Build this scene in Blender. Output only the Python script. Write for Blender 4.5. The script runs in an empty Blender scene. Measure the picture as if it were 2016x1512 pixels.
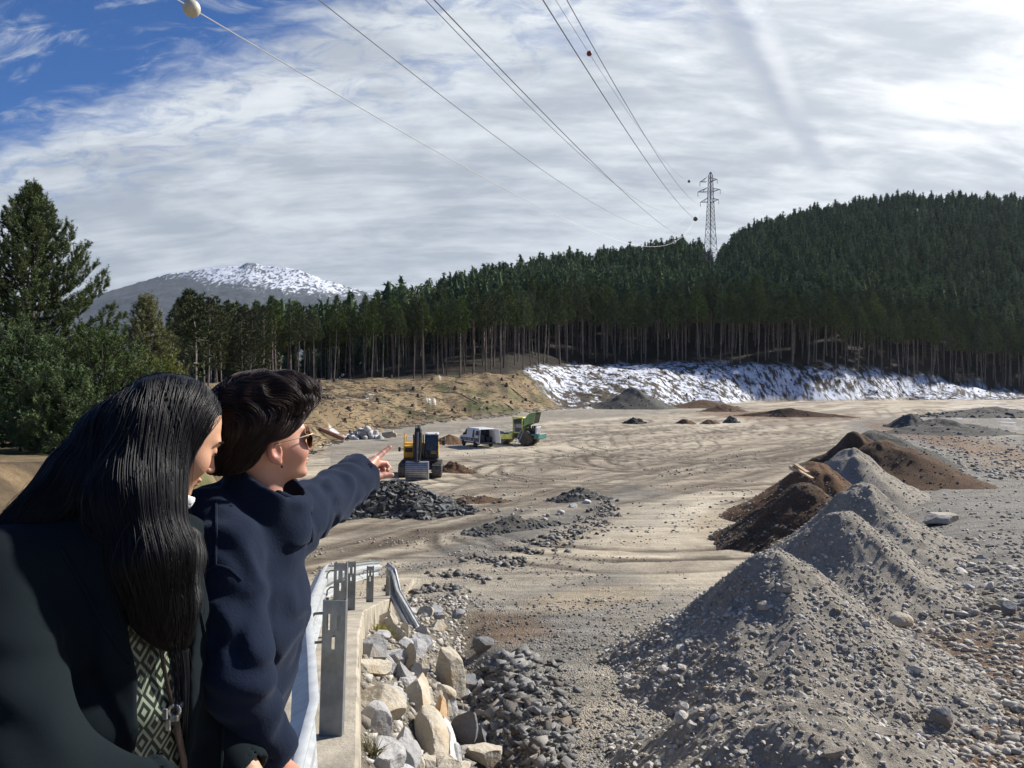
import bpy, math, random
import numpy as np
from mathutils import Vector, Matrix
random.seed(7)
RNG = np.random.default_rng(11)
SC = bpy.context.scene
COL = SC.collection

# ------------------------------------------------------------------ camera, sky, sun, exposure
F, CX, CY = 1467.0, 1008.0, 756.0          # photograph: focal length and centre in its pixels
def P(px, py, D):
    """world point seen at photo pixel (px, py) at depth D; the camera is the origin, y runs forward, z up"""
    return np.array([(px-CX)/F*D, D, -(py-CY)/F*D])

cam_d = bpy.data.cameras.new('camera'); cam = bpy.data.objects.new('camera', cam_d); COL.objects.link(cam)
cam_d.sensor_width = 36.0; cam_d.lens = 36.0*F/2016.0
cam_d.clip_start = 0.05; cam_d.clip_end = 60000
cam.rotation_euler = (math.radians(90), 0, 0)
SC.camera = cam

SUN_AZ, SUN_EL = math.radians(60), math.radians(36)     # azimuth measured to the right of straight ahead
sun_dir = Vector((math.sin(SUN_AZ)*math.cos(SUN_EL), math.cos(SUN_AZ)*math.cos(SUN_EL), math.sin(SUN_EL)))
sl = bpy.data.lights.new('sun', 'SUN'); sl.energy = 4.4; sl.angle = math.radians(2.5); sl.color = (1.0, 0.955, 0.89)
so = bpy.data.objects.new('sun', sl); COL.objects.link(so)
so.rotation_euler = sun_dir.to_track_quat('Z', 'Y').to_euler()
so.location = (200, 150, 200)

SC.view_settings.view_transform = 'Standard'; SC.view_settings.look = 'None'
SC.view_settings.gamma = 1.0; SC.view_settings.exposure = 0.80
SC.cycles.max_bounces = 6; SC.cycles.transparent_max_bounces = 8
SC.cycles.use_denoising = True

class NT:
    """tiny helper to write node trees as expressions"""
    def __init__(s, tree): s.t = tree
    def n(s, kind, ins=None, **props):
        nd = s.t.nodes.new(kind)
        for k, v in props.items(): setattr(nd, k, v)
        for k, v in (ins or {}).items(): s.set(nd.inputs[k], v)
        return nd
    def set(s, sock, v):
        if isinstance(v, bpy.types.NodeSocket): s.t.links.new(v, sock)
        elif isinstance(v, bpy.types.Node): s.t.links.new(v.outputs[0], sock)
        else:
            if isinstance(v, (tuple, list)) and len(v) == 3 and sock.type == 'RGBA': v = tuple(v)+(1.0,)
            sock.default_value = v
    def m(s, op, a, b=0.0, c=0.0, clamp=False):
        nd = s.t.nodes.new('ShaderNodeMath'); nd.operation = op; nd.use_clamp = clamp
        s.set(nd.inputs[0], a); s.set(nd.inputs[1], b); s.set(nd.inputs[2], c)
        return nd.outputs[0]
    def mix(s, f, a, b, blend='MIX'):
        nd = s.t.nodes.new('ShaderNodeMix'); nd.data_type = 'RGBA'; nd.blend_type = blend
        s.set(nd.inputs[0], f); s.set(nd.inputs[6], a); s.set(nd.inputs[7], b)
        return nd.outputs[2]
    def smooth(s, v, lo, hi):
        nd = s.t.nodes.new('ShaderNodeMapRange'); nd.interpolation_type = 'SMOOTHSTEP'
        s.set(nd.inputs[0], v); s.set(nd.inputs[1], lo); s.set(nd.inputs[2], hi)
        return nd.outputs[0]
    def noise(s, vec, scale, detail=4, rough=0.55, dist=0.0):
        nd = s.t.nodes.new('ShaderNodeTexNoise')
        if vec is not None: s.set(nd.inputs['Vector'], vec)
        nd.inputs['Scale'].default_value = scale; nd.inputs['Detail'].default_value = detail
        nd.inputs['Roughness'].default_value = rough; nd.inputs['Distortion'].default_value = dist
        return nd.outputs[0]

def build_world():
    w = bpy.data.worlds.new('World'); SC.world = w; w.use_nodes = True
    t = NT(w.node_tree); w.node_tree.nodes.clear()
    sky = t.n('ShaderNodeTexSky', sky_type='NISHITA', sun_disc=False, sun_elevation=SUN_EL, sun_rotation=SUN_AZ,
              altitude=1400.0, air_density=1.0, dust_density=0.4, ozone_density=2.0)
    skyc = t.mix(1.0, sky.outputs[0], (0.009, 0.034, 0.064), 'MULTIPLY')
    co = t.n('ShaderNodeTexCoord').outputs['Generated']
    sp = t.n('ShaderNodeSeparateXYZ', {0: co})
    dx, dy, dz = sp.outputs
    z = t.m('ADD', t.m('MAXIMUM', dz, 0.0), 0.035)
    qx, qy = t.m('DIVIDE', dx, z), t.m('DIVIDE', dy, z)
    q = t.n('ShaderNodeCombineXYZ', {0: qx, 1: qy, 2: 0.0}).outputs[0]
    z2 = t.m('ADD', t.m('MAXIMUM', dz, 0.0), 0.36)
    q2 = t.n('ShaderNodeCombineXYZ', {0: t.m('MULTIPLY', t.m('DIVIDE', dx, z2), 2.1), 1: t.m('MULTIPLY', t.m('DIVIDE', dy, z2), 2.1), 2: 0.0}).outputs[0]
    def mapped(rot, sx, sy, off=(0, 0, 0)):
        return t.n('ShaderNodeMapping', {'Vector': q2, 'Rotation': (0, 0, rot), 'Scale': (sx, sy, 1), 'Location': off}).outputs[0]
    warp = t.noise(mapped(0.3, 1, 1), 1.3, 5, 0.6)
    # blue gap to the upper left: a half plane of the cloud sheet with frayed edges
    edge = t.m('ADD', t.m('MULTIPLY', qx, 0.525), t.m('MULTIPLY', qy, 0.851))
    fine = t.noise(mapped(-0.5, 1.0, 2.6), 5.0, 8, 0.68, 0.6)
    wis = t.noise(mapped(0.35, 1.2, 3.4, (3, 1, 0)), 2.6, 9, 0.66, 0.9)
    e2 = t.m('ADD', edge, t.m('MULTIPLY', t.m('SUBTRACT', warp, 0.5), 0.45))
    e2 = t.m('ADD', e2, t.m('MULTIPLY', t.m('SUBTRACT', fine, 0.5), 0.35))
    cover = t.smooth(e2, 1.22, 1.50)
    wisps = t.m('MULTIPLY', t.smooth(wis, 0.50, 0.74), 0.62)
    rip = t.noise(mapped(0.5, 1.0, 1.7, (7, 2, 0)), 4.6, 8, 0.66, 0.7)
    cover = t.m('MULTIPLY', cover, t.m('SUBTRACT', 1.0, t.m('MULTIPLY', t.m('MULTIPLY', t.smooth(rip, 0.56, 0.34), 0.50), t.smooth(edge, 2.2, 1.5))))
    # holes in the sheet towards the top middle
    cover = t.m('MAXIMUM', cover, wisps)
    # brightness of the sheet
    b1 = t.noise(mapped(0.25, 0.8, 1.5, (2, 5, 0)), 1.1, 6, 0.55, 0.4)
    b2 = t.noise(mapped(-0.35, 0.55, 1.5, (9, 3, 0)), 3.0, 7, 0.6, 0.5)
    b3 = t.noise(mapped(-0.2, 0.5, 2.2, (1, 8, 0)), 6.5, 6, 0.6, 0.3)
    br = t.m('ADD', t.m('MULTIPLY', b1, 0.45), t.m('ADD', t.m('MULTIPLY', b2, 0.38), t.m('MULTIPLY', b3, 0.17)))
    br = t.smooth(br, 0.40, 0.61)
    sd = (sun_dir.x, sun_dir.y, sun_dir.z)
    dot = t.n('ShaderNodeVectorMath', {0: co, 1: sd}, operation='DOT_PRODUCT').outputs['Value']
    glow = t.smooth(dot, 0.55, 1.02)
    # contrail (bright) and the shadow it throws on the veil below it
    def line(p0, p1):
        d = np.subtract(p1, p0); L = np.hypot(*d); d = d/L
        ax, ay = t.m('SUBTRACT', qx, float(p0[0])), t.m('SUBTRACT', qy, float(p0[1]))
        along = t.m('ADD', t.m('MULTIPLY', ax, float(d[0])), t.m('MULTIPLY', ay, float(d[1])))
        perp = t.m('SUBTRACT', t.m('MULTIPLY', ax, float(d[1])), t.m('MULTIPLY', ay, float(d[0])))
        perp = t.m('ADD', perp, t.m('MULTIPLY', t.m('SUBTRACT', b3, 0.5), 0.05))
        return along, t.m('ABSOLUTE', perp), L
    al, pe, L = line((0.50, 1.80), (1.35, 3.15))
    dark = t.m('MULTIPLY', t.smooth(pe, 0.062, 0.008), t.smooth(al, L+0.25, L-0.5))
    al2, pe2, L2 = line((0.58, 1.80), (0.985, 2.55))
    lite = t.m('MULTIPLY', t.smooth(pe2, 0.045, 0.004), t.smooth(al2, L2+0.15, L2-0.35))
    low = t.mix(br, (0.225, 0.258, 0.305), (0.39, 0.425, 0.46))
    hi = t.mix(br, (0.36, 0.39, 0.43), (0.70, 0.715, 0.72))
    side = t.m('ADD', t.m('MULTIPLY', glow, 1.0), t.m('MULTIPLY', t.smooth(dz, 0.12, 0.42), 0.30), clamp=True)
    cl = t.mix(side, low, hi)
    cl = t.mix(t.m('MULTIPLY', dark, 0.7), cl, (0.27, 0.30, 0.36))
    cl = t.mix(t.m('MULTIPLY', lite, 0.35), cl, (0.66, 0.67, 0.67))
    out = t.mix(cover, skyc, cl)
    # below the horizon
    out = t.mix(t.smooth(dz, 0.0, -0.08), out, (0.10, 0.09, 0.075))
    bg = t.n('ShaderNodeBackground', {'Color': out, 'Strength': 1.0})
    o = t.n('ShaderNodeOutputWorld', {'Surface': bg.outputs[0]})
build_world()

# ------------------------------------------------------------------ helpers
def tag(o, label=None, cat=None, group=None, kind=None):
    if label: o['label'] = label
    if cat: o['category'] = cat
    if group: o['group'] = group
    if kind: o['kind'] = kind
    return o
def thing(name, label, cat, loc=(0, 0, 0), rotz=0.0, group=None):
    o = bpy.data.objects.new(name, None); COL.objects.link(o)
    o.location = loc; o.rotation_euler = (0, 0, rotz); o.empty_display_size = 0.2
    return tag(o, label, cat, group)
def dup(root, label=None, loc=None, rot=None, scale=None):
    r = root.copy(); COL.objects.link(r)
    if loc is not None: r.location = loc
    if rot is not None: r.rotation_euler = rot
    if scale is not None: r.scale = scale
    if label: r['label'] = label
    for ch in list(root.children):
        c = ch.copy(); COL.objects.link(c); c.parent = r
        for g in ch.children:
            d = g.copy(); COL.objects.link(d); d.parent = c
    return r
def mesh_np(name, V, faces, mats=(), parent=None, smooth=False, attrs=None, midx=None, loc=None):
    """V (n,3); faces: (m,3) or (m,4) int array, or list of such arrays"""
    if isinstance(faces, np.ndarray): faces = [faces]
    faces = [f for f in faces if len(f)]
    me = bpy.data.meshes.new(name)
    V = np.asarray(V, dtype=np.float32)
    me.vertices.add(len(V)); me.vertices.foreach_set('co', V.ravel())
    nl = sum(f.size for f in faces); npoly = sum(len(f) for f in faces)
    me.loops.add(nl); me.loops.foreach_set('vertex_index', np.concatenate([f.ravel() for f in faces]).astype(np.int32))
    tot = np.concatenate([np.full(len(f), f.shape[1], np.int32) for f in faces])
    st = np.concatenate([[0], np.cumsum(tot)[:-1]]).astype(np.int32)
    me.polygons.add(npoly); me.polygons.foreach_set('loop_start', st); me.polygons.foreach_set('loop_total', tot)
    if smooth: me.polygons.foreach_set('use_smooth', np.ones(npoly, bool))
    for m in mats: me.materials.append(m)
    if midx is not None: me.polygons.foreach_set('material_index', np.asarray(midx, np.int32))
    for k, a in (attrs or {}).items():
        a = np.asarray(a, np.float32)
        if a.ndim == 1:
            at = me.attributes.new(k, 'FLOAT', 'POINT'); at.data.foreach_set('value', a)
        else:
            if a.shape[1] == 3: a = np.concatenate([a, np.ones((len(a), 1), np.float32)], 1)
            at = me.attributes.new(k, 'FLOAT_COLOR', 'POINT'); at.data.foreach_set('color', a.ravel())
    me.update(calc_edges=True); me.validate()
    o = bpy.data.objects.new(name, me); COL.objects.link(o)
    if parent is not None: o.parent = parent
    if loc is not None: o.location = loc
    return o

class MB:
    """collects boxes, prisms, tubes ... and links them as one mesh"""
    def __init__(s): s.V = []; s.Fs = []; s.n = 0
    def add(s, V, F_):
        V = np.asarray(V, float).reshape(-1, 3)
        s.V.append(V); s.Fs += [[i+s.n for i in f] for f in F_]; s.n += len(V)
        return s
    def box(s, c, size, R=None, taper=(1, 1), bev=0.0):
        x, y, z = np.array(size)/2.0
        if bev > 0:
            prof = [(-x+bev, -y), (x-bev, -y), (x, -y+bev), (x, y-bev), (x-bev, y), (-x+bev, y), (-x, y-bev), (-x, -y+bev)]
            k = 8; rings = []
            for zz, sh in ((-z, bev), (-z+bev, 0), (z-bev, 0), (z, bev)):
                rings.append([((abs(px)-sh)*np.sign(px), (abs(py)-sh)*np.sign(py), zz) for px, py in prof])
            V = np.array(rings).reshape(-1, 3)
            f = [list(range(k))[::-1], list(range(3*k, 4*k))]
            for r in range(3):
                for i in range(k): f.append([r*k+i, r*k+(i+1) % k, (r+1)*k+(i+1) % k, (r+1)*k+i])
        else:
            V = np.array([[a, b, c_] for c_ in (-z, z) for b in (-y, y) for a in (-x, x)])
            f = [[0, 2, 3, 1], [4, 5, 7, 6], [0, 1, 5, 4], [2, 6, 7, 3], [0, 4, 6, 2], [1, 3, 7, 5]]
        up = V[:, 2] > 0
        V[up, 0] *= taper[0]; V[up, 1] *= taper[1]
        if R is not None: V = V @ np.array(R).T
        return s.add(V+np.array(c), f)
    def prism(s, poly, axis, a, b):
        """extrude a 2-D polygon along axis ('x','y','z') from a to b"""
        n = len(poly); V = []
        for t_ in (a, b):
            for u, v in poly:
                V.append({'x': (t_, u, v), 'y': (u, t_, v), 'z': (u, v, t_)}[axis])
        f = [list(range(n))[::-1], list(range(n, 2*n))] + [[i, (i+1) % n, n+(i+1) % n, n+i] for i in range(n)]
        return s.add(V, f)
    def tube(s, pts, rad, k=8, cap=True):
        pts = np.asarray(pts, float); n = len(pts)
        rad = np.full(n, rad) if np.isscalar(rad) else np.asarray(rad, float)
        T = np.gradient(pts, axis=0) if n > 2 else np.repeat([pts[1]-pts[0]], 2, 0)
        T /= np.linalg.norm(T, axis=1)[:, None]+1e-9
        ref = np.array([0, 0, 1.0]) if abs(T[0][2]) < 0.9 else np.array([1.0, 0, 0])
        V = []
        for i in range(n):
            a = np.cross(T[i], ref); a /= np.linalg.norm(a)+1e-9
            b = np.cross(T[i], a); ref = -np.cross(T[i], a) if False else ref
            for j in range(k):
                an = 2*math.pi*j/k
                V.append(pts[i]+rad[i]*(math.cos(an)*a+math.sin(an)*b))
        f = []
        for i in range(n-1):
            for j in range(k): f.append([i*k+j, i*k+(j+1) % k, (i+1)*k+(j+1) % k, (i+1)*k+j])
        if cap: f += [list(range(k))[::-1], list(range((n-1)*k, n*k))]
        return s.add(V, f)
    def cyl(s, a, b, r, k=20): return s.tube([a, b], r, k)
    def lathe(s, c, axis, prof, k=24):
        """prof: list of (offset along axis, radius)"""
        c = np.array(c, float); ax = {'x': 0, 'y': 1, 'z': 2}[axis]; o1, o2 = [(1, 2), (2, 0), (0, 1)][ax]
        V = []
        for h, r in prof:
            for j in range(k):
                p = np.zeros(3); p[ax] = h; p[o1] = r*math.cos(2*math.pi*j/k); p[o2] = r*math.sin(2*math.pi*j/k)
                V.append(c+p)
        f = [[i*k+j, i*k+(j+1) % k, (i+1)*k+(j+1) % k, (i+1)*k+j] for i in range(len(prof)-1) for j in range(k)]
        f += [list(range(k))[::-1], list(range((len(prof)-1)*k, len(prof)*k))]
        return s.add(V, f)
    def build(s, name, mat, parent=None, smooth=False, label=None):
        me = bpy.data.meshes.new(name)
        V = np.concatenate(s.V) if s.V else np.zeros((0, 3))
        me.from_pydata(V.tolist(), [], s.Fs); me.materials.append(mat)
        if smooth:
            me.polygons.foreach_set('use_smooth', np.ones(len(me.polygons), bool))
            me.set_sharp_from_angle(angle=math.radians(35))
        me.update()
        o = bpy.data.objects.new(name, me); COL.objects.link(o)
        if parent is not None: o.parent = parent
        if label: o['label'] = label
        return o

def rotm(ax=0, ay=0, az=0): return np.array(Matrix.Rotation(az, 3, 'Z') @ Matrix.Rotation(ay, 3, 'Y') @ Matrix.Rotation(ax, 3, 'X'))

def unit(a): return a/(np.linalg.norm(a, axis=-1, keepdims=True)+1e-9)
# numpy noise
def _h(ix, iy, iz, seed):
    n = (ix.astype(np.int64)*374761393+iy.astype(np.int64)*668265263+iz.astype(np.int64)*2147483647+seed*1274126177) & 0xFFFFFFFF
    n = ((n ^ (n >> 13))*1274126177) & 0xFFFFFFFF
    n = ((n ^ (n >> 16))*2246822519) & 0xFFFFFFFF
    return ((n ^ (n >> 15)) & 0xFFFFFF)/float(0xFFFFFF)
def vn(x, y, seed=0):
    x = np.asarray(x, float); y = np.asarray(y, float)
    ix, iy = np.floor(x), np.floor(y); fx, fy = x-ix, y-iy
    fx = fx*fx*fx*(fx*(fx*6-15)+10); fy = fy*fy*fy*(fy*(fy*6-15)+10); o = np.zeros_like(ix)
    a, b = _h(ix, iy, o, seed), _h(ix+1, iy, o, seed); c, d = _h(ix, iy+1, o, seed), _h(ix+1, iy+1, o, seed)
    return (a*(1-fx)+b*fx)*(1-fy)+(c*(1-fx)+d*fx)*fy-0.5
def fbm(x, y, seed=0, oct=4, gain=0.5):
    s = 0; a = 1.0; t = 0
    for i in range(oct):
        s = s+a*vn(x*2**i+i*17.3, y*2**i-i*9.1, seed+i); t += a; a *= gain
    return s/t*2
def vn3(p, seed=0):
    ip = np.floor(p); f = p-ip; f = f*f*(3-2*f); ip0, ip1, ip2 = ip[..., 0], ip[..., 1], ip[..., 2]
    r = 0
    for i in (0, 1):
        for j in (0, 1):
            for k in (0, 1):
                w = (f[..., 0] if i else 1-f[..., 0])*(f[..., 1] if j else 1-f[..., 1])*(f[..., 2] if k else 1-f[..., 2])
                r = r+w*_h(ip0+i, ip1+j, ip2+k, seed)
    return r-0.5
def sstep(a, b, x):
    t = np.clip((x-a)/(b-a), 0, 1); return t*t*(3-2*t)
def lerp(a, b, t): return a+(b-a)*t

# materials
MATS = {}
def pbr(name, color, rough=0.7, metal=0.0, var=0.15, scale=8.0, bump=0.0, bscale=40.0, spec=0.5, rand=0.0, sheen=0.0, coord='Object'):
    if name in MATS: return MATS[name]
    m = bpy.data.materials.new(name); m.use_nodes = True; t = NT(m.node_tree)
    b = m.node_tree.nodes['Principled BSDF']
    co = t.n('ShaderNodeTexCoord').outputs[coord]
    nz = t.noise(co, scale, 6, 0.6)
    c = t.mix(t.smooth(nz, 0.3, 0.7), tuple(v*(1-var) for v in color), tuple(min(1, v*(1+var)) for v in color))
    if rand > 0:
        oi = t.n('ShaderNodeObjectInfo').outputs['Random']
        hs = t.n('ShaderNodeHueSaturation', {'Color': c, 'Hue': t.m('ADD', 0.5, t.m('MULTIPLY', t.m('SUBTRACT', t.m('FRACT', t.m('MULTIPLY', oi, 7.13)), 0.5), 0.10*rand)), 'Saturation': 1.0,
                     'Value': t.m('ADD', 1-rand*0.5, t.m('MULTIPLY', oi, rand))})
        c = hs.outputs[0]
    t.set(b.inputs['Base Color'], c)
    b.inputs['Roughness'].default_value = rough; b.inputs['Metallic'].default_value = metal
    b.inputs['Specular IOR Level'].default_value = spec
    if sheen: b.inputs['Sheen Weight'].default_value = sheen; b.inputs['Sheen Roughness'].default_value = 0.5
    if bump:
        bp = t.n('ShaderNodeBump', {'Strength': bump, 'Distance': 0.02, 'Height': t.noise(co, bscale, 5, 0.65)})
        t.set(b.inputs['Normal'], bp.outputs[0])
    MATS[name] = m
    return m
# ------------------------------------------------------------------ terrain
def tab(px, xs, ys): return np.interp(px, xs, ys)
ZS_Y = [0, 5, 8, 15, 25, 40, 60, 100, 200, 300]
ZS_Z = [-3.8, -3.9, -4.1, -4.7, -5.4, -6.05, -6.4, -6.5, -6.5, -6.35]
def zs(y): return np.interp(y, ZS_Y, ZS_Z)
def zr(y): return np.interp(y, [0, 2.4, 4.1, 7.2, 10.6, 13.4, 16, 20, 28, 40], [-1.68, -1.75, -1.95, -2.45, -3.24, -3.94, -4.57, -5.1, -5.58, -6.05])
def xe(y): return np.interp(y, [-6, 2, 3.7, 4.1, 7.2, 10.6, 13.4, 16, 18, 24], [-.2, -.52, -.76, -.84, -1.48, -2.1, -2.36, -2.46, -2.5, -2.5])
PXB = [-500, 0, 400, 600, 700, 850, 1000, 1110, 1200, 1330, 1500, 1800, 2016, 2600]
D_B = [40, 45, 55, 63, 90, 119, 147, 188, 200, 218, 268, 292, 300, 310]
PXT = [-500, 0, 450, 600, 750, 900, 1000, 1060, 1150, 1300, 1500, 1650, 1800, 1900, 2016, 2600]
D_T = [90, 100, 120, 150, 165, 185, 200, 232, 262, 275, 282, 292, 318, 335, 350, 380]
PYT = [752, 752, 752, 752, 748, 742, 736, 722, 718, 716, 718, 724, 740, 757, 775, 790]
PXR = [-500, 0, 450, 600, 750, 900, 1100, 1250, 1330, 1370, 1400, 1420, 1450, 1500, 1600, 1750, 1900, 2016, 2600]
D_R = [400, 320, 300, 300, 320, 380, 440, 480, 490, 490, 490, 500, 520, 540, 580, 620, 640, 650, 700]
PYR = [735, 735, 735, 700, 600, 546, 500, 484, 468, 474, 498, 486, 456, 434, 408, 382, 380, 382, 370]
TREE_H = 19.0
def polar(x, y):
    th = np.arctan2(x, y); r = np.hypot(x, y)
    tc = np.clip(th, -0.78, 0.78)
    return CX+F*np.tan(tc), r*np.cos(tc)
def zones(x, y):
    px, D = polar(x, y)
    wob = 1+0.05*fbm(px/90, D/40, 31, 3)
    db, dt, dr = tab(px, PXB, D_B)*wob, tab(px, PXT, D_T), tab(px, PXR, D_R)
    return px, D, db, dt, dr
TRACKS = []
def mk_tracks():
    rg = np.random.default_rng(5)
    # sweeping haul-road tracks: from the ramp foot into the pit (world xy polylines)
    base = np.array([[-9, 17], [-6.0, 22.5], [-3, 28.5], [1.5, 36.5], [8, 46], [18, 59], [34, 77], [58, 102], [85, 140], [110, 190]])
    for k in range(17):
        off = rg.normal(0, 3.2); sc = rg.normal(1, .05); tw = rg.normal(0, .10)
        pts = base.copy(); d = np.gradient(base, axis=0); nrm = np.stack([d[:, 1], -d[:, 0]], 1)/np.linalg.norm(d, axis=1)[:, None]
        s = np.linspace(0, 1, len(base))[:, None]
        pts = pts+nrm*(off*(0.28+2.0*s)+tw*30*s*s)
        TRACKS.append((pts, rg.uniform(.25, .5), rg.uniform(.35, 1)))
    for c, r, a0, a1 in (((6, 55), 7, 2.2, 5.0), ((8, 54), 9, 2.5, 5.4), ((13, 62), 8, 2.0, 4.4), ((10, 70), 14, 3.6, 6.0), ((30, 80), 22, 2.6, 4.6), ((2, 52), 6, 3.3, 6.1),
                         ((24, 62), 16, 1.2, 3.5), ((5, 30), 6, 3.6, 5.6), ((4, 27), 5, 3.0, 5.2), ((7, 62), 5, 0.5, 3.6), ((16, 75), 12, 3.3, 5.6)):
        for dr in (0, 1.9):
            a = np.linspace(a0, a1, 16)
            TRACKS.append((np.stack([c[0]+(r+dr)*np.cos(a), c[1]+(r+dr)*np.sin(a)], 1), .26, 1.0))
    for k in range(60):      # thin crisp wheel marks
        x0, y0 = rg.uniform(-12, 34), rg.uniform(26, 100); a = rg.normal(.75, .38); L = rg.uniform(12, 45); q = rg.normal(0, .018)
        s = np.linspace(-.5, .5, 10)*L; aa = a+q*s; xx = x0+np.cumsum(np.cos(aa))*L/10; yy = y0+np.cumsum(np.sin(aa))*L/10
        for dr in (0, 1.9): TRACKS.append((np.stack([xx-np.sin(aa)*dr, yy+np.cos(aa)*dr], 1), rg.uniform(.14, .24), rg.uniform(.5, 1.0)))
    for k in range(26):      # straight runs in the middle of the pit
        x0, y0 = rg.uniform(-8, 50), rg.uniform(50, 170); a = rg.normal(0.42, .18); L = rg.uniform(20, 70)
        s = np.linspace(-.5, .5, 8); xx = x0+np.cos(a)*L*s; yy = y0+np.sin(a)*L*s+rg.normal(0, 2)*s*s*4
        for dr in (0, 2.1): TRACKS.append((np.stack([xx-np.sin(a)*dr, yy+np.cos(a)*dr], 1), .35, rg.uniform(.3, .9)))
mk_tracks()
def track_field(x, y):
    out = np.zeros_like(x)
    for pts, w, st in TRACKS:
        lo, hi = pts.min(0)-2, pts.max(0)+2
        idx = np.nonzero((x > lo[0]) & (x < hi[0]) & (y > lo[1]) & (y < hi[1]))[0]
        if not len(idx): continue
        px_, py_ = x[idx], y[idx]; dm = np.full(len(idx), 9.0)
        for (ax, ay), (bx, by) in zip(pts[:-1], pts[1:]):
            dx, dy = bx-ax, by-ay; t = np.clip(((px_-ax)*dx+(py_-ay)*dy)/(dx*dx+dy*dy), 0, 1)
            dm = np.minimum(dm, np.hypot(px_-ax-t*dx, py_-ay-t*dy))
        nz = 0.75+0.9*vn(px_*.35+w*90, py_*.35, 77)
        out[idx] = np.maximum(out[idx], st*nz*np.exp(-(dm/w)**2))
    return out
def height(x, y, fine=True):
    x = np.asarray(x, float); y = np.asarray(y, float)
    px, D, db, dt, dr = zones(x, y)
    base = zs(D)
    zt = -(tab(px, PXT, PYT)-CY)/F*dt
    zrg = -(tab(px, PXR, PYR)-CY)/F*dr-TREE_H
    up = sstep(0, 1, (D-db)/(dt-db))
    up = 0.6*up+0.4*np.clip((D-db)/(dt-db), 0, 1)
    h = lerp(base, zt, up)
    s2 = np.clip((D-dt)/(dr-dt), 0, 1); h = np.where(D > dt, lerp(zt, zrg, s2**0.95), h)
    h = np.where(D > dr, zrg-(D-dr)*0.22-40*sstep(0, 800, D-dr), h)
    h = np.maximum(h, np.where(D > dr, -30.0, -99.0))
    if fine:
        slope = sstep(0, .2, (D-db)/(dt-db))*sstep(1.25, 0.9, (D-db)/(dt-db))
        h = h+slope*(fbm(x/9, y/9, 3, 4)*1.1+fbm(x/2.2, y/2.2, 8, 3)*.35)
    # fill plateau to the right of the heaps
    xp = 0.44*y+0.3
    h = h+0.55*sstep(0.5, 5, x-xp)*sstep(110, 45, D)*sstep(-2, 3, y)
    # little scarp left of the grey flat: the flat lies lower than the haul road
    # ramp, kerb and rubble embankment beside it
    e = x-xe(y); near = sstep(19.5, 15.0, y)
    ramp = zr(np.maximum(y, 0))
    emb = lerp(ramp-.32, h, np.clip(e/1.25, 0, 1)**0.9)
    emb = np.minimum(emb, lerp(ramp-.35, emb, sstep(0, .3, e)))
    rr = np.where(e < 0, ramp, np.where(e < 1.25, emb, h))
    ditch = -0.35*np.exp(-((e-1.45)/.42)**2)*sstep(16, 12, y)
    h = lerp(h, rr, near)+ditch*near
    # left bank
    xl = np.interp(y, [0, 20, 63, 90, 130], [-5.0, -6.2, -17.5, -20, -14])
    zb = np.interp(D, [0, 10, 25, 40, 63, 100, 150], [-1.0, -1.3, -2.0, -2.6, -3.6, -2.0, 0.0])
    k = sstep(0, 1, (xl-x)/(2.2+.05*np.maximum(y, 0)))*sstep(140, 95, D)
    h = np.maximum(h, lerp(h, zb, k)) if np.ndim(h) else max(h, lerp(h, zb, k))
    if fine:
        road = (e < 0) & (x > xl) & (y < 20)
        flat = sstep(1.0, .9, D/db)
        h = h+flat*np.where(road, .25, 1.0)*(fbm(x/3.1, y/3.1, 12, 4)*.10*sstep(2, 14, D)+fbm(x/.8, y/.8, 15, 3)*.035)
    return h

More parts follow.
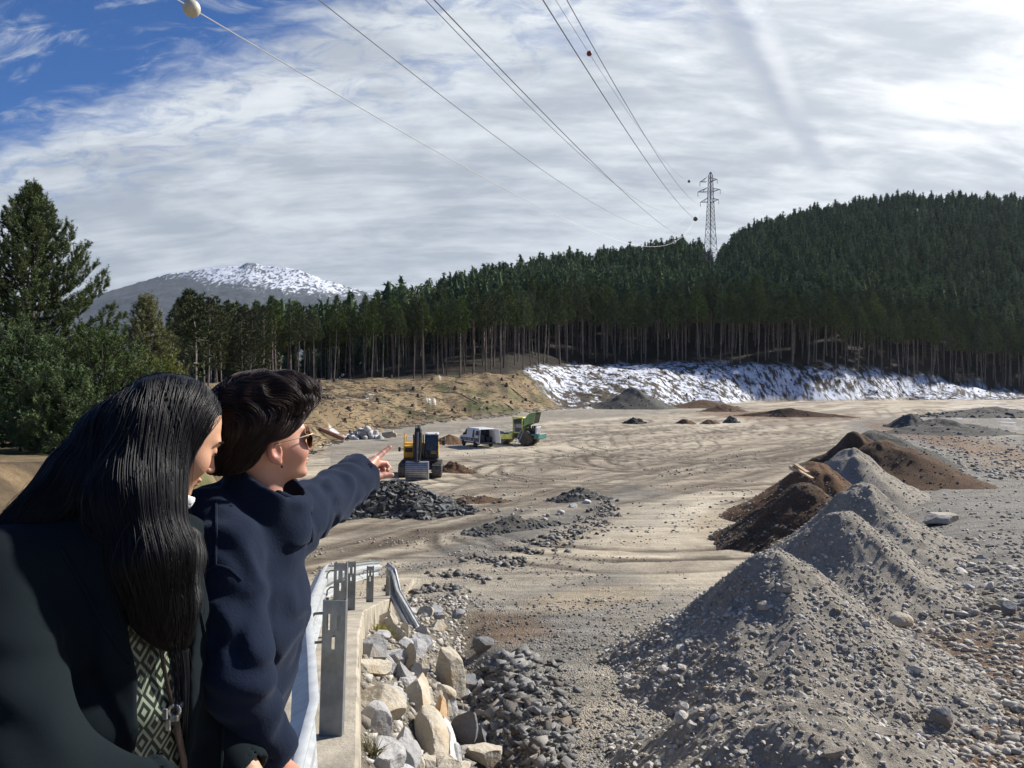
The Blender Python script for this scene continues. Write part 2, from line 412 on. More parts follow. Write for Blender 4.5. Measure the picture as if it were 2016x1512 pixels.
def mk_ground():
    th = np.concatenate([np.linspace(-180, -48, 26)[:-1], np.linspace(-48, -38, 20)[:-1], np.linspace(-38, 38, 860), np.linspace(38, 48, 20)[1:], np.linspace(48, 180, 26)[1:]])
    th = np.radians(th)
    py = np.linspace(1560, 806, 470)
    yy = []
    from bisect import bisect
    ys = np.geomspace(3.5, 400, 4000); pys = CY-F*zs(ys)/ys
    r1 = np.interp(-py, -pys, ys)
    r = np.concatenate([np.geomspace(.25, r1[0], 46)[:-1], r1, np.linspace(r1[-1], 360, 200)[1:], np.linspace(360, 720, 70)[1:], np.geomspace(720, 9000, 30)[1:]])
    TH, R = np.meshgrid(th, r); x, y = (R*np.sin(TH)), (R*np.cos(TH))
    # front columns: rows at constant depth
    x, y = x.ravel(), y.ravel()
    h = height(x, y)
    px, D, db, dt, dr = zones(x, y)
    n, m = len(r), len(th)
    tr = np.zeros_like(x); sel = (D < 200) & (y > 10); tr[sel] = track_field(x[sel], y[sel])
    flat = sstep(1.0, .93, D/db); e = x-xe(y)
    h = h-.07*tr*flat*sstep(8, 20, D)*sstep(230, 80, D)
    # --- colours (linear albedo)
    beige, tan_, grey = np.array([.47, .405, .30]), np.array([.235, .19, .135]), np.array([.150, .152, .150])
    brown, dark = np.array([.17, .098, .052]), np.array([.085, .066, .048])
    u, v = .62*x+.78*y, .78*x-.62*y
    w1 = fbm(u/26, v/2.6+fbm(u/18, v/9, 4, 2)*1.5, 21, 5, .6)
    w2 = fbm(u/60, v/9, 23, 4)
    w3 = fbm((x*.97+y*.2)/22, (y*.97-x*.2)/1.6, 25, 4, .6)
    C = lerp(beige[None], tan_[None], np.clip(.30+1.25*w1+.7*w2+.55*w3, 0, 1)[:, None])
    C = lerp(C, dark[None], (np.clip(tr*1.05, 0, .85)*(.6+.8*np.clip(w3+.3, 0, 1)))[:, None])
    C = lerp(C, np.array([.60, .53, .41])[None], (sstep(.25, .6, w2-w1*.3)*.6)[:, None])
    wet = sstep(.10, .42, fbm(x/11, y/15, 81, 4, .6)+.25*w1)
    C = lerp(C, np.array([.20, .165, .125])[None], (wet*.62)[:, None])
    C = lerp(C, dark[None], (np.clip(tr*1.25, 0, .95)*.62)[:, None])
    pyv = CY-F*h/np.maximum(D, .3)
    def blob(cx, cy, rx, ry, rot=0.0, soft=.5, seed=1, nz=.7):
        a, b = px-cx, pyv-cy; c, s = math.cos(rot), math.sin(rot)
        q = np.hypot((a*c+b*s)/rx, (-a*s+b*c)/ry)+nz*fbm(x/2.4, y/2.4, seed, 4)*.6
        return sstep(1+soft*.5, 1-soft*.5, q)
    def put(col, k): 
        nonlocal C
        C = lerp(C, np.array(col)[None], np.clip(k, 0, 1)[:, None])
    gm = np.array([.19, .175, .15])
    # grey wet strip along the foot of the left slope
    put([.21, .195, .165], .85*sstep(.70, .80, D/db)*(px > 650)*sstep(1560, 1250, px)*np.clip(.8+.8*w3, 0, 1))
    put([.30, .27, .22], .5*sstep(.45, .6, D/db)*sstep(1500, 1100, px)*(px > 640)*np.clip(.4+1.5*w3, 0, 1))
    # grey slate flat in front, right of the ramp
    g1 = np.maximum.reduce([blob(1010, 1170, 250, 85, -.05, .7, 2), blob(1120, 1400, 300, 190, 0, .6, 5), blob(920, 1110, 120, 50, -.3, .6, 3), blob(1060, 1040, 150, 42, -.12, .7, 9), blob(1240, 1000, 110, 40, 0, .8, 9), blob(1330, 1290, 140, 150, 0, .8, 6)])
    put([.235, .222, .195], .85*g1*np.clip(.70+1.1*w1, 0.15, 1))
    put([.46, .37, .25], .9*blob(1240, 1060, 200, 42, -.18, .8, 14)*np.clip(.6+1.2*w1, 0, 1))
    put([.40, .325, .22], .75*blob(1150, 1180, 120, 22, -.1, .8, 16))
    put([.19, .125, .075], .8*blob(950, 1232, 125, 36, 0, .7, 4))
    put([.10, .055, .03], .9*blob(860, 1290, 60, 60, 0, .7, 8))
    # heap side: grey gravel fill with brown strips
    xp = .44*y+.3; fill = sstep(-.5, 2.5, x-xp)*sstep(170, 120, D)*sstep(0, 4, y)
    put([.255, .238, .205], fill*np.clip(.95+.6*w1, .5, 1))
    put([.17, .105, .062], .9*blob(1960, 1420, 230, 190, -.2, .6, 11))
    put([.20, .115, .065], .75*blob(1890, 872, 190, 16, .22, .8, 12))
    put([.33, .25, .17], .6*blob(1990, 905, 100, 30, .22, .8, 12))
    put([.17, .10, .055], .8*blob(1530, 818, 150, 8, .02, .7, 13))
    # haul road / ramp
    xl = np.interp(y, [0, 20, 63, 90, 130], [-5.0, -6.2, -17.5, -20, -14])
    road = sstep(0.02, -.05, e)*(y < 19)*(x > xl)
    put([.40, .345, .25], road*.85)
    embk = sstep(-.05, .02, e)*sstep(2.0, 1.2, e)*sstep(17.5, 15.5, y)*(y > -8)
    put([.21, .185, .14], embk)
    # left bank and left slope: dry grass, bare soil, green tufts
    gr = np.clip(.5+fbm(x/5, y/5, 41, 5)*.9, 0, 1)
    grass = lerp(np.array([.15, .105, .06])[None], np.array([.30, .225, .125])[None], gr[:, None])
    grass = lerp(grass, np.array([.07, .085, .03])[None], (sstep(.18, .45, fbm(x/7, y/7, 43, 4)+.10*fbm(x, y, 3, 2))*.8)[:, None])
    grass = lerp(grass, np.array([.06, .045, .03])[None], sstep(.28, .46, fbm(x/2.4, y/2.4, 44, 4))[:, None]*.7)
    lk = sstep(0, 1, (xl-x)/2.0)*(D < 140)
    slope = sstep(1.0, 1.06, D/db)
    k = np.maximum(lk, slope); C = lerp(C, grass, k[:, None])
    # snow on the shaded bank
    sb = np.interp(pyv, [715, 735, 770, 806, 830], [1020, 1035, 1075, 1112, 1140])
    snow = sstep(1.0, 1.012, D/db)*sstep(-12, 14, px-sb+18*fbm(x/6, y/6, 51, 3))*sstep(1.05, 1.0, D/dt)
    put([.075, .062, .048], .9*snow)
    bare = fbm(x/2.0, y/2.2, 52, 5, .62)+.45*np.exp(-((px-1190)/95)**2-((pyv-785)/26)**2)+.35*sstep(1980, 2030, px)
    bare2 = fbm((x*.7+y*.7)/1.6, (y*.7-x*.7)/3.2, 54, 4, .65)
    snow = snow*sstep(.21, .12, bare)*sstep(.34, .26, bare2)*sstep(.42, .30, fbm(x/.9, y/.9, 57, 3))
    C = lerp(C, np.array([.70, .73, .80])[None], snow[:, None])
    sp = slope*sstep(.56, .62, fbm(x/3.0, y/3.0, 61, 4, .6))*(D < 1.02*dt)*(px > 560)
    C = lerp(C, np.array([.75, .77, .8])[None], sp[:, None])
    put([.62, .63, .65], .9*sstep(.2, .4, fbm(x/3, y/3, 62, 4))*blob(1960, 812, 90, 26, .1, .6, 12))
    # forest floor
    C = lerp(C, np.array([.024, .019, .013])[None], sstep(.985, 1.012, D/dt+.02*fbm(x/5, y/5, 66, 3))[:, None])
    rockk = np.clip(np.maximum(np.maximum(g1, fill), embk), 0, 1)*sstep(1.02, .98, D/db)
    V = np.stack([x, y, h], 1)
    ii, jj = np.meshgrid(np.arange(n-1), np.arange(m-1), indexing='ij')
    a = (ii*m+jj).ravel(); Fq = np.stack([a, a+1, a+m+1, a+m], 1)[:, ::-1]
    reg = np.where(D > dt*1.0, 2, np.where(D > db, 1, 0))
    fr = reg.reshape(n, m)[:-1, :-1].ravel()
    reglk = ((lk > .5) & (D < 140)).reshape(n, m)[:-1, :-1].ravel()
    roadm = (road > .5).reshape(n, m)[:-1, :-1].ravel()
    pxf = px.reshape(n, m)[:-1, :-1].ravel()
    names = [('ground', (fr == 0) & ~reglk & ~roadm), ('road', roadm & ~reglk), ('grass_bank', ((fr == 1) & (pxf < 1065)) | (reglk & (fr < 2))),
             ('snow_bank', (fr == 1) & (pxf >= 1065) & ~reglk), ('hillside', fr == 2)]
    M_G = ground_mat()
    for nm, sel in names:
        f = Fq[sel]; used, inv = np.unique(f.ravel(), return_inverse=True)
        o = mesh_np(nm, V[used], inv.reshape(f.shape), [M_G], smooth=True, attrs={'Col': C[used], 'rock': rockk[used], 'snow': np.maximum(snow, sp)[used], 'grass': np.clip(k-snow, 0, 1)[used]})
        tag(o, kind='structure')

def ground_mat():
    m = bpy.data.materials.new('earth'); m.use_nodes = True; t = NT(m.node_tree); b = m.node_tree.nodes['Principled BSDF']
    co = t.n('ShaderNodeTexCoord').outputs['Object']
    col = t.n('ShaderNodeAttribute', attribute_name='Col').outputs['Color']
    rock = t.n('ShaderNodeAttribute', attribute_name='rock').outputs['Fac']
    snow = t.n('ShaderNodeAttribute', attribute_name='snow').outputs['Fac']
    n1 = t.noise(co, 0.9, 8, 0.72); n2 = t.noise(co, 9.0, 6, 0.7); n3 = t.noise(co, 45.0, 3, 0.6)
    st = t.n('ShaderNodeMapping', {'Vector': co, 'Rotation': (0, 0, -0.9), 'Scale': (0.12, 2.2, 1)}).outputs[0]
    n4 = t.noise(st, 1.1, 7, 0.68, 0.4)
    f = t.m('ADD', t.m('MULTIPLY', n1, .55), t.m('ADD', t.m('MULTIPLY', n2, .55), t.m('MULTIPLY', n4, .95)))
    f = t.m('ADD', f, t.m('MULTIPLY', n3, .25))
    val = t.n('ShaderNodeMapRange', {0: f, 1: .87, 2: 1.44, 3: .46, 4: 1.45}).outputs[0]
    vo = t.n('ShaderNodeTexVoronoi', {'Vector': co, 'Scale': 34.0}, feature='F1')
    vv = t.n('ShaderNodeMapRange', {0: t.n('ShaderNodeSeparateColor', {0: vo.outputs['Color']}).outputs[0], 1: 0.0, 2: 1.0, 3: .78, 4: 1.25}).outputs[0]
    val = t.m('MULTIPLY', val, t.m('ADD', t.m('MULTIPLY', rock, t.m('SUBTRACT', vv, 1.0)), 1.0))
    val = t.m('ADD', t.m('MULTIPLY', val, t.m('SUBTRACT', 1.0, snow)), snow)
    hs = t.n('ShaderNodeHueSaturation', {'Color': col, 'Value': val, 'Saturation': 1.0, 'Hue': .5})
    t.set(b.inputs['Base Color'], hs.outputs[0]); b.inputs['Roughness'].default_value = .92
    b.inputs['Specular IOR Level'].default_value = .2
    hgt = t.m('ADD', t.m('MULTIPLY', n2, .6), t.m('ADD', t.m('MULTIPLY', n3, .22), t.m('ADD', t.m('MULTIPLY', n4, 0.28), t.m('MULTIPLY', t.m('MULTIPLY', vo.outputs['Distance'], rock), -.5))))
    bp = t.n('ShaderNodeBump', {'Strength': .9, 'Distance': .09, 'Height': hgt})
    t.set(b.inputs['Normal'], bp.outputs[0])
    return m
mk_ground()

# ------------------------------------------------------------------ far mountain
def mk_mountain():
    D0 = 6000.0
    pxs = [-900, -300, 0, 150, 215, 260, 330, 390, 440, 472, 482, 492, 503, 522, 560, 600, 650, 700, 740, 800, 900, 1200, 1700]
    pys = [700, 640, 610, 592, 574, 560, 540, 531, 526, 524.5, 519, 516.5, 518, 525, 527, 537, 555, 569, 582, 600, 640, 700, 735]
    a = np.linspace(-900, 1700, 620); s = np.linspace(0, 1, 150)
    A, S = np.meshgrid(a, s)
    ridge = -(np.interp(A, pxs, pys)-CY)/F*D0
    bot = -30.0; ridge = ridge+14*fbm(A/16, A*0+.5, 79, 4)*np.exp(-((A-480)/260)**2)
    D = D0-1900*(1-S)
    x = (A-CX)/F*D; y = D
    sm_ = np.convolve(np.pad(ridge[0], 40, 'edge'), np.ones(81)/81, 'valid')[None]; ridge = lerp(np.minimum(ridge, sm_), ridge, S**16)
    z = bot+(ridge-bot)*S**0.85
    rg = fbm(x/420, y/420, 71, 5, .55)
    z = z+rg*90*S*(1-S)*2.4+fbm(x/80, y/80, 73, 4)*26*(1-S)*np.minimum(S*8, 1)
    z += (np.abs(vn(x/14, y/40, 74))*16)*(S > .9)*(1-np.exp(-((A-492)/22)**2))*.7
    V = np.stack([x, y, z], -1).reshape(-1, 3)
    n, m = len(s), len(a); ii, jj = np.meshgrid(np.arange(n-1), np.arange(m-1), indexing='ij'); q = (ii*m+jj).ravel()
    Fq = np.stack([q, q+1, q+m+1, q+m], 1)
    nb = len(V); back = V.reshape(n, m, 3)[-1].copy(); back[:, 1] += 1500; back[:, 2] = -60
    V = np.concatenate([V, back]); top = (n-1)*m+np.arange(m-1)
    Fb = np.stack([top, top+1, nb+np.arange(1, m), nb+np.arange(m-1)], 1)
    py = (CY-F*V[:, 2]/V[:, 1]); px = CX+F*V[:, 0]/V[:, 1]
    lim = np.interp(px, [200, 330, 400, 470, 560, 640, 720], [556, 556, 566, 574, 588, 596, 594])
    sn = sstep(16, -34, py-lim)*.86
    m1 = bpy.data.materials.new('mountain_slope'); m1.use_nodes = True; t = NT(m1.node_tree); b = m1.node_tree.nodes['Principled BSDF']
    co = t.n('ShaderNodeTexCoord').outputs['Object']
    k = t.n('ShaderNodeAttribute', attribute_name='snow').outputs['Fac']
    mp = t.n('ShaderNodeMapping', {'Vector': co, 'Scale': (1, .5, .35)}).outputs[0]
    a1, a2, a3 = t.noise(mp, .034, 6, .75), t.noise(mp, .0042, 4, .6), t.noise(mp, .06, 3, .6)
    f = t.m('ADD', t.m('MULTIPLY', a1, .85), t.m('ADD', t.m('MULTIPLY', a2, .25), t.m('MULTIPLY', a3, .3)))
    f = t.m('ADD', f, t.m('MULTIPLY', t.m('SUBTRACT', k, .5), .27))
    sm = t.smooth(f, .752, .795)
    pk = t.n('ShaderNodeAttribute', attribute_name='peak').outputs['Fac']
    tree = t.mix(t.smooth(t.noise(co, .035, 4, .6), .4, .6), (.016, .028, .036), (.038, .052, .056))  # tree tones with the blue of distant haze put into the colour
    c = t.mix(sm, tree, (.74, .76, .80)); c = t.mix(pk, c, (.20, .20, .205))
    t.set(b.inputs['Base Color'], c); b.inputs['Roughness'].default_value = .95
    pkv = np.exp(-((px-492)/17)**2)*sstep(526, 520, py)
    o = mesh_np('mountain', V, [Fq, Fb], [m1], smooth=True, attrs={'snow': sn, 'peak': pkv})
    tag(o, kind='structure')
mk_mountain()
# ------------------------------------------------------------------ trees
def leaf_mat(name, c1, c2, rand=.5, attr=True):
    m = bpy.data.materials.new(name); m.use_nodes = True; t = NT(m.node_tree); b = m.node_tree.nodes['Principled BSDF']
    a = t.n('ShaderNodeAttribute', attribute_name='var').outputs['Fac']
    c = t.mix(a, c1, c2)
    oi = t.n('ShaderNodeObjectInfo').outputs['Random']
    hs = t.n('ShaderNodeHueSaturation', {'Color': c, 'Hue': t.m('ADD', .485, t.m('MULTIPLY', t.m('FRACT', t.m('MULTIPLY', oi, 9.7)), .03)),
             'Saturation': t.m('ADD', .75, t.m('MULTIPLY', t.m('FRACT', t.m('MULTIPLY', oi, 5.3)), .4)), 'Value': t.m('ADD', 1-rand*.5, t.m('MULTIPLY', oi, rand))})
    t.set(b.inputs['Base Color'], hs.outputs[0]); b.inputs['Roughness'].default_value = 1.0; b.inputs['Specular IOR Level'].default_value = .04
    return m
M_PINE = leaf_mat('pine_needles', (.042, .066, .024), (.165, .205, .080))
M_PINE_L = leaf_mat('pine_needles_sunlit', (.040, .058, .024), (.150, .165, .075))
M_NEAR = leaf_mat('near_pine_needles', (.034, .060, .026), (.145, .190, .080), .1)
M_OLIVE = leaf_mat('olive_pine_needles', (.085, .100, .034), (.26, .26, .095), .1)
M_BARK = pbr('pine_bark', (.165, .135, .11), .9, var=.4, scale=1.5, rand=.6)
M_BARK_P = pbr('pale_bark', (.34, .29, .23), .9, var=.35, scale=2.0)
M_BARK_D = pbr('dark_bark', (.05, .04, .03), .9, var=.4, scale=2.0)

def spikes(C, Dr, n, L, w, spread, rg):
    """n thin needle-tuft triangles per centre, around a direction"""
    k = len(C); c = np.repeat(C, n, 0); d = unit(np.repeat(Dr, n, 0)+spread*rg.normal(size=(k*n, 3)))
    s = unit(np.cross(d, rg.normal(size=(k*n, 3))))
    l = (L*rg.uniform(.6, 1.25, size=k*n))[:, None]
    V = np.stack([c-s*w, c+s*w, c+d*l], 1).reshape(-1, 3)
    return V, np.arange(len(V)).reshape(-1, 3)
def crown_pts(h0, h1, R, n, prof, rg, hollow=.35):
    t = rg.uniform(0, 1, n*3); keep = rg.uniform(0, 1, n*3) < np.interp(t, *prof)**.8+.08; t = t[keep][:n]
    rad = R*np.interp(t, *prof); a = rg.uniform(0, 2*math.pi, len(t))
    u = np.maximum(hollow, rg.uniform(0, 1, len(t))**.45)
    # limbs: cluster azimuths so that gaps show
    a = a+.35*np.sin(a*5+t*21)
    r = rad*u*(1+.22*np.sin(a*3+t*17))
    z = h0+(h1-h0)*t-.10*r
    C = np.stack([r*np.cos(a), r*np.sin(a), z], 1)
    Dr = unit(np.stack([np.cos(a)*.8, np.sin(a)*.8, np.full_like(a, .55+.5*0)+t*.6], 1))
    return C, Dr, u, t
def make_pine(variant, mat, H=20., frac=.45, R=2.4, n=190, bend=0.0, bark=M_BARK, low=0):
    """root > trunk, crown; built at the origin, 'H' metres tall"""
    rg = np.random.default_rng(100+variant)
    root = thing('pine_tree', None, None)
    tz = np.linspace(-.6, H*.97, 9); tx = bend*np.sin(tz/H*2.4)+rg.normal(0, .05, 9).cumsum()*.4; ty = rg.normal(0, .05, 9).cumsum()*.4
    mb = MB(); r0 = H*.0100
    mb.tube(np.stack([tx, ty, tz], 1), np.interp(tz, [0, H*.55, H], [r0, r0*.62, .02]), 7)
    for i in range(8+low*2):        # dead snags under the crown
        z = rg.uniform(.22, 1-frac+.08)*H; a = rg.uniform(0, 6.28); l = rg.uniform(.4, 1.5)
        x0, y0 = np.interp(z, tz, tx), np.interp(z, tz, ty)
        mb.tube([[x0, y0, z], [x0+math.cos(a)*l, y0+math.sin(a)*l, z+rg.uniform(-.25, .2)]], [.035, .012], 3, False)
    mb.build('trunk', bark, root, True)
    h0 = H*(1-frac)
    prof = ([0, .12, .35, .7, .9, 1.0], [.35, .85, 1.0, .70, .34, .06]) if variant % 2 else ([0, .1, .3, .6, .85, 1.0], [.55, .95, 1.0, .62, .30, .05])
    C, Dr, u, t = crown_pts(h0, H, R, n, prof, rg)
    if low:
        C2, D2, u2, t2 = crown_pts(H*.2, h0+1, R*.75, int(n*.28), ([0, .5, 1], [.5, .8, 1]), rg, .5)
        C, Dr, u, t = np.concatenate([C, C2]), np.concatenate([Dr, D2*np.array([1, 1, .3])]), np.concatenate([u, u2]), np.concatenate([t, t2])
    C[:, 0] += np.interp(C[:, 2], tz, tx); C[:, 1] += np.interp(C[:, 2], tz, ty)
    m = 13
    V, Fc = spikes(C, Dr, m, .60, .10, .75, rg)
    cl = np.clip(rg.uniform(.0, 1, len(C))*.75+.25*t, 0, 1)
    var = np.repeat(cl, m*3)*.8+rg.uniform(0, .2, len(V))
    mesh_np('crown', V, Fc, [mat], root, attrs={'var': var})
    return root

def ground_z(x, y): return float(height(np.array([x]), np.array([y]), True)[0])
def place(root, used, x, y, label, group, s, name=None, cat='tree', rot=None):
    o = root if not used else dup(root)
    o.location = (x, y, ground_z(x, y)-.1); o.scale = (s[0], s[0], s[1]); o.rotation_euler = rot or (random.gauss(0, .015), random.gauss(0, .02), random.uniform(0, 6.28))
    tag(o, label, cat, group)
    return o
def forest():
    rg = np.random.default_rng(3)
    protos = [make_pine(i, M_PINE, 20, f, R, n, b) for i, (f, R, n, b) in enumerate(((.42, 2.5, 260, .1), (.46, 2.8, 290, -.3), (.38, 2.3, 230, .4), (.45, 2.2, 250, 0.), (.41, 2.9, 280, .6)))]
    used = [False]*5
    sunp = [make_pine(10+i, M_PINE_L, 18, f, R, n, b, low=4) for i, (f, R, n, b) in enumerate(((.55, 2.5, 230, .3), (.62, 2.8, 260, -.4), (.5, 2.2, 200, .2)))]
    usedl = [False]*3
    N = 0
    # sunlit pines at the left edge of the wood
    for i in range(34):
        px = 318+232*((i*.618) % 1.0); D = 96+46*rg.uniform()+(px-318)*.12
        x = (px-CX)/F*D; k = i % 3
        top = np.interp(px, [318, 345, 400, 450, 500, 550], [640, 578, 566, 590, 588, 592])+rg.uniform(0, 26)
        s = ((CY-top)/F*D-ground_z(x, D))/18.0
        place(sunp[k], usedl[k], x, D, 'sunlit pine with ragged low branches where the wood meets the snowy mountain view', 'sunlit pines at the near end of the wood', (s*rg.uniform(.95, 1.2), s)); usedl[k] = True; N += 1
    o = make_pine(21, M_PINE_L, 13.5, .42, 2.3, 190, .9, M_BARK_P, 3)
    x = (384-CX)/F*88; o.location = (x, 88, ground_z(x, 88)); o.rotation_euler = (0, -.10, 0)
    tag(o, 'pine with a pale leaning curved trunk in front of the sunlit pines', 'tree')
    # edge of the wood above the brown slope and above the snow
    rows = []
    for row in range(5):
        px = 540.0
        while px < 2075:
            dt = float(tab(px, PXT, D_T)); step = (3.6 if row == 0 else 4.3)*F/dt*rg.uniform(.55, 1.5)
            rows.append((row, px+rg.normal(0, 4), dt*rg.normal(1.0, .006)+1.0+row*6.0+rg.uniform(-2, 2))); px += step
    rows.sort()
    for row, px, D in rows[:264]:
        x = (px-CX)/F*D; k = int(rg.integers(0, 5)); s = rg.normal(1.0, .085)
        s *= np.interp(px, [540, 700, 800, 1000, 1120, 2075], [.82, .84, .95, 1.04, 1.27, 1.30])
        lab, g = (('tall bare-trunked pine at the forest edge above the brown stumpy slope', 'pines edging the wood above the brown slope') if px < 1065 else
                  ('tall bare-trunked pine at the forest edge above the snowy bank', 'pines edging the wood above the snow'))
        place(protos[k], used[k], x, D, lab, g, (s*rg.uniform(.8, 1.15), s), rot=(rg.normal(0, .018), rg.normal(0, .022), rg.uniform(0, 6.28))); used[k] = True
    taken = np.array([((px-CX)/F*D, D) for _, px, D in rows[:264]])
    rest = [((px-CX)/F*D, D) for _, px, D in rows[264:]]
    # the rest of the wood: one mass
    pts = list(rest)
    D = 170.0
    while D < 700:
        sp = np.interp(D, [170, 320, 700], [4.6, 5.0, 6.2])
        xs = np.arange(-.48*D, .82*D, sp)
        for x in xs:
            xx, yy = x+rg.normal(0, sp*.33), D+rg.normal(0, sp*.33)
            px = CX+F*xx/yy; dt, dr = tab(px, PXT, D_T), tab(px, PXR, D_R)
            if px < 300 or yy < dt+26 or yy > dr+14: continue
            if abs(px-1408) < 8+5*vn(px/5., yy/9.) and yy > dr-55: continue
            if px < 760 and yy > dt+130: continue
            pts.append((xx, yy))
        D += sp*.9
    pts = np.array(pts); n = len(pts)
    z = height(pts[:, 0], pts[:, 1], True)
    ppx = CX+F*pts[:, 0]/pts[:, 1]; z = z-8.0*((ppx < 960) & (pts[:, 1] > tab(ppx, PXT, D_T)+48) & (pts[:, 1] < tab(ppx, PXT, D_T)+130))
    VV, FF, var = [], [], []; off = 0
    kinds = []
    for v in range(7):
        r2 = np.random.default_rng(500+v)
        prof = [([0, .15, .4, .75, 1.0], [.55, 1.0, .9, .45, .05]), ([0, .1, .5, .85, 1.0], [.6, 1.0, .75, .38, .06]), ([0, .2, .5, .8, 1.0], [.5, .9, 1.0, .62, .10])][v % 3]
        C, Dr, u, t = crown_pts(10.2, 20.0, 2.5, 74, prof, r2, .55)
        Vs, Fs = spikes(C, Dr*np.array([1, 1, 1.0]), 5, .85, .22, 1.1, r2)
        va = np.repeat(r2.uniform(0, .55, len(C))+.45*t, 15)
        # added dark core standing in for the shade inside the crown, and trunk
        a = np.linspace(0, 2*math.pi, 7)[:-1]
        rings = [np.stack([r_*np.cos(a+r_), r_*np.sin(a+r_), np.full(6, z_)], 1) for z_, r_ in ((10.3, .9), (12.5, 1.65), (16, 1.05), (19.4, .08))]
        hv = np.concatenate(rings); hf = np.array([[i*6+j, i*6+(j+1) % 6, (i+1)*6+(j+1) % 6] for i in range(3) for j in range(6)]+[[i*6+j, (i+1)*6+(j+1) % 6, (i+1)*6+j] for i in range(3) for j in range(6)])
        a3 = np.array([0, 2.1, 4.2]); tv = np.concatenate([np.stack([r_*np.cos(a3), r_*np.sin(a3), np.full(3, z_)], 1) for z_, r_ in ((-.8, .17), (11, .11))])
        tf = np.array([[j, (j+1) % 3, 3+(j+1) % 3] for j in range(3)]+[[j, 3+(j+1) % 3, 3+j] for j in range(3)])
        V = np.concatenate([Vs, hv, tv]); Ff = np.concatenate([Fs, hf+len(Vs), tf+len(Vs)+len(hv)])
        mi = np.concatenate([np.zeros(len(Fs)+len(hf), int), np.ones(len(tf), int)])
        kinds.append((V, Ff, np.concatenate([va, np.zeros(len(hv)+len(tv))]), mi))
    mids = []
    for v in range(7):
        idx = np.nonzero(np.arange(n) % 7 == v)[0]; V, Ff, va, mi = kinds[v]; k = len(idx)
        a = rg.uniform(0, 6.28, k); s = np.clip(rg.normal(1, .10, k), .7, 1.25)*np.interp(CX+F*pts[idx, 0]/pts[idx, 1], [1000, 1120], [1.0, 1.0])*(1+.22*(CX+F*pts[idx, 0]/pts[idx, 1] > 1060)*sstep(90, 30, pts[idx, 1]-tab(CX+F*pts[idx, 0]/pts[idx, 1], PXT, D_T))); w = s*rg.uniform(.8, 1.2, k)
        ca, sa = np.cos(a)*w, np.sin(a)*w
        X = V[None, :, 0]*ca[:, None]-V[None, :, 1]*sa[:, None]+pts[idx, 0][:, None]+V[None, :, 2]*rg.normal(0, .02, k)[:, None]
        Y = V[None, :, 0]*sa[:, None]+V[None, :, 1]*ca[:, None]+pts[idx, 1][:, None]
        Z = V[None, :, 2]*s[:, None]+z[idx][:, None]
        VV.append(np.stack([X, Y, Z], -1).reshape(-1, 3))
        FF.append((Ff[None]+(np.arange(k)*len(V))[:, None, None]).reshape(-1, 3)+off); off += k*len(V)
        tone = rg.uniform(-.42, .38, k)
        var.append(np.clip(va[None]+tone[:, None], 0, 1).ravel()); mids.append(np.tile(mi, k))
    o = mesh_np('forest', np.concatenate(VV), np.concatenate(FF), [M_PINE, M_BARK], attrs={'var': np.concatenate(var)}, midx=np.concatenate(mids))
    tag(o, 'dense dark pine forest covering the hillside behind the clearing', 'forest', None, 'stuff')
    print('forest trees', n)
forest()

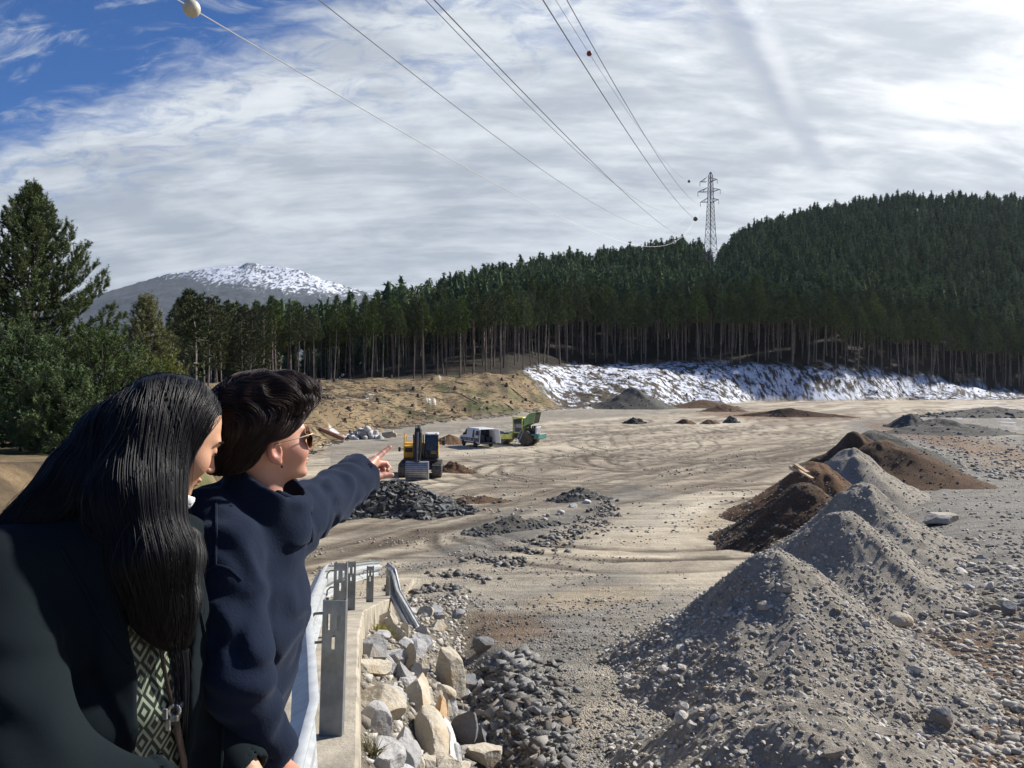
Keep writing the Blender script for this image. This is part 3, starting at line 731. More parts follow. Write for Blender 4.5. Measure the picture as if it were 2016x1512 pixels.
def brush(base, d, l, nl, n, w, rg, fwd=.75):
    """needle brushes: n needles round each shoot; arrays base (k,3), d (k,3), l (k)"""
    k = len(base); s = rg.uniform(.03, 1, (k, n)); c = base[:, None]+d[:, None]*(s*l[:, None])[..., None]
    r = rg.normal(size=(k, n, 3)); r = r-(r*d[:, None]).sum(-1, keepdims=True)*d[:, None]; r = unit(r)
    nd = unit(r+d[:, None]*fwd); sd = unit(np.cross(nd, rg.normal(size=(k, n, 3))))
    L = nl*rg.uniform(.7, 1.15, (k, n, 1))
    V = np.stack([c-sd*w, c+sd*w, c+nd*L], 2).reshape(-1, 3)
    return V, np.arange(len(V)).reshape(-1, 3)
def young_pine(name, seed, x, y, z, H, R, prof, mat, label, nw=17, sub=9, n=34, nl=.10, lean=0, bottom=.06, w=.0085, shoot=.34):
    rg = np.random.default_rng(seed)
    root = thing(name, label, 'tree', (x, y, z))
    tb = MB(); tb.tube([[0, 0, -.3], [0, 0, H*.5], [.03, 0, H*.97]], [H*.014, H*.009, .015], 8)
    B, Dd, L, T = [], [], [], []
    for wv in range(nw):
        f = bottom+(1-bottom)*(wv/(nw-1))**.92; zz = H*f*.965
        nb = int(rg.integers(6, 9)) if f < .9 else 5
        a0 = rg.uniform(0, 6.28)
        for b in range(nb):
            a = a0+b*2*math.pi/nb+rg.normal(0, .15); ln = R*np.interp(f, *prof)*rg.uniform(.78, 1.16)
            rise = np.interp(f, [0, .4, .8, 1], [.10, .38, 1.0, 2.2])
            m = 7; s = np.linspace(0, 1, m)
            px_ = ln*s*math.cos(a); py_ = ln*s*math.sin(a); pz = zz+ln*rise*(.45*s+.55*s**2.2)-.08*ln*np.sin(s*3.1)
            pts = np.stack([px_, py_, pz], 1)
            tb.tube(pts, np.linspace(.016+.012*ln, .006, m), 4, False)
            ns = max(4, int(sub*(ln/R*1.4+.25)))
            for q in range(ns):
                u = 1-(q/ns)**1.3*.78; p0 = np.array([np.interp(u, s, pts[:, i]) for i in range(3)])
                side = rg.choice([-1, 1]); sp = rg.uniform(.05, .42)*ln*.45*(1.15-u)+(.0 if q == 0 else .05)
                ta = unit(pts[min(m-1, int(u*(m-1))+1)]-pts[max(0, int(u*(m-1))-1)]+1e-6)
                sdv = unit(np.cross(ta, [0, 0, 1.]))*side
                p1 = p0+sdv*sp+np.array([0, 0, .05*sp])+rg.normal(0, .03, 3)
                dd = unit(ta*.7+sdv*(.5 if q else 0)+np.array([0, 0, .45+1.2*f])+rg.normal(0, .18, 3))
                for e in range(2 if q else 3):
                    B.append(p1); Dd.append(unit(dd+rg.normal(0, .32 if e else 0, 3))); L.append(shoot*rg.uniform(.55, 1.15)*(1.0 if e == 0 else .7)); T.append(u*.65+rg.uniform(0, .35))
    for q in range(3): B.append(np.array([.03, 0, H*(.90+.03*q)])); Dd.append(np.array([0, 0, 1.])); L.append(H*.08); T.append(.6)
    for q in range(4): B.append(np.array([.03, 0, H*.92])); Dd.append(unit(np.array([math.cos(q*1.6)*.45, math.sin(q*1.6)*.45, 1.]))); L.append(.42); T.append(.6)
    B, Dd, L, T = np.array(B), np.array(Dd), np.array(L), np.array(T)
    V, Fc = brush(B, Dd, L, nl, n, w, rg)
    tb.build('trunk', M_BARK_D, root, True)
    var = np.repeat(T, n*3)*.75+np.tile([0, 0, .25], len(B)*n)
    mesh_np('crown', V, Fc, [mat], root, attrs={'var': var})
    return root
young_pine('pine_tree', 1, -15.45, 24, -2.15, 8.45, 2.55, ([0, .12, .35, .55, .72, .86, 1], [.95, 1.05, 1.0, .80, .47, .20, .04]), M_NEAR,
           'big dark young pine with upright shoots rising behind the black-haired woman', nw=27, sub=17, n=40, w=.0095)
x = (288-CX)/F*33
young_pine('pine_tree', 2, x, 33, -2.6, 6.2, 1.75, ([0, .2, .5, .8, 1], [1, 1, .72, .36, .08]), M_OLIVE, 'olive-green young pine with a thin pale stem beside the big dark pine', nw=22, sub=9, n=26, w=.012, nl=.13)
for i, (px, D, top, R, z) in enumerate(((205, 20.5, 700, 1.6, -1.9), (318, 30, 735, 1.35, -2.3), (40, 19, 690, 1.5, -1.75), (120, 18, 770, 1.0, -1.7))):
    H = (CY-top)/F*D-z
    young_pine('pine_sapling', 30+i, (px-CX)/F*D, D, z, H, R, ([0, .3, .6, .85, 1], [1, 1, .8, .5, .15]), (M_NEAR, M_OLIVE, M_NEAR, M_NEAR)[i],
               ('low bushy pine with pale tips in front of the big pine', 'small olive pine bush just behind the black hair', 'low bushy pine at the foot of the big pine by the photo edge', 'smallest pine bush on the dry grass bank')[i], nw=10, sub=9, n=30, nl=.10, w=.010, bottom=.1)
# ------------------------------------------------------------------ rocks, heaps, rubble
def ico(sub):
    t = (1+5**.5)/2
    V = unit(np.array([(-1, t, 0), (1, t, 0), (-1, -t, 0), (1, -t, 0), (0, -1, t), (0, 1, t), (0, -1, -t), (0, 1, -t), (t, 0, -1), (t, 0, 1), (-t, 0, -1), (-t, 0, 1)], float))
    Fc = [(0, 11, 5), (0, 5, 1), (0, 1, 7), (0, 7, 10), (0, 10, 11), (1, 5, 9), (5, 11, 4), (11, 10, 2), (10, 7, 6), (7, 1, 8), (3, 9, 4), (3, 4, 2), (3, 2, 6), (3, 6, 8), (3, 8, 9), (4, 9, 5), (2, 4, 11), (6, 2, 10), (8, 6, 7), (9, 8, 1)]
    V = list(V)
    for _ in range(sub):
        mid = {}; nf = []
        def g(a, b):
            k = (min(a, b), max(a, b))
            if k not in mid: mid[k] = len(V); V.append(unit(V[a]+V[b]))
            return mid[k]
        for a, b, c in Fc:
            ab, bc, ca = g(a, b), g(b, c), g(c, a); nf += [(a, ab, ca), (b, bc, ab), (c, ca, bc), (ab, bc, ca)]
        Fc = nf
    return np.array(V), np.array(Fc)
ICO0, ICO1, ICO3 = ico(0), ico(1), ico(4)
BOXV = np.array([[a, b, c] for c in (-1, 1) for b in (-1, 1) for a in (-1, 1)], float)
BOXF = np.array([t_ for f_ in ([0, 2, 3, 1], [4, 5, 7, 6], [0, 1, 5, 4], [2, 6, 7, 3], [0, 4, 6, 2], [1, 3, 7, 5]) for t_ in ((f_[0], f_[1], f_[2]), (f_[0], f_[2], f_[3]))])
def rock_shape(rg, sub=1, planes=8, lo=.45, hi=.85, rough=.05):
    if sub == 2:
        V = BOXV*(1-rg.uniform(0, .62, (8, 3))); V[:4] *= rg.uniform(.6, 1.0)
        return V/np.abs(V).max(0), BOXF
    V, Fc = (ICO0, ICO1, None, ICO3)[sub]; V = V.copy()
    for _ in range(planes):
        n = unit(rg.normal(size=3)); d = rg.uniform(lo, hi)
        V -= np.maximum(0, V@n-d)[:, None]*n
    if rough: V *= (1+rough*3*vn3(V*2.1+rg.uniform(0, 50), 3)[:, None]+rough*1.2*vn3(V*6+rg.uniform(0, 50), 5)[:, None]+rough*.5*vn3(V*15, 6)[:, None])
    return V/np.abs(V).max(0), Fc
def rand_rot(rg, n, tilt=1.0):
    a = rg.uniform(0, 2*math.pi, n); t1, t2 = rg.normal(0, .35*tilt, n), rg.normal(0, .35*tilt, n)
    ca, sa = np.cos(a), np.sin(a); z = np.zeros(n); o = np.ones(n)
    Rz = np.stack([np.stack([ca, -sa, z], -1), np.stack([sa, ca, z], -1), np.stack([z, z, o], -1)], 1)
    c, s = np.cos(t1), np.sin(t1); Rx = np.stack([np.stack([o, z, z], -1), np.stack([z, c, -s], -1), np.stack([z, s, c], -1)], 1)
    c, s = np.cos(t2), np.sin(t2); Ry = np.stack([np.stack([c, z, s], -1), np.stack([z, o, z], -1), np.stack([-s, z, c], -1)], 1)
    return Rx@Ry@Rz
def scatter(pos, size, rg, flat=(.25, .7), elong=(.6, 1.0), sub=0, kinds=9, tilt=1.0, nrm=None):
    """many small stones: returns V, F, tone-per-vertex"""
    n = len(pos); Vs, Fs, T = [], [], []; off = 0
    kind = rg.integers(0, kinds, n)
    for k in range(kinds):
        i = np.nonzero(kind == k)[0]
        if not len(i): continue
        V, Fc = rock_shape(rg, sub, 7 if sub else 3, .32 if sub else .5, .8, .05)
        S = np.stack([size[i], size[i]*rg.uniform(*elong, len(i)), size[i]*rg.uniform(*flat, len(i))], 1)
        R = rand_rot(rg, len(i), tilt)
        W = np.einsum('nij,nvj->nvi', R, V[None]*S[:, None])+pos[i][:, None]
        Vs.append(W.reshape(-1, 3)); Fs.append((Fc[None]+(np.arange(len(i))*len(V))[:, None, None]).reshape(-1, 3)+off); off += W.shape[0]*W.shape[1]
        T.append(np.repeat(rg.uniform(0, 1, len(i)), len(V)))
    return np.concatenate(Vs), np.concatenate(Fs), np.concatenate(T)
def stone_mat(name, c1, c2, c3=None, bump=.5, bscale=30., rust=0.0):
    m = bpy.data.materials.new(name); m.use_nodes = True; t = NT(m.node_tree); b = m.node_tree.nodes['Principled BSDF']
    co = t.n('ShaderNodeTexCoord').outputs['Object']; a = t.n('ShaderNodeAttribute', attribute_name='tone').outputs['Fac']
    n1, n2 = t.noise(co, 5., 7, .65), t.noise(co, 26., 5, .65)
    f = t.m('ADD', t.m('MULTIPLY', a, .55), t.m('ADD', t.m('MULTIPLY', n1, .45), t.m('MULTIPLY', n2, .35)))
    c = t.mix(t.smooth(f, .3, 1.0), c1, c2)
    if c3: c = t.mix(t.m('MULTIPLY', t.smooth(t.noise(co, 2.2, 5, .6), .48, .68), .8), c, c3)
    t.set(b.inputs['Base Color'], c); b.inputs['Roughness'].default_value = .9; b.inputs['Specular IOR Level'].default_value = .25
    bp = t.n('ShaderNodeBump', {'Strength': bump, 'Distance': .03, 'Height': t.m('ADD', t.noise(co, bscale, 6, .7), t.m('MULTIPLY', t.noise(co, bscale*.25, 4, .6), 2.0))})
    t.set(b.inputs['Normal'], bp.outputs[0])
    return m
S_SLATE = stone_mat('slate_stone', (.075, .073, .068), (.29, .28, .26), (.17, .13, .09))
S_FILL = stone_mat('gravel_stone', (.22, .195, .158), (.56, .52, .45), (.30, .24, .165))
S_DARK = stone_mat('dark_rock', (.045, .047, .046), (.20, .20, .19))
S_CREAM = stone_mat('cream_stone', (.30, .26, .195), (.58, .52, .41), (.38, .28, .17), .7, 14.)
S_GREY = stone_mat('grey_stone', (.20, .20, .20), (.46, .45, .43), (.33, .28, .21), .7, 14.)
S_DGREY = stone_mat('dark_grey_stone', (.10, .105, .11), (.24, .24, .235), (.17, .13, .10), .6, 14.)
S_RUST = stone_mat('rusty_stone', (.28, .16, .08), (.55, .38, .22), (.42, .36, .27), .7, 14.)
S_WHITE = stone_mat('white_stone', (.42, .41, .39), (.74, .73, .70), (.40, .37, .32), .6, 8.)
SOILS = {'grey': ((.205, .182, .145), (.43, .385, .312), S_FILL), 'brown': ((.085, .050, .028), (.225, .130, .072), S_FILL), 'dark': ((.035, .03, .025), (.10, .088, .072), S_DARK),
         'graydark': ((.07, .068, .06), (.16, .15, .125), S_DARK), 'darkbrown': ((.058, .038, .025), (.185, .115, .068), S_DARK)}
def soil_mat(kind):
    k = 'soil_'+kind
    if k in MATS: return MATS[k]
    c1, c2, _ = SOILS[kind]
    m = bpy.data.materials.new(k); m.use_nodes = True; t = NT(m.node_tree); b = m.node_tree.nodes['Principled BSDF']
    co = t.n('ShaderNodeTexCoord').outputs['Object']
    n1, n2, n3 = t.noise(co, 1.6, 6, .65), t.noise(co, 11., 7, .72), t.noise(co, 55., 3, .6)
    f = t.m('ADD', t.m('MULTIPLY', n1, .4), t.m('ADD', t.m('MULTIPLY', n2, .55), t.m('MULTIPLY', n3, .35)))
    t.set(b.inputs['Base Color'], t.mix(t.smooth(f, .45, .88), c1, c2)); b.inputs['Roughness'].default_value = .95; b.inputs['Specular IOR Level'].default_value = .15
    bp = t.n('ShaderNodeBump', {'Strength': .8, 'Distance': .06, 'Height': t.m('ADD', n2, t.m('MULTIPLY', n3, .5))})
    t.set(b.inputs['Normal'], bp.outputs[0]); MATS[k] = m
    return m
def hz(x, y): return height(np.atleast_1d(np.asarray(x, float)), np.atleast_1d(np.asarray(y, float)), True)
def heap(label, px, py, D, R, kind, seed, rx=1.0, ry=1.0, rot=0.0, H=None, name='dirt_heap', group=None, stones=600, smin=.02, smax=.07, top=.12, cat='heap', big=0, lump=.16, off=(0, 0), rim=1.0):
    rg = np.random.default_rng(seed); p = P(px, py, D); cx, cy = p[0]+off[0], p[1]+off[1]
    g0 = float(hz(cx, cy)[0]); H = H or p[2]-g0
    k = 132 if D < 30 else 72; nr = 72 if D < 30 else 34
    a = np.linspace(0, 2*math.pi, k, endpoint=False); q = np.linspace(0, 1, nr)**.85
    A, Q = np.meshgrid(a, q)
    co, si = np.cos(A), np.sin(A)
    Rr = R*(1+.22*fbm(co*1.6+seed, si*1.6, seed, 3))
    ux, uy = Q*Rr*co*rx, Q*Rr*si*ry; c, s = math.cos(rot), math.sin(rot)
    X, Y = cx+ux*c-uy*s, cy+ux*s+uy*c
    prof = 1-(np.sqrt(Q*Q+top*top)-top)/(math.sqrt(1+top*top)-top)
    prof = prof-.10*np.sin(prof*math.pi)*rim
    sc = R*.42
    z = H*prof*(1+lump*fbm(X/sc, Y/sc, seed+5, 4)*1.2)+.20*H*lump*6*.35*fbm(X/(sc*.35), Y/(sc*.35), seed+8, 4)*np.minimum(1, (1-Q)*5+.25)*.35
    if D < 60: z = z+.035*min(1, 1)*fbm(X/.28, Y/.28, seed+9, 4, .65)*np.minimum(1, (1-Q)*6+.2)
    Z = hz(X.ravel(), Y.ravel()).reshape(X.shape)*1.0+z-.10*Q**4-.02
    V = np.stack([X, Y, Z], -1).reshape(-1, 3)
    jj = np.arange(k); Fs = []
    for i in range(nr-1): Fs.append(np.stack([i*k+jj, (i+1)*k+jj, (i+1)*k+(jj+1) % k, i*k+(jj+1) % k], 1))
    Fq = np.concatenate(Fs)[:, ::-1]; Fq = Fq[:, ::-1]
    # stones lying in its surface
    qi = np.sqrt(rg.uniform(0.0, 1.02, stones)); fi = rg.uniform(0, k, stones)
    ri = np.clip((qi**(1/.85))*(nr-1), 0, nr-1.001); i0 = ri.astype(int); j0 = fi.astype(int) % k
    Vg = V.reshape(nr, k, 3); fr = (ri-i0)[:, None]; fj = (fi-fi.astype(int))[:, None]
    p0 = lerp(lerp(Vg[i0, j0], Vg[i0, (j0+1) % k], fj), lerp(Vg[i0+1, j0], Vg[i0+1, (j0+1) % k], fj), fr)
    sz = smin+(smax-smin)*rg.uniform(0, 1, stones)**3.2*(.45+.75*qi)
    if big: sz[:big] = rg.uniform(smax, smax*(1.35 if kind == 'dark' else 2.2), big)
    Vs, Fs2, T = scatter(p0, sz, rg, sub=1 if D < 10 else (2 if kind == 'dark' else 0))
    V2 = np.concatenate([V, Vs]); orig = np.array([cx, cy, g0])
    tone = np.concatenate([np.full(len(V), .5), T])
    o = mesh_np(name, V2-orig, [Fq, Fs2+len(V)], [soil_mat(kind), SOILS[kind][2]], attrs={'tone': tone}, midx=np.concatenate([np.zeros(len(Fq), int), np.ones(len(Fs2), int)]), loc=orig)
    o.data.polygons.foreach_set('use_smooth', np.concatenate([np.ones(len(Fq), bool), np.zeros(len(Fs2), bool)]))
    return tag(o, label, cat, group)
GR = 'row of tipped heaps along the pit'
heap('nearest low grey heap with a bent stick lying on it', 1590, 1362, 7.2, 2.0, 'grey', 1, 1.1, 1.0, 0, group=GR, stones=3600, smax=.066, top=.45, big=26, lump=.24)
heap('largest pointed grey gravel heap in front, pale stones down its face', 1535, 1084, 11.6, 3.0, 'grey', 2, 1.0, 1.12, .2, group=GR, stones=9500, smax=.066, top=.12, big=24, lump=.12)
heap('grey heap second from the front, just behind the pointed one', 1655, 1010, 16.6, 2.75, 'grey', 3, 1.05, 1.0, 0, group=GR, stones=3600, smax=.08, lump=.12)
heap('grey heap between the pointed front ones and the dark brown heap', 1690, 955, 22.0, 3.05, 'grey', 4, 1, 1, .3, group=GR, stones=2600, smax=.09)
heap('dark brown soil heap spreading left onto the pale ground', 1604, 957, 25.0, 3.3, 'darkbrown', 5, 1.08, .92, -.2, group=GR, stones=2000, smax=.09, top=.22, off=(-.25, 0))
heap('rust-brown soil heap with two planks stuck in its top', 1608, 906, 31.5, 3.9, 'brown', 6, 1.0, .95, 0, group=GR, stones=1300, smax=.09)
heap('smooth blue-grey heap behind the rust-brown one', 1672, 884, 36.0, 3.7, 'grey', 7, 1.1, 1, 0, group=GR, stones=1100, smax=.09)
heap('wide brown soil heap running out to the right', 1718, 866, 42.0, 4.3, 'darkbrown', 8, 1.35, .9, -.15, group=GR, stones=900, smax=.1, off=(.3, 0))
heap('small steep brown heap at the far end of the row', 1676, 851, 47.0, 4.4, 'darkbrown', 9, .95, .9, 0, group=GR, stones=500, smax=.1)
heap('farthest grey heap of the row', 1722, 842, 53.0, 5.2, 'graydark', 10, 1.1, 1, 0, group=GR, stones=500, smax=.1)
heap('lumpy grey heap by the far right corner of the pit', 1868, 822, 98.0, 7.5, 'graydark', 11, 1.3, .8, 0, stones=260, smax=.35, lump=.5)
heap('smaller pointed grey-brown heap at the far right of the pit', 1792, 811, 112.0, 4.2, 'graydark', 12, .9, .8, 0, stones=120, smax=.3)
heap('long lumpy rubble heap under the right end of the snow', 1950, 803, 150.0, 14, 'graydark', 13, 1.2, .6, 0, stones=500, smax=.6, lump=.6)
heap('tall dark gravel heap standing against the snowy bank', 1248, 764, 197.0, 10.5, 'graydark', 14, 1.12, .8, 0, stones=300, smax=.35, top=.14)
heap('low brown heap to the right of the tall dark gravel heap', 1385, 796, 203.0, 9, 'darkbrown', 15, 1.3, .6, 0, stones=100, smax=.3, H=2.2)
FG = 'small heaps tipped in the middle of the pit'
heap('small dark stony heap farthest left of the four in mid pit', 1249, 821, 122.0, 2.1, 'dark', 16, 1, .8, 0, group=FG, stones=220, smax=.25, H=.95, top=.4, lump=.4)
heap('small light brown heap, larger of the two brown ones in mid pit', 1350, 822, 122.0, 1.9, 'brown', 17, 1, .8, 0, group=FG, stones=60, smax=.15, H=.85, top=.5, lump=.4)
heap('small flat brown heap next to the grey stony one in mid pit', 1398, 824, 122.0, 1.9, 'brown', 18, 1, .8, 0, group=FG, stones=60, smax=.15, H=.65, top=.5, lump=.4)
heap('small grey stony heap farthest right of the four in mid pit', 1440, 819, 124.0, 1.6, 'graydark', 19, 1, .8, 0, group=FG, stones=220, smax=.25, H=1.1, top=.4, lump=.4)
heap('long low brown soil berm crossing the far end of the pit', 1560, 815, 148.0, 14.5, 'darkbrown', 20, 1.0, .16, -.35, name='soil_berm', cat='berm', stones=300, smax=.25, H=1.5, lump=.35)
heap('brown soil mound at the left end of the far berm', 1425, 797, 176.0, 6.5, 'darkbrown', 27, 1.0, .5, 0, stones=100, smax=.25, H=1.9, lump=.35)
heap('heap of dark broken rock in front of the excavator bucket', 778, 948, 34.0, 2.9, 'dark', 21, 1.22, .85, -.1, stones=3800, smin=.05, smax=.20, top=.22, big=40, name='rock_heap', lump=.2, rim=.3)
heap('low dark rock heap under the pointing arm', 668, 985, 33.0, 2.1, 'dark', 22, 1.2, .8, .1, H=1.0, stones=1300, smin=.05, smax=.2, big=16, name='rock_heap')
heap('pile of brown soil by the white van front', 884, 857, 81.0, 2.0, 'brown', 23, 1.25, .9, -.3, H=1.05, stones=80, smax=.15)
heap('low pile of dark churned soil beside the excavator tracks', 893, 905, 53.5, 1.6, 'darkbrown', 24, 1.2, .8, 0, H=.75, stones=120, smax=.15, lump=.5)
heap('strip of brown soil trailing from the dark rock heap', 925, 972, 37.5, 1.6, 'darkbrown', 25, 1.5, .5, .4, H=.35, stones=260, smax=.14, lump=.5)
heap('low stony mound beside the haul road bend', 1140, 986, 38.5, 1.6, 'graydark', 26, 1.4, .55, .35, H=.6, stones=420, smax=.16, lump=.4)
heap('low slate edge mound between the haul road and the grey flat', 1010, 1036, 28.5, 1.5, 'graydark', 28, 2.0, .45, .55, H=.42, stones=700, smax=.13, lump=.5)

def hit(px, py):
    d = P(px, py, 1.0); D = np.geomspace(2.0, 330, 900); q = D[:, None]*d
    h = height(q[:, 0], q[:, 1], True); i = np.nonzero(q[:, 2] < h)[0]
    return D[i[0]] if len(i) else 300.0
def boulder(label, px, py, w, h, mat, seed, rot=0.0, depth=None, group=None, D=None, name='boulder', sink=.25, dark=.5, planes=9):
    """w, h: seen size in photo pixels; stands at the ground seen at the pixel of its foot"""
    rg = np.random.default_rng(seed); D = D or hit(px, py+h*.45)
    W, Hh = w/F*D, h/F*D
    dp = depth or (W*.8)
    V, Fc = rock_shape(rg, 3, planes, .42, .86, .035)
    V = V*np.array([W/2, dp/2, Hh/2*(1+sink)])
    if rot: V = V@rotm(0, rot, 0).T
    p = P(px, py, D); p[2] -= Hh*sink*.35
    o = mesh_np(name, V, Fc, [mat], attrs={'tone': np.full(len(V), dark)}, loc=p, smooth=True)
    o.data.set_sharp_from_angle(angle=math.radians(26))
    o.rotation_euler = (0, 0, rg.uniform(-.25, .25))
    return tag(o, label, 'boulder' if name == 'boulder' else 'stone', group)
def zz(X, Y): return 540+X/3.345, 1060+Y/3.345
BG = 'boulders set in the rubble wall below the guardrail'
NL = [(650, 710, 205, 175, S_GREY, 'grey rounded boulder under the yellow shrub', .1), (810, 775, 112, 115, S_GREY, 'small square grey stone beside the grey rounded boulder', 0),
      (760, 600, 170, 110, S_CREAM, 'tan stone right behind the yellow shrub', 0), (735, 530, 130, 75, S_CREAM, 'tan stone at the top of the rubble wall below the kerb end', 0),
      (640, 835, 210, 80, S_CREAM, 'flat tan stone below the grey rounded boulder', 0), (850, 890, 105, 120, S_GREY, 'upright grey stone in the middle of the rubble wall', .1),
      (950, 965, 150, 125, S_CREAM, 'bright cream stone above the huge cream slab', .3), (760, 1015, 190, 120, S_GREY, 'ribbed grey stone above the broad cream boulder', .1),
      (690, 1095, 285, 165, S_CREAM, 'broad cream boulder beside the nearest post', .25), (650, 1190, 215, 150, S_GREY, 'pale grey boulder just below the broad cream boulder', .2),
      (1010, 1210, 215, 440, S_CREAM, 'huge cream slab leaning on the lower rubble wall', .3), (1120, 1280, 95, 170, S_WHITE, 'white stone along the outer edge of the huge cream slab', .3),
      (840, 1370, 120, 165, S_GREY, 'grey blocky stone below the pale grey boulder', .1), (870, 1485, 190, 100, S_CREAM, 'cream stone cut by the bottom edge of the photo', 0),
      (1165, 1440, 120, 150, S_WHITE, 'whitish stone at the foot of the rubble wall', .3), (885, 800, 90, 165, S_CREAM, 'narrow tan stone at the outer face of the rubble wall', .2),
      (835, 630, 75, 120, S_CREAM, 'narrow tan stone below the fallen rail', .2), (1092, 1145, 66, 135, S_RUST, 'orange-brown narrow stone beside the huge cream slab', .3),
      (958, 850, 80, 130, S_CREAM, 'tan leaning stone beside the dark ditch', .4), (930, 880, 70, 90, S_GREY, 'small grey stone touching the tan leaning stone', .2)]
for i, (X, Y, w, h, m, lab, r) in enumerate(NL):
    px, py = zz(X, Y); 
    if 'huge' in lab: boulder(lab, px, py+18, w/3.345*1.25, 62, m, 200+i, .15, depth=1.15, group=BG, dark=.6, sink=.6); continue
    boulder(lab, px, py, w/3.345*1.30, h/3.345*1.25, m, 200+i, r, group=BG, dark=.35+.4*((i*7) % 5)/5, sink=.5, depth=w/3.345*1.5/F*6)
rgb = np.random.default_rng(888)
for i in range(60):
    y_ = rgb.uniform(4.4, 15.5); e_ = rgb.uniform(.12, 1.35); x_ = float(xe(y_))+e_; w_ = rgb.uniform(.16, .46)
    V, Fc = rock_shape(rgb, 3, 9, .42, .86, .035); V = V*np.array([w_/2, w_*.42, w_*rgb.uniform(.25, .42)])
    m_ = (S_GREY, S_CREAM, S_GREY, S_GREY, S_CREAM)[i % 5]
    o = mesh_np('boulder', V, Fc, [m_], attrs={'tone': np.full(len(V), rgb.uniform(.2, .8))}, loc=(x_, y_, float(hz(x_, y_)[0])+w_*.10), smooth=True); o.data.set_sharp_from_angle(angle=math.radians(26))
    o.rotation_euler = (rgb.normal(0, .2), .45*(e_ > .3)+rgb.normal(0, .2), rgb.uniform(0, 6))
    tag(o, {0: 'smaller grey stone wedged between the big boulders of the rubble wall', 1: 'smaller cream stone wedged between the big boulders of the rubble wall', 2: 'smaller white stone wedged between the big boulders of the rubble wall'}[0 if m_ is S_GREY else (1 if m_ is S_CREAM else 2)], 'boulder', 'smaller stones wedged in the rubble wall, '+('grey' if m_ is S_GREY else ('cream' if m_ is S_CREAM else 'white')))
DGp = 'boulders lying in the ditch below the rubble wall'
ND = [(1150, 870, 215, 300, S_CREAM, 'tall upright cream boulder standing in the ditch', -.12), (1230, 955, 275, 100, S_DGREY, 'long dark slab lying against the upright cream boulder', -.42),
      (1130, 1095, 125, 165, S_CREAM, 'tan block below the long dark slab', .1), (1240, 1265, 195, 280, S_DGREY, 'large dark grey boulder in the ditch', .2),
      (1365, 1280, 105, 170, S_DGREY, 'dark pointed stone right of the large dark grey boulder', -.3), (1400, 1450, 345, 190, S_CREAM, 'big rounded cream boulder at the bottom edge of the photo', 0),
      (1240, 1030, 120, 75, S_GREY, 'small grey stone between the tan block and the slate rubble', 0), (1375, 690, 150, 110, S_DGREY, 'dark blue slate block right of the upright cream boulder', .3)]
for i, (X, Y, w, h, m, lab, r) in enumerate(ND):
    px, py = zz(X, Y); boulder(lab, px, py, w/3.345, h/3.345, m, 240+i, r, group=DGp)
for i, (px, py, w, h, m, lab) in enumerate(((1842, 1412, 66, 52, S_DGREY, 'flat pointed grey stone slab standing in the brown soil'), (1848, 1020, 80, 24, S_FILL, 'long flat stone slab lying on the gravel fill'),
        (1655, 1362, 62, 34, S_FILL, 'pale broad stone in the crest of the nearest heap'), (1770, 1220, 56, 28, S_CREAM, 'pale stone at the right foot of the pointed heap'), (1612, 1400, 24, 28, S_GREY, 'small square grey stone below the pale broad stone'),
        (1520, 1355, 32, 22, S_GREY, 'grey stone on the left shoulder of the nearest heap'), (1365, 1372, 38, 24, S_GREY, 'low grey stone left of the nearest heap'), (1262, 1450, 26, 22, S_DGREY, 'dark stone on the flat left of the nearest heap'),
        (1305, 1478, 40, 30, S_GREY, 'pale stone by the bottom edge left of the nearest heap'), (1905, 1160, 40, 24, S_GREY, 'grey stone right of the second grey heap'), (1990, 1198, 36, 26, S_DGREY, 'dark grey stone at the right edge of the photo'),
        (1130, 996, 20, 9, S_WHITE, 'white stone left of the pair beside the haul road'), (1155, 988, 18, 9, S_WHITE, 'white stone right of the pair beside the haul road'), (1104, 1008, 16, 8, S_WHITE, 'white stone lowest by the haul road edge'))):
    boulder(lab, px, py, w, h, m, 260+i, 0, name='stone', planes=7)
# pile of pale stones at the foot of the left slope
rg = np.random.default_rng(90)
D0 = 88.0; c0 = P(718, 858, D0); gz = ground_z(c0[0], c0[1])
for i in range(46):
    lv = 0 if i < 24 else (1 if i < 38 else 2); s = (1.0, .62, .28)[lv]
    dx, dy = rg.uniform(-2.3, 2.3)*s-.2, rg.uniform(-1.2, 1.2)*s; w = rg.uniform(.6, 1.3)
    V, Fc = rock_shape(rg, 1, 6, .5, .9, .05); V = V*np.array([w/2, w*.4, w*rg.uniform(.22, .42)])@rotm(0, rg.normal(0, .35), rg.uniform(0, 6)).T
    o = mesh_np('stone', V, Fc, [S_WHITE], attrs={'tone': np.full(len(V), rg.uniform(0, 1))}, loc=(c0[0]+dx, c0[1]+dy, gz+.2+lv*.48*(1-.3*abs(dx)/2)))
    tag(o, 'pale angular stone in the pile at the foot of the left slope', 'stone', 'stones piled at the foot of the left slope')
boulder('cream boulder right next to the pile of pale stones', 764, 852, 25, 15, S_CREAM, 311, D=86.5, planes=5)
boulder('small flat cream boulder at the right end of the stone pile', 775, 856, 14, 8, S_CREAM, 302, D=85.5)

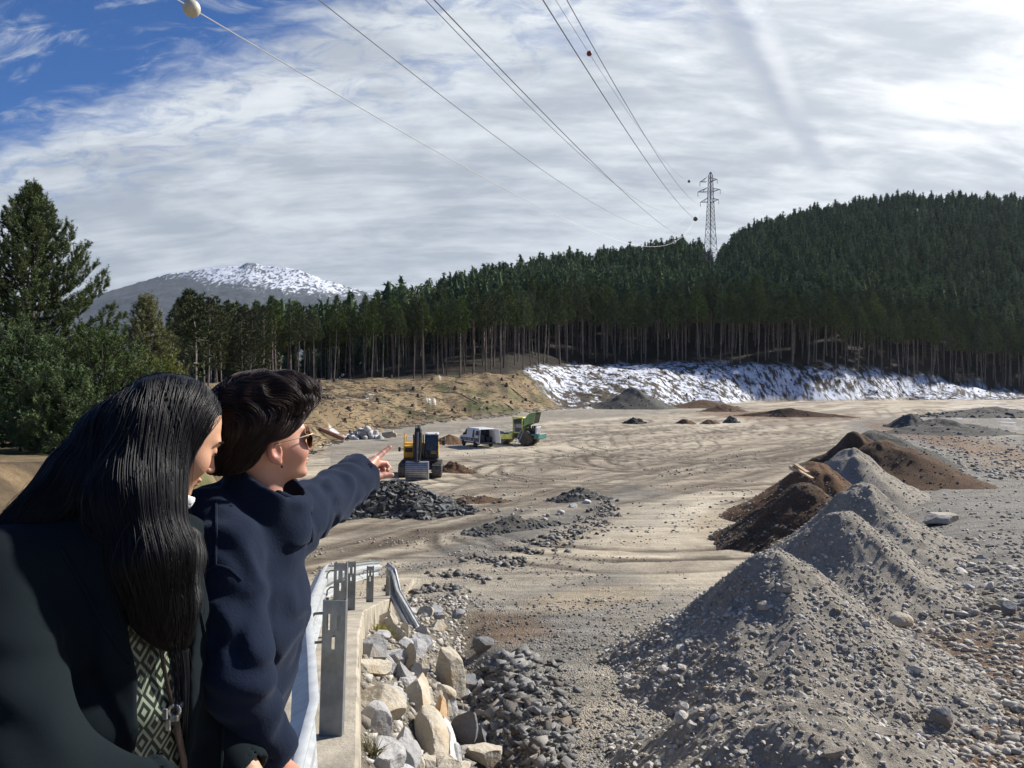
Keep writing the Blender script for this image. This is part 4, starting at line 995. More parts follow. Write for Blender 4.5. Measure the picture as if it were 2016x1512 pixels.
# loose rubble, gravel and pebbles nobody could count
def region(n, px0, px1, py0, py1, rg):
    px, py = rg.uniform(px0, px1, n), rg.uniform(py0, py1, n)
    ys = np.geomspace(4.2, 300, 3000); D = np.interp(-py, -(CY-F*zs(ys)/ys), ys)
    return np.stack([(px-CX)/F*D, D], 1)
def lay(xy, size, up=.25):
    return np.stack([xy[:, 0], xy[:, 1], hz(xy[:, 0], xy[:, 1])+size*up], 1)
def stuff(name, label, mat, sets, seed, cat):
    rg = np.random.default_rng(seed); Vs, Fs, T, off = [], [], [], 0
    for xy, s0, s1, pw, flat, sub in sets:
        sz = s0+(s1-s0)*rg.uniform(0, 1, len(xy))**pw
        V, Fc, t = scatter(lay(xy, sz*.3), sz, rg, flat=flat, sub=sub); Vs.append(V); Fs.append(Fc+off); T.append(t); off += len(V)
    o = mesh_np(name, np.concatenate(Vs), np.concatenate(Fs), [mat], attrs={'tone': np.concatenate(T)})
    tag(o, label, cat, None, 'stuff')
rg = np.random.default_rng(91)
def clusterd(xy, sc, thr, seed): return xy[fbm(xy[:, 0]/sc, xy[:, 1]/sc, seed, 3) > thr]
seg = np.array([[-2.2, 17.5], [-.8, 20], [.5, 24.5], [3.2, 29.5], [5.2, 37]])
tt = rg.uniform(0, 1, 2600); xs = np.interp(tt, np.linspace(0, 1, 5), seg[:, 0]); ys_ = np.interp(tt, np.linspace(0, 1, 5), seg[:, 1])
line = np.stack([xs+rg.normal(0, .45, 2600), ys_+rg.normal(0, .55, 2600)], 1); line = clusterd(line, .9, -.05, 6)
lowr = region(1300, 885, 1140, 1330, 1700, rg)
stuff('slate_rubble', 'loose blue-grey slate slabs and shards below the rubble wall', S_SLATE, [
    (region(520, 890, 1125, 1300, 1640, rg), .03, .135, 1.9, (.14, .36), 2), (lowr, .02, .09, 2, (.2, .5), 2), (region(2600, 840, 1350, 1180, 1512, rg), .010, .05, 2.5, (.3, .7), 0),
    (clusterd(region(7000, 800, 1350, 1040, 1320, rg), 1.6, .10, 5), .010, .055, 3.4, (.25, .6), 0), (region(150, 930, 1060, 1290, 1400, rg),   .05, .16, 1.6, (.2, .5), 2), (line, .02, .13, 3.0, (.3, .7), 2)], 92, 'rubble')
stuff('gravel', 'grey gravel and stones strewn over the fill right of the heaps', S_FILL, [
    (region(7000, 1650, 2250, 960, 1500, rg), .015, .10, 3.0, (.3, .7), 0), (region(3500, 1720, 2300, 860, 960, rg), .03, .22, 3.2, (.3, .7), 0), (region(420, 1680, 2050, 1080, 1260, rg), .05, .19, 2, (.4, .8), 1),
    (region(2600, 1600, 2250, 1200, 1560, rg), .012, .06, 2.6, (.3, .7), 0)], 93, 'gravel')
ex = rg.uniform(0.02, 1.5, 5200); ey = rg.uniform(1.5, 17, 5200)
stuff('pebbles', 'small stones and grit strewn over the rubble wall and the pit floor', S_FILL, [
    (np.stack([xe(ey)+ex, ey], 1), .012, .075, 3, (.4, .8), 0), (region(1500, 1180, 1480, 1150, 1512, rg), .01, .045, 3, (.3, .7), 0), (clusterd(region(2500, 560, 1000, 1060, 1200, rg), 1.5, 0, 8), .01, .06, 3, (.3, .7), 0),
    (clusterd(region(2600, 560, 1500, 880, 1050, rg), 4, .12, 9), .03, .12, 3, (.3, .7), 0)], 94, 'pebbles')
# debris on the cleared slopes: stumps are things, twigs and litter are one mass
rg = np.random.default_rng(95)
M_STUMP = pbr('stump_wood', (.075, .055, .04), .9, var=.4, scale=6.)
M_LOG = pbr('weathered_log', (.16, .125, .095), .9, var=.35, scale=3.)
def slope_pt(px, f):
    p0 = float(tab(px, PXB, D_B)); p1 = float(tab(px, PXT, D_T)); D = p0+(p1-p0)*f; x = (px-CX)/F*D
    return x, D
mb = MB(); mb.lathe((0, 0, 0), 'z', [(-.2, .42), (0, .33), (.16, .25), (.42, .23), (.45, .2)], 10); mb.tube([[.2, 0, .08], [.55, .1, -.05]], [.08, .03], 5); mb.tube([[-.1, .2, .08], [-.3, .5, -.06]], [.08, .03], 5)
stump = mb.build('tree_stump', M_STUMP); first = True
for i in range(150):
    snowy = i < 90
    px = rg.uniform(1120, 1960) if snowy else rg.uniform(600, 1060); f = rg.uniform(.05, .97)
    x, D = slope_pt(px, f); o = stump if first else dup(stump); first = False
    s = rg.uniform(.5, 1.3); o.location = (x, D, ground_z(x, D)); o.scale = (s, s, s*rg.uniform(.6, 1.5)); o.rotation_euler = (0, 0, rg.uniform(0, 6))
    tag(o, 'dark tree stump poking out of the snowy bank' if snowy else 'dark tree stump left on the brown cleared slope', 'stump', 'stumps on the snowy bank' if snowy else 'stumps on the brown slope')
for i in range(46):
    snowy = i < 34
    px = rg.uniform(1130, 1990) if snowy else rg.uniform(610, 1040); f = rg.uniform(.15, .98)
    x, D = slope_pt(px, f); L = rg.uniform(2.5, 8); a = rg.uniform(-.9, .9) if rg.uniform() < .6 else rg.uniform(1.0, 2.2)
    dx, dy = math.cos(a)*L/2, math.sin(a)*L/2
    r = rg.uniform(.07, .16); pts = []
    for u in (-1, -.3, .4, 1): pts.append([x+dx*u, D+dy*u, ground_z(x+dx*u, D+dy*u)+r+.12])
    m2 = MB(); m2.tube(pts, [r, r*.95, r*.85, r*.6], 7); 
    if i % 3 == 0: m2.tube([pts[2], [pts[2][0]+.5, pts[2][1], pts[2][2]+.8]], [r*.5, r*.2], 5)
    o = m2.build('log', M_STUMP if snowy else M_LOG)
    tag(o, 'thin felled trunk lying on the snowy bank' if snowy else 'thin felled trunk lying on the brown slope', 'log', 'felled trunks on the snow' if snowy else 'felled trunks on the brown slope')
n = 7500; px = np.concatenate([rg.uniform(1040, 2030, 5000), rg.uniform(590, 1060, 2500)]); f = rg.uniform(.0, 1.0, n)
p0, p1 = tab(px, PXB, D_B), tab(px, PXT, D_T); D = p0+(p1-p0)*f; x = (px-CX)/F*D; z = hz(x, D)
L = rg.uniform(.3, 1.9, n)**1.3; a = rg.uniform(0, math.pi, n); w = rg.uniform(.025, .07, n); rise = rg.normal(.06, .12, n)*L
d = np.stack([np.cos(a)*L, np.sin(a)*L, rise], 1); c = np.stack([x, D, z+.07], 1); up = np.stack([0*w, 0*w, w*1.4], 1); sd = np.stack([-np.sin(a)*w, np.cos(a)*w, 0*w], 1)
V = np.stack([c-d/2-sd, c-d/2+sd, c-d/2+up, c+d/2-sd, c+d/2+sd, c+d/2+up], 1).reshape(-1, 3)
Fb = np.array([[0, 1, 4, 3], [1, 2, 5, 4], [2, 0, 3, 5]]); Fq = (Fb[None]+(np.arange(n)*6)[:, None, None]).reshape(-1, 4)
o = mesh_np('brushwood', V, Fq, [pbr('brushwood', (.085, .066, .05), .9, var=.5, scale=.7)]); tag(o, 'twigs and felling litter strewn over the cleared slopes', 'brushwood', None, 'stuff')
m2 = MB(); A, B = P(628, 846, 84), P(678, 851, 84); A[2] = ground_z(*A[:2])+.25; B[2] = ground_z(*B[:2])+.25
m2.tube([A, (A+B)/2, B], [.26, .27, .25], 12); tag(m2.build('log', pbr('red_log', (.34, .19, .125), .85, var=.3, scale=3.), smooth=True), 'reddish-brown log lying left of the pile of pale stones', 'log')
m2 = MB(); q = hit(1478, 1450); b0 = P(1462, 1425, q-.15)
st = np.array([P(1462, 1422, q-.1), P(1470, 1432, q-.12), P(1476, 1452, q-.14), P(1484, 1472, q-.16), P(1488, 1490, q-.18)]); st[:, 2] += .03
m2.tube(st, [.014, .018, .017, .014, .008], 7); tag(m2.build('stick', pbr('grey_stick', (.30, .25, .19), .85, var=.3, scale=9.), smooth=True), 'bent grey stick lying on the nearest heap', 'stick')
for (a, b, lab) in (((1556, 917), (1600, 942), 'weathered plank stuck in the rust-brown heap, lower of the two'), ((1566, 914), (1590, 930), 'weathered plank stuck in the rust-brown heap, upper of the two')):
    A, B = P(*a, 29.6), P(*b, 28.6); m2 = MB(); dv = B-A; m2.box((A+B)/2, (np.linalg.norm(dv), .16, .05), np.array(Vector(dv).to_track_quat('X', 'Z').to_matrix()))
    tag(m2.build('plank', pbr('old_plank', (.42, .30, .18), .85, var=.3, scale=4.)), lab, 'plank')

# ------------------------------------------------------------------ guardrail, kerb
M_GALV = pbr('galvanised_steel', (.60, .62, .62), .42, .55, var=.14, scale=14., bump=.1, bscale=60.)
M_POST = pbr('galvanised_post', (.21, .22, .22), .55, .3, var=.25, scale=7., bump=.15, bscale=50.)  # steel darkened so the colour carries the shade on the post faces
M_CONC = pbr('concrete', (.37, .325, .25), .95, var=.3, scale=3.0, bump=.5, bscale=35.)
POSTS = [(-1.0, 4.1, .76), (-1.67, 7.2, .72), (-2.30, 10.6, .71), (-2.56, 13.4, .66), (-2.68, 16.0, .72)]
gr = thing('guardrail', 'bright steel guardrail on slotted posts running down the ramp edge', 'guardrail', (-1.0, 4.1, zr(4.1)))
def rel(p): return np.asarray(p, float)-np.array([-1.0, 4.1, float(zr(4.1))])
WP = [(0, .155), (.028, .15), (.028, .125), (.085, .095), (.085, .055), (.012, .02), (.012, -.02), (.085, -.055), (.085, -.095), (.028, -.125), (.028, -.15), (0, -.155)]
def sweep(path, prof, side=-1, tilt=None):
    path = np.asarray(path, float); T = np.gradient(path, axis=0); T /= np.linalg.norm(T, axis=1)[:, None]
    V = []
    for i in range(len(path)):
        s = np.cross(T[i], [0, 0, 1.]); s /= np.linalg.norm(s); u = np.cross(s, T[i])
        if tilt is not None: c_, s_ = math.cos(tilt[i]), math.sin(tilt[i]); s, u = s*c_+u*s_, u*c_-s*s_
        for a, b in prof: V.append(path[i]+s*a*side+u*b)
    k = len(prof); f = [[i*k+j, i*k+j+1, (i+1)*k+j+1, (i+1)*k+j] for i in range(len(path)-1) for j in range(k-1)]
    return V, f
yy = np.concatenate([[-4, -1, 1, 2.4], np.linspace(3, 16.1, 30)]); bx = np.interp(yy, [-4, -1, 1, 2.5]+[p[1] for p in POSTS], [.55, -.02, -.30, -.56]+[p[0] for p in POSTS])-.10
ks = np.array([.25, .5, .25]); bxs = np.convolve(np.pad(bx, 1, 'edge'), ks, 'valid')
bz = zr(np.maximum(yy, 0))+.575+.05*np.sin(yy*.5)*(yy > 6)
V, f = sweep([rel(p) for p in np.stack([bxs, yy, bz], 1)], WP)
beam = MB().add(V, f).build('beam', M_GALV, gr, True); so_ = beam.modifiers.new('thickness', 'SOLIDIFY'); so_.thickness = .005
for i, (x, y, h) in enumerate(POSTS):
    z0 = float(zr(y)); wd = .121
    xs = [-wd/2, -.038, -.020, -.009, .009, .020, .038, wd/2]; zs_ = [-.3, h-.27, h-.19, h-.165, h-.075, h]
    V = [(a, 0, b) for b in zs_ for a in xs]; nx = len(xs); f = []
    for r in range(len(zs_)-1):
        for c in range(nx-1):
            if (r == 3 and c in (1, 5)) or (r == 1 and c == 3): continue
            f.append([r*nx+c, r*nx+c+1, (r+1)*nx+c+1, (r+1)*nx+c])
    for xx in (-wd/2, wd/2):
        b0 = len(V); V += [(xx, 0, -.3), (xx, .05, -.3), (xx, .05, h), (xx, 0, h)]; f.append([b0, b0+1, b0+2, b0+3])
        b0 = len(V); ins = xx*.72; V += [(xx, .05, -.3), (ins, .05, -.3), (ins, .05, h), (xx, .05, h)]; f.append([b0, b0+1, b0+2, b0+3])
    az = (-.02, .05, .1, .12, -.75)[i]; R = rotm((.0, .0, .0, 0, -.05)[i], (.03, .02, .02, .02, .0)[i], az)
    V = np.array(V)@R.T+rel((x, y, z0))
    po = MB().add(V, f).build('post', M_POST, gr); sd_ = po.modifiers.new('thickness', 'SOLIDIFY'); sd_.thickness = .006; sd_.offset = 0
    for dz in (-.10, -.26): br = MB(); br.tube([rel((x-.05, y+.03, z0+h+dz+.02)), rel((x-.09, y+.02, z0+h+dz+.02)), rel((x-.12, y+.02, z0+h+dz-.01)), rel((x-.125, y+.02, z0+h+dz-.06))], .008, 6); br.build('bracket', M_POST, gr)
ed = [P(766, 1120, 15.9), P(776, 1132, 15.4), P(780, 1172, 14.9), P(797, 1206, 14.1), P(813, 1236, 13.5), P(829, 1264, 13.0)]
V, f = sweep(ed, [(a, b*.9) for a, b in WP], 1, [0, .3, .8, 1.0, 1.1, 1.1])
o = MB().add(V, f).build('guardrail_end', pbr('dull_galvanised', (.34, .35, .35), .5, .5, var=.2, scale=8.), None, True); m_ = o.modifiers.new('thickness', 'SOLIDIFY'); m_.thickness = .006
tag(o, 'torn-off end of the guardrail hanging down into the ditch', 'guardrail')
kb = []; yk = np.linspace(-3, 16.6, 60); prof = [(-.62, -.30), (-.62, .012), (-.02, .018), (.0, 0), (.015, -.42), (-.1, -.5)]
V = [(xe(y)+a+.01*vn(y*3, i*1.0, 4), y, zr(max(y, 0))+b+.012*float(vn(y*5., i*2., 5))) for y in yk for i, (a, b) in enumerate(prof)]
k = len(prof); f = [[i*k+j, (i+1)*k+j, (i+1)*k+j+1, i*k+j+1] for i in range(len(yk)-1) for j in range(k-1)]+[list(range(k)), [(len(yk)-1)*k+j for j in range(k)][::-1]]
tag(MB().add(V, f).build('concrete_kerb', M_CONC), 'rough concrete kerb strip carrying the guardrail posts', 'kerb')

# plants on the rubble wall
def tuft(name, label, px, py, n, L, w, c1, c2, spread, seed, cat):
    rg = np.random.default_rng(seed); D = hit(px, py+6); p = P(px, py+6, D)
    B = rg.normal(0, .035, (n, 3))*np.array([1, 1, .2]); d = unit(rg.normal(0, spread, (n, 3))+np.array([0, 0, 1.]))
    V, Fc = spikes(B, d, 6, L, w, .25, rg); o = mesh_np(name, V, Fc, [leaf_mat(name+'_leaf', c1, c2, .1)], attrs={'var': np.repeat(rg.uniform(0, 1, n*6), 3)}, loc=p)
    tag(o, label, cat)
tuft('shrub', 'small yellow-green shrub growing on top of the rubble wall', 752, 1246, 46, .20, .012, (.22, .20, .02), (.48, .42, .06), .7, 5, 'shrub')
tuft('grass_tuft', 'sparse green grass tuft beside the kerb at the photo bottom', 727, 1482, 26, .13, .005, (.10, .11, .04), (.28, .24, .10), .45, 6, 'grass tuft')
tuft('grass_tuft', 'dry yellow grass tuft on the grey gravel right of the heaps', 1866, 1190, 30, .14, .01, (.30, .25, .12), (.45, .38, .2), .8, 7, 'grass tuft')

# ------------------------------------------------------------------ pylon and power lines
M_LAT = pbr('pylon_steel', (.17, .16, .18), .6, .3, var=.1, scale=1.)
M_WIRE = pbr('wire', (.15, .15, .15), .5, .2, var=.02)
M_WIREL = pbr('bright_wire', (.55, .55, .54), .45, .3, var=.02)
DP = 430.0; pb = P(1399, 516, DP); pz = ground_z(pb[0], pb[1]); pt = P(1393, 339, DP)
py_ = thing('pylon', 'tall lattice electricity pylon standing in the gap of the wooded ridge', 'pylon', (pb[0], pb[1], pz-1.5))
H = pt[2]-pz+1.5; hw = lambda t: np.interp(t, [0, .12, .55, .78, .97, 1], [3.9, 3.6, 1.9, 1.25, .85, .22])
fr = MB(); lv = np.concatenate([np.linspace(0, .55, 11), np.linspace(.55, .97, 13)[1:], [1.0]])
yaw = .45; Rz = rotm(0, 0, yaw)
def cor(t, i):
    w = hw(t); a = [(-w, -w), (w, -w), (w, w), (-w, w)][i % 4]; q = Rz@np.array([a[0], a[1], 0]); return np.array([q[0], q[1], t*H])
for i in range(4): fr.tube([cor(t, i) for t in lv], .17, 5, False)
for a, b in zip(lv[:-1], lv[1:]):
    for i in range(4):
        fr.tube([cor(a, i), cor(b, i+1)], .085, 4, False); fr.tube([cor(a, i+1), cor(b, i)], .085, 4, False)
        fr.tube([cor(b, i), cor(b, i+1)], .08, 4, False)
fr.build('frame', M_LAT, py_)
def Tp(px, py): return P(px, py, DP)
orig = np.array(py_.location)
TIPS = {}
for nm, yb, L, R_, cx in (('top', 352, (1378, 358), (1412, 353), 1394.5), ('mid', 372, (1374, 378), (1418, 373), 1396), ('low', 392, (1379, 398), (1415, 393), 1397)):
    for sd, tip in (('l', L), ('r', R_)):
        a0 = Tp(cx-4 if sd == 'l' else cx+4, yb-2)-orig; a1 = Tp(cx-4 if sd == 'l' else cx+4, yb+6)-orig; tp = Tp(*tip)-orig; dy = np.array([0, 1.2, 0])
        ar = MB()
        for s in (-1, 1):
            ar.tube([a0+dy*s, tp], .13, 4, False); ar.tube([a1+dy*s, tp], .13, 4, False)
            for u in (.3, .6): ar.tube([lerp(a0+dy*s, tp, u), lerp(a1+dy*s, tp, u+.12)], .07, 4, False)
        ar.build('crossarm', M_LAT, py_)
        ins = MB(); e = tp+np.array([0, 0, -2.6]); ins.lathe(tp, 'z', [(-q*.26, .10+.10*(q % 2)) for q in range(11)][::-1], 6); ins.build('insulator', M_WIRE, py_)
        TIPS[nm+sd] = e+orig
TIPS['peak'] = pt.copy()
def wire(label, tip, toppx, s, rad, mat, ball=()):
    T = TIPS[tip]; dxl = .300; k = (toppx-CX)/F        # line on the ground: x = T.x + (y-T.y)*slope
    yN = (T[0]-dxl*T[1])/(k-dxl); zN = CY/F*yN
    t = np.concatenate([np.linspace(-.10, .3, 60), np.linspace(.3, 1, 50)[1:]])
    X = (T[0]-dxl*(T[1]-yN))*(1-t)+T[0]*t; Y = yN+(T[1]-yN)*t; Z = zN*(1-t)+T[2]*t-4*s*t*(1-t)
    w = MB(); w.tube(np.stack([X, Y, Z], 1), rad, 5, False); o = w.build('power_line', mat); tag(o, label, 'wire', 'power lines from the pylon passing overhead')
    def at(px):
        kk = (px-CX)/F; i = np.argmin(np.abs(X-kk*Y)+1e3*(Y > 1e4)); return np.array([X[i], Y[i], Z[i]])
    return at, (X, Y, Z)
W1, p1 = wire('lowest power line, carrying the big white ball', 'lowl', 350, 15.2, .025, M_WIREL)
W2, p2 = wire('power line second from the left, without balls', 'midl', 628, 15.0, .026, M_WIRE)
W3, p3 = wire('left line of the close pair at the top middle', 'topl', 838, 14.5, .030, M_WIRE)
W4, p4 = wire('right line of the close pair at the top middle', 'lowr', 855, 13.5, .022, M_WIRE)
W5, p5 = wire('thick line left of the red ball', 'midr', 1069, 13.0, .030, M_WIRE)
W6, p6 = wire('thin upper line carrying the red ball', 'peak', 1094, 10.5, .022, M_WIRE)
W7, p7 = wire('thick line right of the red ball', 'topr', 1116, 12.5, .030, M_WIRE)
def ball(label, at, px, r, mat):
    p = at(px); b = MB(); b.lathe((0, 0, 0), 'x', [(r*math.sin(a), max(.02, r*math.cos(a))) for a in np.linspace(-1.57, 1.57, 15)], 24)
    b.lathe((0, 0, 0), 'x', [(-r-.05, .05), (-r+.04, .07)], 8); b.lathe((0, 0, 0), 'x', [(r-.04, .07), (r+.05, .05)], 8)
    o = b.build('marker_ball', mat, None, True); o.location = p; o.rotation_euler = (0, -.1, 1.2); return tag(o, label, 'marker ball', 'marker balls on the power lines')
M_BW = pbr('ball_white', (.56, .53, .42), .55, var=.12, scale=3.); M_BR = pbr('ball_red', (.22, .03, .03), .5, var=.15, scale=3.); M_BD = pbr('ball_dark', (.05, .04, .04), .6)
ball('big cream-white ball on the lowest power line', W1, 397, .32, M_BW)
ball('red ball on the thin upper power line', W6, 1160, .30, M_BR)
ball('small white ball on the low line in front of the wooded ridge', W1, 1328, .62, M_BW)
ball('tiny dark ball on the upper line near the pylon, upper of two', W6, 1357, .50, M_BD)
ball('tiny dark ball near the pylon, lower of two', W5, 1370, .5, M_BD)
# ------------------------------------------------------------------ machines (local frames: X ahead, Y left, Z up)
M_YEL = pbr('machine_yellow', (.68, .36, .02), .45, var=.18, scale=2.5)
M_MBLK = pbr('machine_black', (.022, .023, .024), .5, var=.25, scale=3.)
M_MGRY = pbr('machine_grey', (.06, .062, .065), .55, var=.25, scale=3.)
M_TRK = pbr('track_steel', (.13, .12, .105), .7, .2, var=.4, scale=5.)
M_BUCK = pbr('bucket_steel', (.40, .41, .42), .45, .4, var=.2, scale=3.)
M_GLS = pbr('cab_glass', (.03, .04, .045), .08, var=.1, scale=1., spec=.8)
M_RUB = pbr('tyre_rubber', (.03, .028, .026), .9, var=.4, scale=5.)
M_MUD = pbr('muddy_tyre', (.105, .09, .07), .95, var=.35, scale=4.)
M_WHT = pbr('van_white', (.72, .73, .74), .3, var=.05, scale=1.5)
M_NAVY = pbr('van_graphics', (.055, .06, .09), .4, var=.35, scale=5.)
M_LIME = pbr('roller_lime', (.58, .56, .12), .45, var=.2, scale=2.)
M_TEAL = pbr('roller_teal', (.055, .20, .165), .45, var=.15, scale=2.)
M_CHR = pbr('bright_metal', (.6, .6, .58), .3, .7, var=.1)
M_LAMP = pbr('lamp_glass', (.6, .6, .55), .15, var=.05)
M_RED = pbr('red_reflector', (.55, .05, .04), .4, var=.1)
M_INT = pbr('van_interior', (.025, .03, .05), .8, var=.5, scale=4.)
M_SILV = pbr('sack_white', (.55, .56, .58), .8, var=.2, scale=3.)

def excavator():
    D = 51.0; b = P(829, 930, D); r = thing('excavator', 'yellow and black tracked excavator with its grey bucket on the ground', 'excavator', (b[0], b[1], ground_z(b[0], b[1])), math.radians(-86))
    for s in (-1, 1):
        y = s*1.12; prof = []
        for a in np.linspace(math.pi/2, 3*math.pi/2, 9): prof.append((-1.45+.42*math.cos(a), .43+.42*math.sin(a)))
        for a in np.linspace(-math.pi/2, math.pi/2, 9): prof.append((1.45+.42*math.cos(a), .43+.42*math.sin(a)))
        tk = MB(); tk.prism(prof, 'y', y-.29, y+.29)
        pts = []; L = np.concatenate([[0], np.cumsum(np.hypot(*np.diff(np.array(prof+[prof[0]]), axis=0).T))])
        pr = np.array(prof+[prof[0]])
        for q in np.arange(0, L[-1], .17):      # grousers
            px_, pz_ = np.interp(q, L, pr[:, 0]), np.interp(q, L, pr[:, 1]); nx, nz = px_-np.clip(px_, -1.45, 1.45), pz_-.43
            n = np.array([nx, 0, nz]); n = n/(np.linalg.norm(n)+1e-6)
            tk.box((px_+n[0]*.015, y, pz_+n[2]*.015), (.05, .60, .07), rotm(0, math.atan2(n[0], n[2]), 0))
        t = tk.build('track', M_TRK, r)
        w = MB()
        for wx, rr in ((-1.42, .33), (1.42, .33), (-.9, .17), (-.45, .17), (0, .17), (.45, .17), (.9, .17)): w.cyl((wx, y-.30*1.02, .43 if rr > .2 else .2), (wx, y+.30*1.02, .43 if rr > .2 else .2), rr, 14)
        w.box((0, y+s*.295, .47), (2.3, .02, .22)); w.build('track_rollers', M_MGRY, t)
    c = MB(); c.box((0, 0, .62), (1.7, 1.9, .4), bev=.05); c.cyl((0, 0, .8), (0, 0, 1.0), .62, 20); c.build('undercarriage', M_MGRY, r)
    u = MB(); u.box((-.25, 0, 1.1), (2.9, 2.35, .2), bev=.04); u.build('deck', M_MBLK, r)
    e = MB(); e.prism([(-2.0, 1.2), (-.55, 1.2), (-.55, 2.12), (-1.75, 2.12), (-2.0, 1.9)], 'y', -1.18, 1.18); e.box((-.05, -.80, 1.62), (1.1, .72, .82), bev=.05)
    eb = e.build('engine_cover', M_YEL, r); g = MB()
    for k in range(6): g.box((-1.2+.13*k, -1.185, 1.65), (.05, .01, .5))
    g.box((.505, -.8, 1.75), (.01, .5, .3)); g.build('grille', M_MBLK, eb)
    cw = MB(); cw.prism([(1.15, -1.0), (1.15, 1.0), (.7, 1.18), (-.7, 1.18)], 'x', -.01, 0) if False else cw.box((-2.08, 0, 1.62), (.42, 2.3, .9), bev=.12); cw.build('counterweight', M_MBLK, r)
    h = MB()
    for xx in (-1.8, .4): h.tube([(xx, -1.12, 2.05), (xx, -1.12, 2.62)], .025, 6)
    h.tube([(-1.8, -1.12, 2.62), (.4, -1.12, 2.62)], .025, 6); h.tube([(.45, -1.1, 1.3), (.45, -1.1, 2.9)], .03, 6); h.build('handrail', M_YEL, r)
    ex = MB(); ex.cyl((-1.0, -.5, 2.1), (-1.0, -.5, 2.62), .06, 10); ex.build('exhaust', M_MGRY, r)
    cb = MB(); prof = [(-.55, 1.2), (1.02, 1.2), (1.12, 1.75), (.92, 2.78), (-.5, 2.78)]
    cb.prism(prof, 'y', .30, 1.18); cab = cb.build('cab', M_MBLK, r)
    gl = MB(); 
    gl.add([(1.045, .40, 1.36), (1.045, 1.08, 1.36), (1.128, 1.08, 1.76), (1.128, .40, 1.76)], [[0, 1, 2, 3]]); gl.add([(1.130, .40, 1.78), (1.130, 1.08, 1.78), (.945, 1.08, 2.68), (.945, .40, 2.68)], [[0, 1, 2, 3]])
    gl.add([(-.35, 1.184, 1.75), (-.35, 1.184, 2.6), (.32, 1.184, 2.6), (.32, 1.184, 1.75)], [[0, 1, 2, 3]]); gl.add([(.42, 1.184, 1.5), (.42, 1.184, 2.6), (.86, 1.184, 2.6), (1.0, 1.184, 1.75)], [[0, 1, 2, 3]])
    gl.build('cab_window', M_GLS, cab)
    st = MB(); st.add([(1.134, .58, 1.80), (1.134, .86, 1.80), (1.028, .86, 2.30), (1.028, .58, 2.30)], [[0, 1, 2, 3]]); st.build('seat_back', M_MGRY, cab)
    rf = MB(); rf.box((.2, .74, 2.82), (1.5, .94, .10), bev=.04); rf.build('cab_roof', M_SILV, r)
    mr = MB(); mr.tube([(.9, 1.2, 2.4), (.95, 1.5, 2.35)], .02, 5); mr.box((.95, 1.55, 2.25), (.06, .18, .32), bev=.02); mr.build('mirror', M_MBLK, r)
    mr = MB(); mr.tube([(.5, -1.15, 1.8), (.55, -1.4, 1.85)], .02, 5); mr.box((.55, -1.42, 1.8), (.06, .16, .3), bev=.02); mr.build('mirror', M_MBLK, r)
    bm = MB(); bm.prism([(.35, 1.35), (.55, 1.75), (1.15, 2.95), (1.75, 3.22), (2.35, 3.05), (2.42, 2.8), (1.8, 2.82), (1.4, 2.55), (.75, 1.3)], 'y', -.30, .12); bm.build('boom', M_MBLK, r)
    sk = MB(); sk.prism([(2.2, 3.30), (2.55, 3.35), (2.75, 2.6), (2.98, 1.15), (2.76, 1.1), (2.42, 2.3)], 'y', -.26, .08); sk.build('stick', M_MBLK, r)
    cy = MB()
    for yy in (-.42, .22): cy.cyl((.85, yy, 1.2), (1.25, yy, 2.3), .07, 8); cy.cyl((1.25, yy, 2.3), (1.55, yy, 2.85), .045, 8)
    cy.cyl((1.5, -.09, 3.3), (2.25, -.09, 3.45), .07, 8); cy.cyl((2.72, -.09, 3.1), (3.12, -.09, 1.75), .07, 8); cy.cyl((3.12, -.09, 1.75), (3.2, -.09, 1.2), .04, 8); cy.build('cylinder', M_MGRY, r)
    hs = MB()
    for yy in (-.25, -.12, .02): hs.tube([(1.15, yy, 2.95), (1.6, yy, 3.45), (2.2, yy, 3.55), (2.55, yy, 3.2)], .022, 5)
    hs.tube([(2.5, .15, 3.0), (2.95, .18, 2.2), (3.05, .1, 1.4)], .025, 5); hs.build('hose', M_MGRY, r)
    bk = MB(); W = .72; c = -.09
    prof = [(2.78, 1.22), (3.15, 1.20), (3.36, .95), (3.42, .60), (3.30, .22), (3.05, -.02)]; inn = [(2.98, .02), (3.18, .25), (3.28, .6), (3.22, .9), (3.08, 1.08), (2.86, 1.1)]
    bk.prism(prof+inn, 'y', c-W, c+W)
    for s in (-1, 1): bk.prism(prof+[(2.72, .25)], 'y', c+s*W-.02, c+s*W+.02)
    bk2 = bk.build('bucket', M_BUCK, r); rb = MB()
    for k in range(8):
        z = 1.13-.125*k; x = float(np.interp(z, [.22, .60, .95, 1.2], [3.30, 3.42, 3.36, 3.15])); rb.box((x+.012, c, z), (.02, 2*W-.06, .025))
    rb.build('rib', M_MGRY, bk2); ct = MB(); ct.box((3.16, c, .02), (.36, 2*W, .035), rotm(0, -.55, 0)); 
    for k in range(6): ct.box((3.24, c-W+.12+k*.24, .10), (.30, .02, .02), rotm(0, -.95, 0))
    ct.build('cutting_edge', M_BUCK, bk2)
    lk = MB(); lk.box((3.0, c, 1.22), (.3, .34, .22), bev=.04); lk.build('coupler', M_MBLK, r)
    lm = MB()
    for yy in (.42, 1.06): lm.box((1.0, yy, 2.86), (.08, .14, .09))
    lm.box((2.0, -.32, 2.9), (.1, .04, .12)); lm.build('work_lamp', M_LAMP, r)
excavator()

